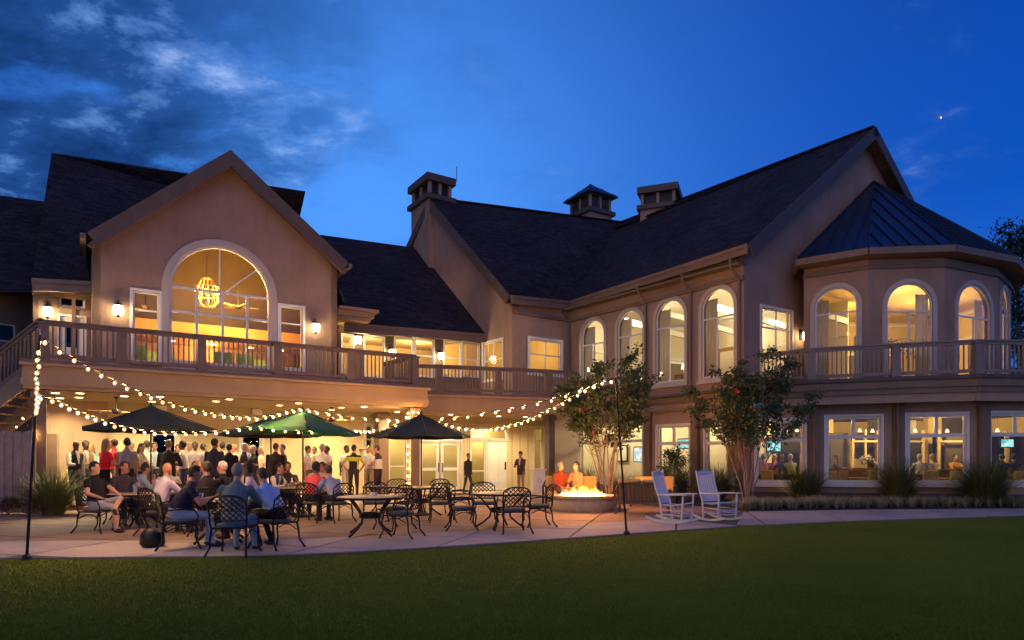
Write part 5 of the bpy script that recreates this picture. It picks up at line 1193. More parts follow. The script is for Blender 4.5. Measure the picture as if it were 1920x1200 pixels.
# ---- guests inside the restaurant
for i, (lb, px, Y, rz, sh, hr_) in enumerate((
    ('restaurant guest in coral seen through the window behind the crape myrtle, leftmost', 1432, 25.2, 170, (.60, .24, .18), 'grey'),
    ('restaurant guest in orange red seen through glass, second from left', 1452, 25.3, 175, (.55, .14, .08), 'white'),
    ('restaurant guest in dark blue seen through glass, third from left', 1467, 25.0, 185, (.06, .07, .13), 'blond'),
    ('restaurant guest in lime yellow seen through glass', 1483, 24.9, 190, (.55, .60, .10), 'white'),
    ('dark-haired guest alone at the window bar with flowers', 1566, 25.3, 60, (.10, .06, .04), 'brown'),
    ('grey-haired guest in pale grey, left of the pair in the third window', 1725, 24.8, 175, (.5, .45, .38), 'grey'),
    ('fair guest in white, right of the pair in the third window', 1748, 24.8, 182, (.62, .52, .42), 'blond'),
    ('guest in an orange shirt deep inside the third window', 1790, 26.0, 0, (.50, .22, .08), 'brown'),
    ('guest in black on the left below the television of the last window', 1880, 24.2, 180, (.05, .045, .04), 'black'),
    ('guest in black on the right beside the edge pillar of the last window', 1902, 24.2, 180, (.05, .045, .04), 'brown'))):
    person(lb, ((px-960)/F*Y, Y, .28), rad(rz), 'sit', shirt=sh, skin='l', hair=hr_, sleeve='long', lean=8, group='guests inside the restaurant')
# ================================================================ light poles and string lights
def pole(label, base, top):
    t = thing('light_pole', label, 'pole', tuple(base), group='thin poles carrying the string lights')
    d = Vector(top)-Vector(base); q = MB(); q.tube([(0, 0, 0), tuple(d)], [.021, .017], 8); q.build('shaft', M['black'], t)
    q = MB(); q.lathe([(.001, 0), (.07, 0), (.06, .05), (.035, .08), (.001, .08)], 10); q.build('foot', M['black'], t)
    q = MB(); q.tube([tuple(d), tuple(d*1.01+Vector((0, 0, .05)))], .01, 5); q.build('hook', M['metal'], t)
PL0, PL1 = pt(50, 1049, 9.66), pt(75, 628, 9.66); PL0.z = 0
PR0, PR1 = pt(1175, 1003.5, 12.86), pt(1154, 708, 12.86); PR0.z = 0
pole('thin black pole leaning right at the left edge of the patio', PL0, PL1)
pole('thin black pole leaning left in front of the rocking chairs', PR0, PR1)
BM = None
def strand(label, pts3, sc=1.0):
    global BM
    if BM is None:
        q = MB(); q.ball((0, 0, -.055), (.030, .030, .038), 10, 7); BM = [q.mesh('bulb', M['bulbglass'], True)]; q = MB(); q.ball((0, 0, -.055), .012, 8, 6); BM.append(q.mesh('filament', M['bulb'], True))
        q = MB(); q.tube([(0, 0, .015), (0, 0, -.025)], .014, 6); BM.append(q.mesh('socket', M['dark']))
    o = pts3[0]; t = thing('string_light', label, 'string lights', tuple(o), group='strings of bulbs over the patio', world=True)
    q = MB()
    path = [pts3[0]]
    for a, c in zip(pts3, pts3[1:]):
        path += [a.lerp(c, .5)-Vector((0, 0, .012)), c]
    q.tube(path, .006, 4); q.build('cable', M['black'], t)
    for p in pts3[(1 if sc < 0 else 0):]:
        b_ = bpy.data.objects.new('bulb', BM[0]); COL.objects.link(b_); b_.parent = t; b_.location = p-o
        s_ = bpy.data.objects.new('socket', BM[2]); COL.objects.link(s_); s_.parent = b_; s_ = bpy.data.objects.new('filament', BM[1]); COL.objects.link(s_); s_.parent = b_
    return t
f1 = Frame((PL1.x, PL1.y), (colR.x+.1, colR.y-.35))
def on(fr, l): return [fr.P(*fr.uz(x, y)) for x, y in l]
S1 = [(84, 636), (112, 654), (139, 670), (165, 686), (190, 699), (215, 712), (238, 723), (263, 733), (283, 741), (305, 749), (325, 756), (347, 763), (366, 767), (385, 771), (402, 775), (420, 777), (436, 779), (450, 780), (467, 781), (482, 782), (498, 779), (512, 778), (524, 774), (538, 770), (551, 768), (564, 765), (580, 767), (595, 771), (617, 774), (639, 778), (661, 781), (685, 783), (708, 785), (730, 786), (746, 787), (762, 780), (775, 770)]
strand('main string sagging from the left pole over the green umbrella to the column', on(f1, S1))
f2 = Frame((colR.x+.2, colR.y-.4), (PR1.x, PR1.y))
S2 = [(784, 771), (804, 783), (822, 789), (836, 794), (848, 797), (860, 800), (873, 802), (886, 803), (900, 804), (910, 804), (920, 803), (930, 801), (942, 799), (954, 796), (966, 793), (978, 790), (990, 785), (1000, 782), (1012, 775), (1026, 767), (1040, 761), (1055, 753), (1068, 745), (1083, 737), (1097, 729), (1112, 721), (1129, 714), (1146, 711)]
strand('lower string sagging from the column to the right pole', on(f2, S2))
f3 = Frame((colR.x+.1, colR.y-1.2), (PR1.x-.02, PR1.y-.1))
S3 = [(779, 786), (802, 785), (828, 783), (852, 782), (877, 779), (903, 774), (929, 770), (955, 766), (981, 760), (1008, 754), (1034, 747), (1061, 739), (1087, 729), (1114, 721)]
strand('upper string of wide-spaced bulbs running to the right pole', on(f3, S3))
f4 = Frame((PL1.x-.05, PL1.y+.1), (colR.x-.3, colR.y-.3))
S4 = [(76, 741), (98, 746), (115, 753), (130, 761), (146, 768), (164, 775), (179, 781), (197, 788), (215, 794), (233, 799), (252, 803), (271, 806), (290, 808), (310, 809), (329, 809), (348, 809), (367, 809), (385, 808), (405, 807), (427, 806), (449, 802), (469, 799), (490, 800), (512, 803), (535, 805), (560, 807), (585, 808), (610, 808), (635, 807), (660, 807), (668, 806), (677, 807), (685, 807), (693, 807), (701, 805), (720, 801), (742, 796), (762, 789)]
strand('low string hanging past the rims of the umbrellas on the left', on(f4, S4))
d_ = (PL1-PL0)
strand('string of bulbs wound down the upper half of the left pole', [PL0+d_*((1049-y)/421)+Vector((dx, -.03, 0)) for y, dx in ((655, .01), (669, .0), (681, .03), (693, 0), (704, .0), (713, .02), (722, .02), (730, .02), (737, .04), (743, .03), (748, .05), (752, .03), (757, .04), (762, .03), (767, .03))])
strand('string of bulbs running down the right patio column', [Vector((colR.x-.15, colR.y-.26, H0+(YH-y)*23.45/F)) for y in (772, 780, 790, 803, 817, 833, 848, 862, 876, 890, 903)])
f5 = Frame(gp(14, 17.2), gp(78, 17.4))
strand('few bulbs strung behind the board fence at the far left', [pt(31, 797, 17.6), pt(43, 781, 17.6), pt(61, 812, 17.5)])
# ================================================================ wall lanterns
def lantern(label, p, n, s=1.0, e=1.0):
    t = thing('wall_lantern', label, 'wall lantern', tuple(p), math.atan2(n.x, -n.y), 'glass wall lanterns'); t.scale = (s, s, s)
    q = MB(); q.box((0, -.015, 0), (.11, .03, .34)); q.build('back_plate', M['black'], t)
    q = MB(); q.tube([(0, -.03, .10), (0, -.14, .22), (0, -.22, .20), (0, -.22, .13)], .012, 6); q.build('bracket', M['black'], t)
    q = MB(); q.lathe([(.001, .16), (.03, .13), (.13, .06), (.135, .05), (.001, .06)], 12, (0, -.22, 0)); q.build('hood', M['black'], t)
    q = MB(); q.lathe([(.001, .045), (.11, .045), (.13, -.05), (.10, -.19), (.001, -.19)], 14, (0, -.22, 0)); q.build('shade', M['lant'], t, True)
    q = MB(); q.lathe([(.001, -.19), (.05, -.19), (.03, -.24), (.001, -.27)], 8, (0, -.22, 0)); q.build('finial', M['black'], t)
    w = Vector(p)+Vector((n.x, n.y, 0))*.40+Vector((0, 0, -.02)); lamp('lantern_light', 'POINT', w, 26*e, (1, .70, .34), .06)
for lb, fr, px, py in (('wall lantern beside the upper door at the far left', FS, 90, 583), ('wall lantern left of the big arched gable window', FG, 221, 580), ('wall lantern right of the big arched gable window', FG, 588, 613), ('wall lantern under the small porch cornice', FM, 667, 636),
                       ('middle wall lantern of the gallery, behind the railing', FM, 731, 660), ('wall lantern nearest the chimney gable', FM, 822, 666), ('wall lantern between the tall window and the turret', FGR, 1500, 628)):
    lantern(lb, fr.P(fr.u(px), fr.z(px, py), .02), fr.n, 1.15)
# ================================================================ things inside the rooms
def chandelier(label, p, s, drop=1.6):
    t = thing('chandelier', label, 'chandelier', tuple(p))
    q = MB(); q.tube([(0, 0, .5*s), (0, 0, drop)], .015, 5); q.build('chain', M['dark'], t)
    for k in range(10):
        a = 2*math.pi*k/10; c, s_ = math.cos(a), math.sin(a); q = MB()
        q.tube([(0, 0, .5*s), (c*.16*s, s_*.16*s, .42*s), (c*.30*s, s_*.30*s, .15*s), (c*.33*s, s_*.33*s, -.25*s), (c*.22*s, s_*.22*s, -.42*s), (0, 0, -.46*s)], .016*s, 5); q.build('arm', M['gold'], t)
        q = MB(); q.ball((c*.33*s, s_*.33*s, .02), .035*s, 8, 5); q.build('candle_bulb', M['chand'], t)
    for z in (-.1, .18):
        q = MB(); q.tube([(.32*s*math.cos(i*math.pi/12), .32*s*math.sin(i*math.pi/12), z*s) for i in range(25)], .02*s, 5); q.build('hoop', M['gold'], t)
    lamp('chandelier_light', 'POINT', Vector(p), 25, (1, .66, .24), .2)
M['gold'] = mat('glowing_gilt', (.55, .36, .10), .35, .9, emis=(1, .6, .15), estr=.25)  # faint glow painted into the gilt, though the metal is no lamp
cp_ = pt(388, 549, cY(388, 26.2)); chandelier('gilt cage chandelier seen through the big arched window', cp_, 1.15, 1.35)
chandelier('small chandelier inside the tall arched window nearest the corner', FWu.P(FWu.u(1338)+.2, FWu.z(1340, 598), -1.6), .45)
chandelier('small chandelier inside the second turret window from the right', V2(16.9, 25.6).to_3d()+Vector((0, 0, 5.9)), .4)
def fan(label, p, rz, drop=.45, m=None):
    t = thing('ceiling_fan', label, 'ceiling fan', tuple(p), rad(rz), 'ceiling fans'); m = m or M['wood']
    q = MB(); q.tube([(0, 0, drop), (0, 0, .08)], .02, 6); q.build('rod', M['dark'], t)
    q = MB(); q.lathe([(.001, .10), (.10, .08), (.13, .0), (.08, -.06), (.001, -.07)], 14); q.build('motor', M['dark'], t, True)
    q = MB(); q.lathe([(.001, drop), (.07, drop), (.04, drop-.06), (.001, drop-.06)], 10); q.build('canopy', M['dark'], t)
    for k in range(5):
        a = 2*math.pi*k/5; q = MB(); mt = Matrix.Rotation(a, 4, 'Z') @ Matrix.Translation((.42, 0, 0)) @ Matrix.Rotation(rad(12), 4, 'X'); q.box(None, (.60, .13, .012), mtx=mt); q.build('blade', m, t)
p = cp(218, 23.0); fan('ceiling fan over the bar at the left end of the patio', (p.x, p.y, 2.87), 10)
p = cp(622, 23.4); fan('ceiling fan above the green umbrella', (p.x, p.y, 2.87), 40)
fan('ceiling fan inside the right half of the great arched window', FG.P(FG.u(478), FG.z(478, 552)+.1, -2.8), 25, .9, M['ceilw']); fan('ceiling fan inside the lower left panes of the great window', FG.P(FG.u(285), FG.z(285, 562)+.1, -2.2), 5, .8, M['wood'])
def tv(label, fr, x0, x1, y0, y1, w, hue):
    fr = fr.off(w); w = 0
    u0, u1, z1, z0 = fr.u(x0), fr.u(x1), fr.z((x0+x1)/2, y0), fr.z((x0+x1)/2, y1)
    c = fr.P((u0+u1)/2, (z0+z1)/2, w); t = thing('television', label, 'television', tuple(c), fr.rz, 'televisions')
    ww, hh = abs(u1-u0), abs(z1-z0); q = MB(); q.box((0, 0, 0), (ww+.08, .07, hh+.08)); q.build('case', M['black'], t)
    m = bpy.data.materials.new('screen_picture'); m.use_nodes = True; tr = m.node_tree; tr.nodes.clear(); e = tr.nodes.new('ShaderNodeEmission'); o_ = tr.nodes.new('ShaderNodeOutputMaterial'); tcn = tr.nodes.new('ShaderNodeTexCoord')
    tr.links.new(ramp_n(tr, noise_n(tr, tcn.outputs['Object'], 5.0, 3, .5), [(.35, hue[0]), (.5, hue[1]), (.62, hue[2])]), e.inputs[0]); e.inputs[1].default_value = 1.0; tr.links.new(e.outputs[0], o_.inputs[0])
    q = MB(); q.box((0, -.037, 0), (ww, .006, hh)); q.build('screen', m, t)
    q = MB(); q.box((0, .08, 0), (.2, .1, .2)); q.build('bracket', M['black'], t)
cy = ((.05, .35, .38), (.35, .85, .85), (.75, .95, .95))
tv('television with a pale white picture on the cream lounge wall', FWl, 1190, 1214, 839, 865, -2.2, ((.45, .55, .6), (.85, .9, .9), (.95, .97, 1)))
tv('television glowing cyan high behind the narrow window by the trellis column', FWl, 1273, 1298, 824, 840, -1.4, cy)
fT = Frame(gp(1420, 25.6), gp(1520, 25.4)); tv('television showing a turquoise picture above the four seated guests', fT, 1438, 1463, 822, 846, 0, cy)
fT = Frame(gp(1850, 25), gp(1940, 25)); tv('small television in the last window at the right edge', fT, 1876, 1899, 824, 838, 0, cy)
q = MB(); fa = Frame(gpt(FWl, .6, -3.0), gpt(FWl, FWl.L, -3.0)); ap = fa.P(fa.u(1168), 1.75, .04); pic = thing('framed_picture', 'dark framed picture on the lounge wall behind the crape myrtle', 'picture', tuple(ap), fa.rz)
q = MB(); q.box((0, 0, 0), (.7, .04, .8)); q.build('frame', M['dark'], pic); q = MB(); q.box((0, -.025, 0), (.58, .01, .68)); q.build('canvas', M['paper'], pic)
def curtain(label, fr, u0, u1, z0, z1, w):
    q = MB(); n = max(8, int((u1-u0)*26)); vs = []
    for i in range(n+1):
        u = u0+(u1-u0)*i/n; d = .045*math.sin(i*1.55)+.01*R.random()
        vs += [fr.P(u, z0, w+d*1.2), fr.P(u, z1, w+d)]
    q.add(vs, [(2*i, 2*i+2, 2*i+3, 2*i+1) for i in range(n)]); o = q.build('curtain', M['curtain'], None, True, origin=tuple(vs[0])); o.location = vs[0]
    md_ = o.modifiers.new('t', 'SOLIDIFY'); md_.thickness = .01
    tag(o, label, 'curtain', 'curtains at the arched windows')
for i, (x0, x1, nm) in enumerate(((1091, 1108, 'farthest tall arched window'), (1158, 1176, 'second tall arched window'), (1231, 1250, 'third tall arched window'), (1317, 1338, 'nearest tall arched window'))):
    curtain('pale curtain gathered at the left side of the %s of the wing' % nm, FWu, FWu.u(x0)-.05, FWu.u(x1), DZ+.02, 7.35, -.26)
for i, (nm, sides) in enumerate((('first turret window from the left', (0,)), ('second turret window from the left', (1,)), ('third turret window', (1,)), ('last turret window at the edge', (1,)))):
    fr = Frame(TP[i], TP[i+1]); x0, x1 = tw[i][0], tw[i][1]; u0, u1 = (fr.u(x0), fr.u(x1)) if i < 3 else (.45, 1.95)
    for s_ in sides:
        a, c = (u0, u0+.42) if s_ == 0 else (u1-.42, u1+.02); curtain('tan curtain hanging inside the %s' % nm, fr, a, c, DZ+.02, 7.1, -.30)
curtain('white curtain on the right half of the first turret window', Frame(TP[0], TP[1]), Frame(TP[0], TP[1]).u(1590), Frame(TP[0], TP[1]).u(1609), DZ+.02, 5.9, -1.3)
# palm behind the second turret window
def palm(label, p, s=1.0, n=14, L=1.1):
    t = thing('potted_palm', label, 'palm', tuple(p)); q = MB(); q.lathe([(.001, 0), (.18, 0), (.24, .40), (.20, .42), (.001, .38)], 14); q.build('pot', M['wood'], t)
    q = MB(); q.tube([(0, 0, .38), (.03, 0, 1.0), (0, .02, 1.25*s)], .03, 6); q.build('trunk', M['bark'], t)
    for k in range(n):
        a = 2*math.pi*k/n+R.uniform(-.2, .2); b_ = R.uniform(.2, 1.2); q = MB(); prev = Vector((0, 0, 1.25*s)); pts_ = []
        for i in range(9):
            f = i/8; pts_.append(Vector((math.cos(a)*L*f*math.cos(b_*(1-f*.5)), math.sin(a)*L*f*math.cos(b_*(1-f*.5)), 1.25*s+L*(math.sin(b_)*f-.75*f*f))))
        q.tube(pts_, .006, 4)
        for i in range(1, 9):
            d = (pts_[i]-pts_[i-1]).normalized(); sd = d.cross(Vector((0, 0, 1))).normalized()
            for s_ in (-1, 1): 
                tip = pts_[i]+sd*s_*.22*(1-.5*i/8)+d*.12-Vector((0, 0, .06)); q.add([pts_[i]-d*.03, pts_[i]+d*.03, tip], [(0, 1, 2)])
        q.build('frond', M['leafd'], t)
pc_ = Frame(TP[1], TP[2]); palm('palm with arching fronds inside the second turret window', (*gpt(pc_, 1.1, -1.1), DZ+.02), 1.05); palm('small plant inside the corner of the middle deck window', (*gpt(FX, 1.1, -1.0), DZ+.02), .6, 10, .5)
# dresser mirror in the third tall window
fr = FWu; mp = fr.P(fr.u(1272)+.4, 5.1, -2.6); mr = thing('mirror', 'carved wood mirror standing inside the third tall arched window', 'mirror', tuple(mp), fr.rz)
q = MB(); q.box((0, 0, 0), (1.0, .06, 1.7)); q.build('frame', M['wood'], mr); q = MB(); q.box((0, -.04, 0), (.74, .02, 1.4)); q.build('mirror_glass', M['roomc'], mr)
def table_lamp(label, p):
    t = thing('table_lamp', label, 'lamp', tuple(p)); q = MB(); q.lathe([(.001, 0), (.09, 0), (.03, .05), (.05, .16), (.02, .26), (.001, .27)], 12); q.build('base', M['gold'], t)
    q = MB(); q.lathe([(.14, .24), (.09, .44)], 12, cap=False); q.build('lamp_shade', M['lampsh'], t); lamp('table_lamp_light', 'POINT', Vector(p)+Vector((0, 0, .33)), 8, (1, .75, .4), .08)
M['lampsh'] = emit('lamp_shade_glow', (1, .74, .36), 2.2)
def dining(label, p, rz, w=1.3, d=.8, h=.74, m=None, cloth_=True, name='dining_table'):
    t = thing(name, label, 'table', tuple(p), rad(rz)); m = m or M['wood']
    q = MB(); q.box((0, 0, h-.02), (w, d, .04)); q.build('tabletop', m, t)
    for sx in (-1, 1):
        for sy in (-1, 1): q = MB(); q.box((sx*(w/2-.06), sy*(d/2-.06), (h-.04)/2), (.06, .06, h-.04)); q.build('leg', m, t)
    return t
dt = dining('side table with a glowing lamp inside the third tall window', (*gpt(FWu, FWu.u(1243), -1.3), DZ+.02), 30, .7, .5); table_lamp('glowing table lamp low inside the third tall arched window', (*gpt(FWu, FWu.u(1243), -1.3), DZ+.77))
# restaurant furniture near the glass
def rest_chair(label, px, Y, rz, h=.98):
    t = thing('dining_chair', label, 'chair', ((px-960)/F*Y, Y, .045), rad(rz), 'upholstered restaurant chairs')
    q = MB(); q.box((0, 0, .44), (.50, .48, .12)); q.build('seat', M['weave'], t)
    q = MB(); q.box(None, (.50, .08, .56), mtx=Matrix.Translation((0, .25, .74)) @ Matrix.Rotation(rad(-8), 4, 'X')); q.build('backrest', M['weave'], t)
    for sx in (-1, 1):
        for sy in (-1, 1): q = MB(); q.beam((sx*.21, sy*.20, .38), (sx*.23, sy*.24, 0), .045, .045); q.build('leg', M['wood'], t)
M['weave'] = mat('woven_chair_fabric', (.52, .40, .20), .9, col2=(.28, .19, .09), nscale=16, bump=.3)
q = MB(); bar = thing('bar_counter', 'brown wooden bar counter with flowers seen in the first wide window', 'bar', (*gp(1600, 25.6), .045)); q.box((0, 0, .52), (2.1, .55, 1.04)); q.build('counter_front', M['wood'], bar); q = MB(); q.box((0, -.03, 1.07), (2.25, .72, .05)); q.build('countertop', M['wood'], bar)
q = MB(); bar2 = thing('bar_counter', 'dark banquette counter behind the pair in the third window', 'bar', (*gp(1752, 25.4), .045)); q.box((0, 0, .5), (1.9, .45, 1.0)); q.build('counter_front', M['roomd'], bar2); q = MB(); q.box((0, -.0, 1.03), (2.0, .55, .05)); q.build('countertop', M['wood'], bar2)
for a in (('woven chair back at the left foot of the second wide window', 1556, 23.9, 150), ('second woven chair, leaning right, in the first wide window', 1568, 24.3, 210), ('woven chair right of the bar table in the first wide window', 1628, 24.0, 200),
          ('woven chair with a patterned back at the left of the third window', 1737, 23.6, 178), ('woven chair right of the white-set table in the third window', 1785, 23.5, 185), ('woven chair at the right edge of the photo', 1905, 23.0, 180), ('curved pale armchair under the four guests by the myrtle', 1447, 24.3, 120)): rest_chair(*a)
dining('table with white napkins in the third window', (*gp(1762, 24.3), .045), 5); dining('dark table with glasses in the first wide window', (*gp(1612, 24.6), .045), 0, 1.1, .7)
def bunch(label, p, s=.3):
    t = thing('flower_arrangement', label, 'flowers', tuple(p)); q = MB(); q.lathe([(.001, 0), (.07, 0), (.10, .16), (.001, .16)], 10); q.build('vase', M['tumbler'], t)
    q = MB()
    for i in range(46): a, e_ = R.uniform(0, 6.28), R.uniform(-.1, 1.4); d = Vector((math.cos(a)*math.cos(e_), math.sin(a)*math.cos(e_), math.sin(e_)))*R.uniform(.6, 1)*s; q.ball(Vector((0, 0, .2))+d, R.uniform(.02, .045), 6, 4)
    q.build('blossoms', M['paper'], t); t.children[-1]['kind'] = 'stuff'
    q = MB()
    for i in range(60): a, e_ = R.uniform(0, 6.28), R.uniform(-.3, 1.2); d = Vector((math.cos(a)*math.cos(e_), math.sin(a)*math.cos(e_), math.sin(e_)))*s; s2 = d.cross(Vector((0, 0, 1))).normalized()*.03; q.add([Vector((0, 0, .14)), d*.6+Vector((0, 0, .2))+s2, d+Vector((0, 0, .2))], [(0, 1, 2)])
    l_ = q.build('foliage', M['leafd'], t); l_['kind'] = 'stuff'
bunch('large white flower arrangement on the wooden bar counter', (*gp(1626, 25.5), 1.145))
def pillar_lamp(): pass
# green lampshade-like partitions are felt-topped game tables in the great room
for i, (px, lb) in enumerate(((264, 'green upholstered high-back chair behind the left pane of the great window'), (436, 'green upholstered high-back chair behind the fourth pane of the great window'), (480, 'green upholstered high-back chair behind the last pane of the great window'))):
    u = FG.u(px); p = gpt(FG, u, -2.0); t = thing('armchair', lb, 'armchair', (p.x, p.y, DZ+.01), FG.rz+rad(180), 'green armchairs')
    q = MB(); q.box((0, .25, .75), (.62, .12, .9)); q.build('backrest', M['green'], t); q = MB(); q.box((0, -.05, .35), (.62, .55, .22)); q.build('seat', M['green'], t)
    for sx in (-1, 1): q = MB(); q.box((sx*.32, -.05, .5), (.08, .5, .35)); q.build('armrest', M['green'], t)
    for sx in (-1, 1):
        for sy in (-.28, .22): q = MB(); q.box((sx*.27, sy, .12), (.05, .05, .24)); q.build('leg', M['wood'], t)
# ================================================================ under the deck: bar, buffet, wall things
def counter(label, px, c, rz, w, h=.98, m=None, name='buffet_table'):
    p = cp(px, c); t = thing(name, label, 'table', (p.x, p.y, .125), rz)
    q = MB(); q.box((0, 0, h/2), (w, .62, h-.04)); q.build('table_skirt', m or M['paper'], t); q = MB(); q.box((0, 0, h), (w+.06, .7, .035)); q.build('tabletop', M['paper'], t); return p
barp = counter('white-clothed bar table with bottles beside the bartender', 178, 24.2, ang, 1.4, 1.0)
b2 = counter('white-clothed buffet table before the first dark door', 352, 24.3, ang, 2.2, .95); b3 = counter('white-clothed buffet table before the second dark door', 462, 24.3, ang, 1.6, .95)
M['bottle'] = mat('dark_bottle_glass', (.02, .04, .015), .15, spec=.8); M['bottlec'] = mat('amber_bottle_glass', (.18, .07, .015), .15, spec=.8)
BT = [0]
def bottle(label, p, m, h=.30, group=None, name='bottle'):
    q = MB(); q.lathe([(.001, 0), (.036, 0), (.037, h*.58), (.014, h*.76), (.013, h), (.001, h)], 10); o = q.build(name, m, None, True); o.location = p; tag(o, label, name, group)
for i in range(7):
    q = V2(barp.x, barp.y)+DF*(-.5+i*.16)-V2(.08, -.12); bottle(('amber' if i % 2 == 0 else 'dark green')+' bottle, number %s from the left in the row on the bar table' % ('one', 'two', 'three', 'four', 'five', 'six', 'seven')[i], (q.x, q.y, 1.145), M['bottle'] if i % 2 else M['bottlec'], .31, 'bottles on the bar table')
def tray(label, p, s=.4):
    t = thing('serving_tray', label, 'tray', p, ang); q = MB(); q.lathe([(.001, 0), (s*.8, .01), (s, .03), (s*.95, .03), (.001, .015)], 16); q.build('dish', M['metal'], t); q = MB()
    for i in range(12): q.ball((R.uniform(-.6, .6)*s, R.uniform(-.5, .5)*s, .05), (.05, .05, .03), 6, 4)
    o = q.build('food', M['tabletop'], t); o['kind'] = 'stuff'
for p_, lb in ((b2, 'serving tray of food on the buffet by the first dark door'), (b3, 'serving tray of food on the buffet by the second dark door')): tray(lb, (p_.x, p_.y-.05, 1.10), .28)
p = cp(110, 24.6); rb = thing('wicker_chair', 'patterned wicker chair back against the wall left of the bartender', 'chair', (p.x, p.y, .125), ang)
q = MB(); q.box((0, .2, .7), (.75, .07, .5)); q.build('backrest', M['weave'], rb); q = MB(); q.box((0, -.05, .4), (.75, .5, .1)); q.build('seat', M['weave'], rb)
for sx in (-1, 1):
    for sy in (-.25, .18): q = MB(); q.box((sx*.33, sy, .18), (.05, .05, .36)); q.build('leg', M['wood'], rb)
for px, lb in ((480, 'white speaker box on the beam above the green umbrella'), (301, 'white speaker box on the beam above the left umbrella')):
    q = MB(); u = FB.u(px); fbox(q, FB, u-.17, u+.17, 3.08, 3.28, .11, .24); o = q.build('speaker_box', M['white'], None); tag(o, lb, 'speaker')
q = MB(); u = FM.u(777); c = FM.P(u, 6.72, .12); fl = thing('security_light', 'small white security light under the gallery eave', 'light', tuple(c), FM.rz); q = MB(); q.box((0, 0, 0), (.26, .12, .14)); q.build('housing', M['white'], fl); q = MB(); q.ball((0, -.08, 0), .05, 8, 5); q.build('lens', M['white'], fl)
# recycling bin
bn = thing('litter_bin', 'white square litter bin with an emblem beside the dark pillar', 'bin', (*gp(1009, 26.6), .125), rad(10))
q = MB(); q.box((0, 0, .45), (.48, .48, .9)); q.build('body', M['white'], bn); q = MB(); q.box((0, 0, .93), (.54, .54, .06)); q.build('lid', M['paper'], bn)
q = MB(); 
for k in range(3):
    a = rad(90+120*k); c_ = Vector((math.cos(a)*.07, -.245, .5+math.sin(a)*.07)); d_ = Vector((math.cos(a+2.1), 0, math.sin(a+2.1))); q.beam(c_-d_*.05, c_+d_*.05, .012, .03, up=(0, 1, 0))
o = q.build('emblem', M['dark'], bn)
# small things on the tables
M['can_blue'] = mat('blue_can', (.03, .08, .45), .3, .4, col2=(.6, .62, .7), nscale=7, var=.3)
def tp(t, dx, dy, z=.768): l = t.location; return (l.x+dx, l.y+dy, z)
q = MB(); q.lathe([(.001, 0), (.028, 0), (.033, .01), (.033, .11), (.027, .12), (.001, .12)], 14); o = q.build('drink_can', M['can_blue'], None, True); o.location = tp(T['T1'], -.16, -.35); tag(o, 'blue and white drink can before the man in navy', 'can')
q = MB(); q.lathe([(.001, 0), (.06, 0), (.062, .07), (.05, .07), (.05, .02), (.001, .02)], 16); o = q.build('ashtray', M['paper'], None); o.location = tp(T['T3'], .06, 0); tag(o, 'small pale ashtray in the middle of the empty front table', 'ashtray')
def glass(label, p, h=.14):
    q = MB(); q.lathe([(.001, 0), (.028, 0), (.036, h), (.032, h), (.026, .01), (.001, .01)], 12); o = q.build('drinking_glass', M['tumbler'], None, True); o.location = p; tag(o, label, 'glass', 'glasses on the tables')
for t_, l_, pts_ in (('T0', 'tumbler on the left table near the crossed-leg man', ((-.25, .1), (.1, -.2), (.3, .2))), ('T2', 'tumbler on the table under the green umbrella', ((-.2, -.1), (.05, .15), (.25, -.2), (.0, -.35))), ('T7', 'tumbler on the table of the left umbrella', ((-.3, -.2), (.25, -.1))), ('T1', 'tumbler on the front table beside the blue can', ((.25, .1),)), ('T6', 'tumbler on the table hidden in the crowd', ((.1, -.2), (-.2, .1)))):
    for k_, (dx, dy) in enumerate(sorted(pts_)): glass(('leftmost ', 'second ', 'third ', 'rightmost ')[k_ if (k_ < len(pts_)-1 or k_ == 0) else 3]*(len(pts_) > 1)+l_, tp(T[t_], dx, dy))
for wd_, dx, dy in (('left', -.05, -.2), ('right', .18, .12)): bottle('white bottle standing on the '+wd_+' of the table under the green umbrella', tp(T['T2'], dx, dy), M['paper'], .24, 'white bottles under the green umbrella')
def plate_(label, p): q = MB(); q.lathe([(.001, 0), (.07, .0), (.12, .018), (.115, .02), (.06, .006), (.001, .006)], 18); o = q.build('plate', M['paper'], None, True); o.location = p; tag(o, label, 'plate', 'plates on the tables')
plate_('plate on the left table by the crossed-leg man', tp(T['T0'], .0, -.02)); plate_('plate beside the blue can on the front table', tp(T['T1'], .02, -.2)); plate_('plate on the table under the green umbrella', tp(T['T2'], .2, -.1))
q = MB(); q.lathe([(.001, .0), (.15, .0), (.19, .05), (.18, .20), (.12, .29), (.001, .31)], 14); bg_ = q.build('bag_body', M['black'], None, True); bg_.location = ((286-960)/F*10.9, 10.9, .03)
bag = thing('bag', 'black bag on the paving behind the chair of the man in navy', 'bag', tuple(bg_.location)); bg_.location = (0, 0, 0); bg_.parent = bag
q = MB(); q.tube([(-.09, 0, .29), (-.06, 0, .38), (.06, 0, .38), (.09, 0, .29)], .012, 5); q.build('handle', M['black'], bag)
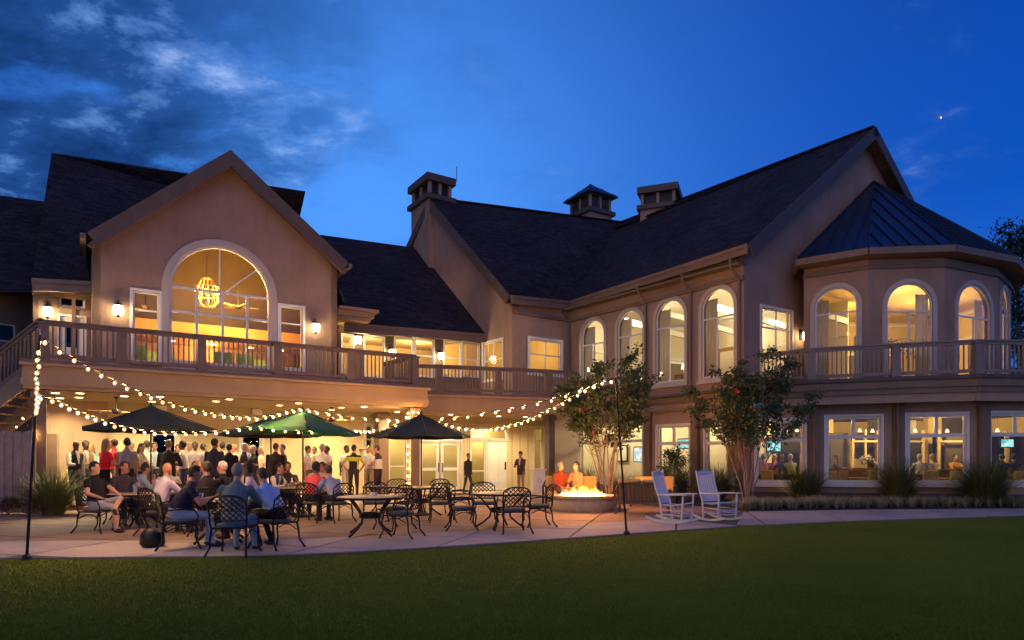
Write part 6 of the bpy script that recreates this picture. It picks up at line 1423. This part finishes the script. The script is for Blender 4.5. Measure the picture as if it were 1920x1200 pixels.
# ================================================================ fire pit
FP = Vector((*gp(1093, 18.9), 0)); fp = thing('fire_pit', 'low round stone fire pit with tall orange flames', 'fire pit', (FP.x, FP.y, .02))
R0 = .93
q = MB(); q.lathe([(R0-.02, 0), (R0, .02), (R0, .36), (R0-.25, .36), (R0-.25, 0)], 48, cap=False); q.build('pit_wall', M['stone'], fp, True)
for k in range(14):
    a0_, a1_ = 2*math.pi*k/14+.008, 2*math.pi*(k+1)/14-.008; vs = []; ar = [a0_+(a1_-a0_)*i/3 for i in range(4)]
    for a in ar: vs += [(r*math.cos(a), r*math.sin(a), z) for r, z in ((R0-.26, .362), (R0+.05, .362), (R0+.05, .432), (R0-.26, .432))]
    q = MB(); q.add(vs, [(4*i+j, 4*i+(j+1) % 4, 4*i+4+(j+1) % 4, 4*i+4+j) for i in range(3) for j in range(4)]+[(0, 1, 2, 3), (15, 14, 13, 12)]); q.build('coping_stone', M['stone'], fp)
q = MB(); q.lathe([(.001, .33), (R0-.25, .33), (R0-.25, .0), (.001, .0)], 30); q.build('pan', M['dark'], fp)
M['ember'] = emit('glowing_embers', (1, .50, .12), 40)
q = MB()
for i in range(90): a, r = R.uniform(0, 6.28), (R0-.30)*math.sqrt(R.random()); q.ball((r*math.cos(a), r*math.sin(a), .415), R.uniform(.03, .055), 6, 4)
o = q.build('embers', M['ember'], fp); o['kind'] = 'stuff'
fm = bpy.data.materials.new('flame'); fm.use_nodes = True; t_ = fm.node_tree; t_.nodes.clear()
e = t_.nodes.new('ShaderNodeEmission'); tr = t_.nodes.new('ShaderNodeBsdfTransparent'); mx = t_.nodes.new('ShaderNodeMixShader'); ou = t_.nodes.new('ShaderNodeOutputMaterial'); tcn = t_.nodes.new('ShaderNodeTexCoord'); sp_ = t_.nodes.new('ShaderNodeSeparateXYZ'); t_.links.new(tcn.outputs['Object'], sp_.inputs[0])
zz = sp_.outputs['Z']; t_.links.new(ramp_n(t_, math_n(t_, 'MULTIPLY', zz, 1.4), [(.50, (1, .62, .16)), (.75, (1, .36, .05)), (1, (.9, .16, .01))]), e.inputs[0]); e.inputs[1].default_value = 9
t_.links.new(ramp_n(t_, math_n(t_, 'MULTIPLY', zz, 1.3), [(.5, (.95, .95, .95)), (.75, (.55, .55, .55)), (1.0, (.12, .12, .12))]), mx.inputs[0]); t_.links.new(tr.outputs[0], mx.inputs[1]); t_.links.new(e.outputs[0], mx.inputs[2]); t_.links.new(mx.outputs[0], ou.inputs[0])
for i in range(46):
    a, r = R.uniform(0, 6.28), (R0-.34)*math.sqrt(R.random()); h = R.uniform(.08, .30)*(1.4-r); w = R.uniform(.03, .06); x, y = r*math.cos(a), r*math.sin(a)
    q = MB(); q.tube([(x, y, .40), (x+R.uniform(-.02, .02), y, .40+h*.3), (x+R.uniform(-.04, .04), y+R.uniform(-.03, .03), .40+h*.65), (x+R.uniform(-.06, .06), y, .40+h)], [w, w*1.15, w*.6, .004], 7); q.build('flame', fm, fp, True)
lamp('fire_light', 'POINT', (FP.x, FP.y, 1.35), 330, (1, .33, .07), .30)
# ================================================================ sofas and rocking chairs
def sofa(label, p, rz, w, slats=False, cush=None):
    t = thing('outdoor_sofa', label, 'sofa', p, rad(rz)); cush = cush or M['sofac']; k = M['trimd'] if slats else M['dark']
    q = MB()
    for sy in (-.36, .36): q.beam((-w/2, sy, .30), (w/2, sy, .30), .06, .07)
    for sx in (-1, 1): q.beam((sx*(w/2-.03), -.36, .30), (sx*(w/2-.03), .36, .30), .05, .068)
    q.build('frame', k, t)
    for sx in (-1, 1):
        q = MB(); q.beam((sx*w/2, -.36, 0), (sx*w/2, -.36, .60), .06, .06); q.build('leg', k, t)
        q = MB(); q.beam((sx*w/2, .38, 0), (sx*w/2, .42, .62), .06, .06); q.build('leg', k, t)
        q = MB(); q.tube([(sx*w/2, -.42, .60), (sx*w/2, -.2, .635), (sx*w/2, .1, .635), (sx*w/2, .42, .61)], .035, 6); q.build('armrest', k, t)
    q = MB(); q.tube([(-w/2, .42, .60), (-w/2+.1, .48, .80), (0, .50, .85), (w/2-.1, .48, .80), (w/2, .42, .60)], .03, 6); q.build('back_rail', k, t)
    if slats:
        n = 13
        for i in range(n):
            x = -w/2+.08+(w-.16)*i/(n-1); q = MB(); q.beam((x, .37, .32), (x, .48, .80), .055, .02); q.build('slat', k, t)
    m = 2 if w < 1.9 else 3
    for i in range(m):
        cw = (w-.12)/m; x = -w/2+.06+cw*(i+.5)
        q = MB(); q.box((x, -.02, .41), (cw-.015, .70, .14)); o = q.build('seat_cushion', cush, t); bv = o.modifiers.new('b', 'BEVEL'); bv.width = .04; bv.segments = 3
        q = MB(); q.box(None, (cw-.015, .15, .48), mtx=Matrix.Translation((x, .33, .68)) @ Matrix.Rotation(rad(-10), 4, 'X')); o = q.build('back_cushion', cush, t); bv = o.modifiers.new('b', 'BEVEL'); bv.width = .05; bv.segments = 3
    return t
sofa('yellow cushioned sofa behind the fire pit with two people on it', (*gp(1074, 20.6), .02), 4, 1.75)
sofa('dark slatted sofa seen from behind, right of the fire pit', (*gp(1206, 17.7), .02), 162, 1.35, True)
sofa('yellow cushioned sofa half hidden behind the dark slatted one', (*gp(1226, 20.4), .02), -20, 1.3)
def rocker():
    t = thing('rocking_chair', '', 'rocking chair'); m = M['rockw']
    for sx in (-1, 1):
        q = MB(); pts_ = []
        for i in range(11):
            y = -.48+.1*i*1.04; pts_.append((sx*.27, y+.06, .03+.32*(y)**2)) 
        for a, c in zip(pts_, pts_[1:]): q.beam(a, c, .035, .05)
        q.build('rocker', m, t)
        q = MB(); q.tube([(sx*.27, -.24, .06), (sx*.28, -.27, .42), (sx*.28, -.28, .64)], .023, 7); q.build('front_post', m, t)
        q = MB(); q.tube([(sx*.27, .22, .07), (sx*.26, .26, .45), (sx*.26, .38, .80), (sx*.26, .47, 1.16)], [.024, .024, .022, .018], 7); q.build('back_post', m, t)
        q = MB(); q.beam((sx*.29, -.36, .655), (sx*.28, .30, .635), .09, .028); q.build('armrest', m, t)
        for z in (.19, .29): q = MB(); q.tube([(sx*.275, -.25, z), (sx*.265, .23, z+.01)], .013, 5); q.build('side_stretcher', m, t)
    for z, y in ((.16, -.245), (.26, -.25), (.2, .23)): q = MB(); q.tube([(-.27, y, z), (.27, y, z)], .014, 5); q.build('stretcher', m, t)
    for i in range(7): q = MB(); q.box(None, (.54, .062, .02), mtx=Matrix.Translation((0, -.25+i*.078, .415-i*.006+.01*abs(i-3)))); q.build('seat_slat', m, t)
    for i in range(7): x = -.195+i*.065; q = MB(); q.beam((x, .275, .47), (x, .455, 1.06), .048, .016, up=(0, -1, .3)); q.build('back_slat', m, t)
    q = MB()
    for i in range(8): x0, x1 = -.25+i*.0625, -.25+(i+1)*.0625; z = lambda x: 1.075+.045*math.cos(x*6); q.beam((x0, .462, z(x0)), (x1, .462, z(x1)), .022, .09)
    q.build('crest_rail', m, t); q = MB(); q.beam((-.25, .285, .47), (.25, .285, .47), .025, .06); q.build('lower_back_rail', m, t); return t
r0_ = rocker(); place(r0_, 0, (*gp(1268, 14.95), .03), rad(52), 'white rocking chair nearest the right light pole', 'two white rocking chairs'); place(r0_, 1, (*gp(1348, 15.5), .03), rad(28), 'white rocking chair on the right, beside the planting bed', 'two white rocking chairs')
# ================================================================ board fence on the left
fe = thing('board_fence', 'tall pinkish brown board fence at the left edge', 'fence', (*gp(30, 17.4), .0), world=True)
fr = Frame(gp(-140, 17.5), gp(57, 17.35)); zt_ = fr.z(20, 809)
for z in (.45, 1.2, 1.9):
    q = MB(); fbox(q, fr, 0, fr.L, z, z+.09, -.09, -.04); q.build('rail', M['fenceb'], fe)
x = -136
while x < 56:
    u0, u1 = fr.u(x), fr.u(x+12.5); q = MB(); fbox(q, fr, u0, u1, .06, zt_+R.uniform(-.015, .015), -.035, -.012); q.build('board', M['fenceb'], fe)
    u0, u1 = fr.u(x+10), fr.u(x+18.5); q = MB(); fbox(q, fr, u0, u1, .06, zt_-.02, -.13, -.10); q.build('board', M['fenceb'], fe); x += 16.2
q = MB(); fbox(q, fr, fr.L-.1, fr.L+.02, 0, zt_+.02, -.12, -.005); q.build('post', M['fenceb'], fe)

# added spotlight, unseen itself, to light the stems of the first crape myrtle
for lb, p, tg, en in (('added small spotlight, itself unseen, on a spike before the first crape myrtle', (*gp(1168, 20.4), .06), (*gp(1195, 25), 3.2), 70),):
    t = thing('added_spotlight', lb, 'spotlight', p, group='added spotlights'); d = (Vector(tg)-Vector(p)).normalized(); rot = d.to_track_quat('-Z', 'Y')
    q = MB(); q.tube([(0, 0, -.05), (0, 0, .14)], .012, 5); q.build('spike', M['black'], t)
    q = MB(); mt = Matrix.Translation((0, 0, .17)) @ rot.to_matrix().to_4x4(); k_ = MB(); k_.lathe([(.001, .06), (.035, .06), (.05, -.05), (.046, -.05), (.03, .04), (.001, .04)], 12); q.add([mt @ Vector(v) for v in k_.v], k_.f); q.build('housing', M['black'], t)
    l = lamp('added_spot_lamp', 'SPOT', Vector(p)+Vector((0, 0, .17))+d*.07, en, (1, .50, .20), .04, spot=140); l.rotation_euler = rot.to_euler()

for i, (px, Y) in enumerate(((1452, 24.2), (1478, 24.6), (1494, 24.0), (1612, 24.3), (1636, 24.6), (1776, 24.6), (1716, 24.4), (1870, 24.2))):
    p = gp(px, Y); t = thing('pendant_lamp', 'small glowing pendant lamp '+('left of the turquoise television', 'just right of the turquoise television', 'at the right side of the window with the television', 'left of centre in the first wide window', 'at the right of the first wide window', 'right of centre in the third window', 'at the left side of the third window', 'beside the television at the right edge')[i], 'pendant lamp', (p.x, p.y, 2.5), group='pendant lamps in the restaurant')
    q = MB(); q.tube([(0, 0, .08), (0, 0, .76)], .006, 4); q.build('cord', M['dark'], t); q = MB(); q.lathe([(.001, .09), (.03, .08), (.075, -.04), (.001, -.04)], 12); q.build('lamp_shade', M['lampsh'], t, True)
# ================================================================ planting
def mesh_np(name, vs, fs, m, loc=(0, 0, 0), parent=None):
    me = bpy.data.meshes.new(name); vs = np.asarray(vs, np.float32); fs = np.asarray(fs, np.int32); k = fs.shape[1]
    me.vertices.add(len(vs)); me.vertices.foreach_set('co', vs.ravel()); me.loops.add(fs.size); me.loops.foreach_set('vertex_index', fs.ravel())
    me.polygons.add(len(fs)); me.polygons.foreach_set('loop_start', np.arange(0, fs.size, k, dtype=np.int32)); me.polygons.foreach_set('loop_total', np.full(len(fs), k, np.int32)); me.update(calc_edges=True)
    for mm in (m if isinstance(m, list) else [m]): me.materials.append(mm)
    o = bpy.data.objects.new(name, me); COL.objects.link(o); o.location = loc
    if parent: o.parent = parent
    return o
RS = np.random.RandomState(11)
def leaves(centres, n, spread, size, squash=.8, jit=.35):
    """n leaf quads scattered round each centre; returns verts, faces"""
    c = np.repeat(np.asarray(centres), n, 0); N_ = len(c); c = c+RS.normal(0, 1, (N_, 3))*np.array([spread, spread, spread*squash])
    d = RS.normal(0, 1, (N_, 3)); d[:, 2] -= .25; d /= np.linalg.norm(d, axis=1)[:, None]; s = np.cross(d, RS.normal(0, 1, (N_, 3))); s /= np.linalg.norm(s, axis=1)[:, None]
    L = size*(1+jit*RS.normal(0, 1, N_))[:, None]; v = np.stack([c, c+d*L*.5+s*L*.26, c+d*L, c+d*L*.5-s*L*.26], 1).reshape(-1, 3); f = np.arange(N_*4).reshape(-1, 4); return v, f
def crape(label, px, Y, H, Wd, seed, zlow=1.6, nst=9, shift=0.0, flowers=5):
    R2 = random.Random(seed); loc = ((px-960)/F*Y, Y, .04); t = thing('crape_myrtle', label, 'tree', loc, group='crape myrtle trees'); cent = []
    for i in range(nst):
        a = 2*math.pi*i/nst+R2.uniform(-.3, .3); rr = R2.uniform(.35, .95)*Wd*.5; hh = H*R2.uniform(.62, .86); b0 = Vector((math.cos(a)*.10, math.sin(a)*.10, 0)); pts_ = []
        for k in range(8):
            f = k/7; pts_.append(Vector((b0.x+math.cos(a)*rr*f**1.5+shift*f+R2.uniform(-.06, .06)*(f > 0), b0.y+math.sin(a)*rr*f**1.5*.8+R2.uniform(-.03, .03), hh*f)))
        r_ = R2.uniform(.018, .032); q = MB(); q.tube(pts_, [r_*(1-.80*k/7) for k in range(8)], 6, cap=True); st = q.build('stem', M['bark'], t, True)
        for k in range(3, 8):
            for j in range(4 if k > 4 else 2):
                a2 = a+R2.uniform(-1.5, 1.5); L_ = R2.uniform(.4, 1.0)*(1 if k < 7 else .7); p0_ = pts_[k]; p2 = p0_+Vector((math.cos(a2)*L_*.75, math.sin(a2)*L_*.6, L_*R2.uniform(.0, .85)))
                if p2.z < zlow+.2: p2.z = zlow+R2.uniform(-.1, .7)
                p1_ = p0_.lerp(p2, .5)+Vector((0, 0, -.03)); q = MB(); q.tube([p0_, p1_, p2], [.010, .007, .003], 4); br = q.build('branch', M['bark'], st)
                for e_ in (.35, .6, .85, 1.0, 1.12): 
                    c_ = p0_.lerp(p2, e_)
                    if c_.z > zlow-.25+R2.uniform(0, .7) and (abs(c_.x-shift) < Wd*.56) and R2.random() < .72: cent.append(tuple(c_))
    v, f = leaves(cent, 20, .085, .10, .75); o = mesh_np('foliage', v, f, M['leaf'], parent=t); o['kind'] = 'stuff'
    top = sorted(cent, key=lambda c: -c[2]+abs(c[0])*-.4)
    for i in range(flowers):
        c_ = cent[R2.randrange(len(cent))]; q = MB()
        for k in range(9): q.ball(Vector(c_)+Vector((R2.uniform(-.06, .06), -.1+R2.uniform(-.05, .05), R2.uniform(-.06, .08))), .03, 5, 4)
        q.build('flower_cluster', M['chr'], t, True)
    return t
crape('crape myrtle with many stems standing behind the fire pit', 1140, 22.2, 5.3, 3.1, 3, zlow=2.0, nst=12, shift=-.1)
crape('crape myrtle with splayed pale stems at the edge of the planting bed', 1402, 20.6, 5.0, 3.5, 8, zlow=1.9, nst=11, shift=.05)
def grass_clump(label, px, Y, h, w, n, m, seed, name='ornamental_grass', droop=1.0, z=.04, wide=.012, cat='grass clump', group='ornamental grass clumps'):
    rs = np.random.RandomState(seed); K_ = 6; a = rs.uniform(0, 2*np.pi, n); L = h*rs.uniform(.55, 1.12, n); lean = np.abs(rs.normal(.35, .28, n))*droop; r0 = .14*w*np.sqrt(rs.uniform(0, 1, n)); V_ = []
    base = np.stack([np.cos(a)*r0, np.sin(a)*r0, np.zeros(n)], 1); side = np.stack([-np.sin(a), np.cos(a), np.zeros(n)], 1); 
    for k in range(K_+1):
        f = k/K_; out = w*.5*(lean*f+ (lean*1.3)*f**2.6*.9); zz_ = L*(f-.42*lean*f**2.6); c = base+np.stack([np.cos(a)*out, np.sin(a)*out, zz_], 1); wd = wide*(1-.85*f); V_ += [c-side*wd, c+side*wd]
    V_ = np.stack(V_, 1).reshape(-1, 3); m_ = 2*(K_+1); F_ = []
    bi = np.arange(n)*m_
    for k in range(K_): F_.append(np.stack([bi+2*k, bi+2*k+1, bi+2*k+3, bi+2*k+2], 1))
    o = mesh_np(name, V_, np.concatenate(F_), m, loc=((px-960)/F*Y, Y, z)); tag(o, label, cat, group); return o
for a in (('green fountain grass clump by the left deck column', 98, 17.2, 1.25, 1.9, 900), ('dark grass clump behind the dark slatted sofa', 1265, 22.6, 1.35, 1.7, 800), ('dark grass clump left of the second crape myrtle', 1343, 22.6, 1.3, 1.7, 800),
          ('dark grass clump right of the second crape myrtle', 1508, 21.6, 1.25, 1.6, 900), ('tall dark grass clump between the first and second wide windows', 1683, 20.6, 1.55, 1.8, 1000), ('widest dark grass clump below the last windows', 1848, 20.2, 1.55, 2.3, 1200),
          ('thin grass clump behind the yellow sofa', 1100, 24.4, 1.2, 1.6, 420)): grass_clump(a[0], a[1], a[2], a[3], a[4], a[5], M['blade'], int(a[1]))
grass_clump('small dark grass clump right behind the yellow sofa, beside the stems', 1165, 24.2, 1.0, 1.2, 300, M['blade'], 5)
def shrub(label, px, Y, r, h, m, seed, n=26, ls=.05, z=.04, name='shrub', nn=60):
    R2 = random.Random(seed); t = thing(name, label, 'shrub', ((px-960)/F*Y, Y, z)); cs = []
    for i in range(n): a, e_ = R2.uniform(0, 6.28), R2.uniform(-.2, 1.5); k = R2.uniform(.55, 1); cs.append((math.cos(a)*math.cos(e_)*r*k, math.sin(a)*math.cos(e_)*r*k, h*.45+h*.5*math.sin(e_)*k))
    v, f = leaves(cs, nn, r*.20, ls, .8); o = mesh_np('foliage', v, f, m, parent=t); o['kind'] = 'stuff'
    for i in range(5): a = R2.uniform(0, 6.28); q = MB(); q.tube([(0, 0, 0), (math.cos(a)*r*.3, math.sin(a)*r*.3, h*.4), (math.cos(a)*r*.6, math.sin(a)*r*.6, h*.75)], [.015, .01, .004], 4); q.build('stem', M['bark'], t)
shrub('low round rusty shrub under the board fence', 17, 16.9, .30, .42, M['shrubr'], 1); shrub('low round rusty shrub between the left pole and the grass', 76, 16.9, .32, .42, M['shrubr'], 2)
shrub('leafy green shrub before the narrow window right of the fire', 1262, 23.6, .55, 1.9, M['leafd'], 3, 30, .08)
# liriope strip along the path
pts_ = []; rs = np.random.RandomState(4)
BD = bed
def bed_line(t): i = min(int(t*3), 2); f = t*3-i; return BD[i].lerp(BD[i+1], f)
cl_ = []
for i in range(520):
    t_ = rs.uniform(0, .93); p = bed_line(t_)+V2(rs.uniform(-.1, .1), rs.uniform(.18, 1.35)); cl_.append((p.x, p.y))
n_b = 34; V_ = []; F_ = []; off = 0
for (x, y) in cl_:
    a = rs.uniform(0, 2*np.pi, n_b); L = rs.uniform(.2, .42, n_b); ln = rs.uniform(.2, 1.0, n_b); sd_ = np.stack([-np.sin(a), np.cos(a), np.zeros(n_b)], 1)*.008; rows = []
    for k in range(4): f = k/3; c = np.stack([x+np.cos(a)*ln*L*f*.8, y+np.sin(a)*ln*L*f*.8, .04+L*(f-.38*ln*f**2)], 1); rows += [c-sd_*(1-.8*f), c+sd_*(1-.8*f)]
    V_.append(np.stack(rows, 1).reshape(-1, 3)); bi = np.arange(n_b)*8+off
    for k in range(3): F_.append(np.stack([bi+2*k, bi+2*k+1, bi+2*k+3, bi+2*k+2], 1))
    off += n_b*8
o = mesh_np('ground_cover', np.concatenate(V_), np.concatenate(F_), M['liri']); tag(o, 'strip of grassy ground cover along the path', 'ground cover', kind='stuff')
# mown lawn blades close to the camera
n = 260000; Yv = 4.9+rs.uniform(0, 1, n)**1.7*12.5; Xv = rs.uniform(-.84, .84, n)*Yv
ex = np.array([p.x for p in edge]); ey_ = np.array([p.y for p in edge]); keep = Yv < np.interp(Xv, ex, ey_)-.03; Xv, Yv = Xv[keep], Yv[keep]; n = len(Xv)
a = rs.uniform(0, 6.283, n); L = rs.uniform(.015, .042, n); ca, sa = np.cos(a), np.sin(a); w = .0035; dx, dy = rs.normal(0, .015, n), rs.normal(0, .015, n)
v = np.stack([np.stack([Xv-ca*w, Yv-sa*w, np.zeros(n)], 1), np.stack([Xv+ca*w, Yv+sa*w, np.zeros(n)], 1), np.stack([Xv+dx, Yv+dy, L], 1)], 1).reshape(-1, 3)
M['lblade'] = mat('lawn_blade', (.16, .21, .019), .8, col2=(.095, .14, .013), nscale=.45, spec=.15)
o = mesh_np('grass', v, np.arange(n*3).reshape(-1, 3), M['lblade']); tag(o, 'short mown grass of the lawn', 'grass', kind='stuff')
n = 26000; Yv = 10+rs.uniform(0, 1, n)*7.5; Xv = rs.uniform(-.8, .9, n)*Yv; kp = np.abs(Yv-np.interp(Xv, ex, ey_)+.05) < .07; Xv, Yv = Xv[kp], Yv[kp]
# pines at the right edge and dark trees round the place
def tree(label, px, Y, H, r, seed, name='pine_tree', m=None, z0=.35, ncl=90, ls=.22, sp=.45, nn=40, group='trees beyond the clubhouse'):
    R2 = random.Random(seed); t = thing(name, label, 'tree', ((px-960)/F*Y, Y, 0), group=group); q = MB(); q.tube([(0, 0, 0), (.1, 0, H*.4), (0, .1, H*.75), (.05, 0, H*.97)], [.26, .20, .12, .03], 8); q.build('trunk', M['bark'], t, True); cs = []; 
    for i in range(ncl):
        f = R2.random()**.8; z = H*(z0+(1-z0)*f); rr = r*(1-.75*f)*R2.uniform(.25, 1.0)+.2; a = R2.uniform(0, 6.28); c = (math.cos(a)*rr, math.sin(a)*rr, z); cs.append(c)
        if i < 30: q = MB(); q.tube([(0, 0, z-rr*.35), (c[0]*.6, c[1]*.6, z-.1), c], [.05, .03, .01], 4); q.build('branch', M['bark'], t)
    v, f_ = leaves(cs, nn, sp, ls, .6); o = mesh_np('crown', v, f_, m or M['pine'], parent=t); o['kind'] = 'stuff'
tree('tall dark pine cut by the right edge behind the turret', 1910, 50, 19, 4.2, 21, ncl=150, nn=70); tree('shorter pine right of the turret roof', 1878, 58, 16.5, 3.0, 22, ncl=90, nn=60)
tree('dark pine just outside the right edge', 2010, 47, 17, 4.5, 23); tree('dark tree beyond the right corner of the lawn', 2160, 40, 13, 5, 24)
tree('dark tree behind the far left wing', -120, 34, 9, 4, 25, m=M['leafd'])
# an aeroplane high in the sky
ap_ = pt(1760, 220, 900); t = thing('airplane', 'tiny pale airplane high in the dusk sky on the right', 'airplane', tuple(ap_), rad(20)); q = MB(); q.tube([(-4, 0, 0), (-3, 0, .2), (3, 0, .2), (4, 0, 0)], [.2, .6, .6, .1], 8); q.build('fuselage', M['paper'], t); q = MB(); q.box((0, 0, 0), (1.4, 8, .2)); q.build('wings', M['paper'], t)
M['navl'] = emit('landing_light', (1, .95, .9), 3.0); q = MB(); q.ball((3.6, -.5, 0), .9, 8, 6); q.build('landing_lamp', M['navl'], t)
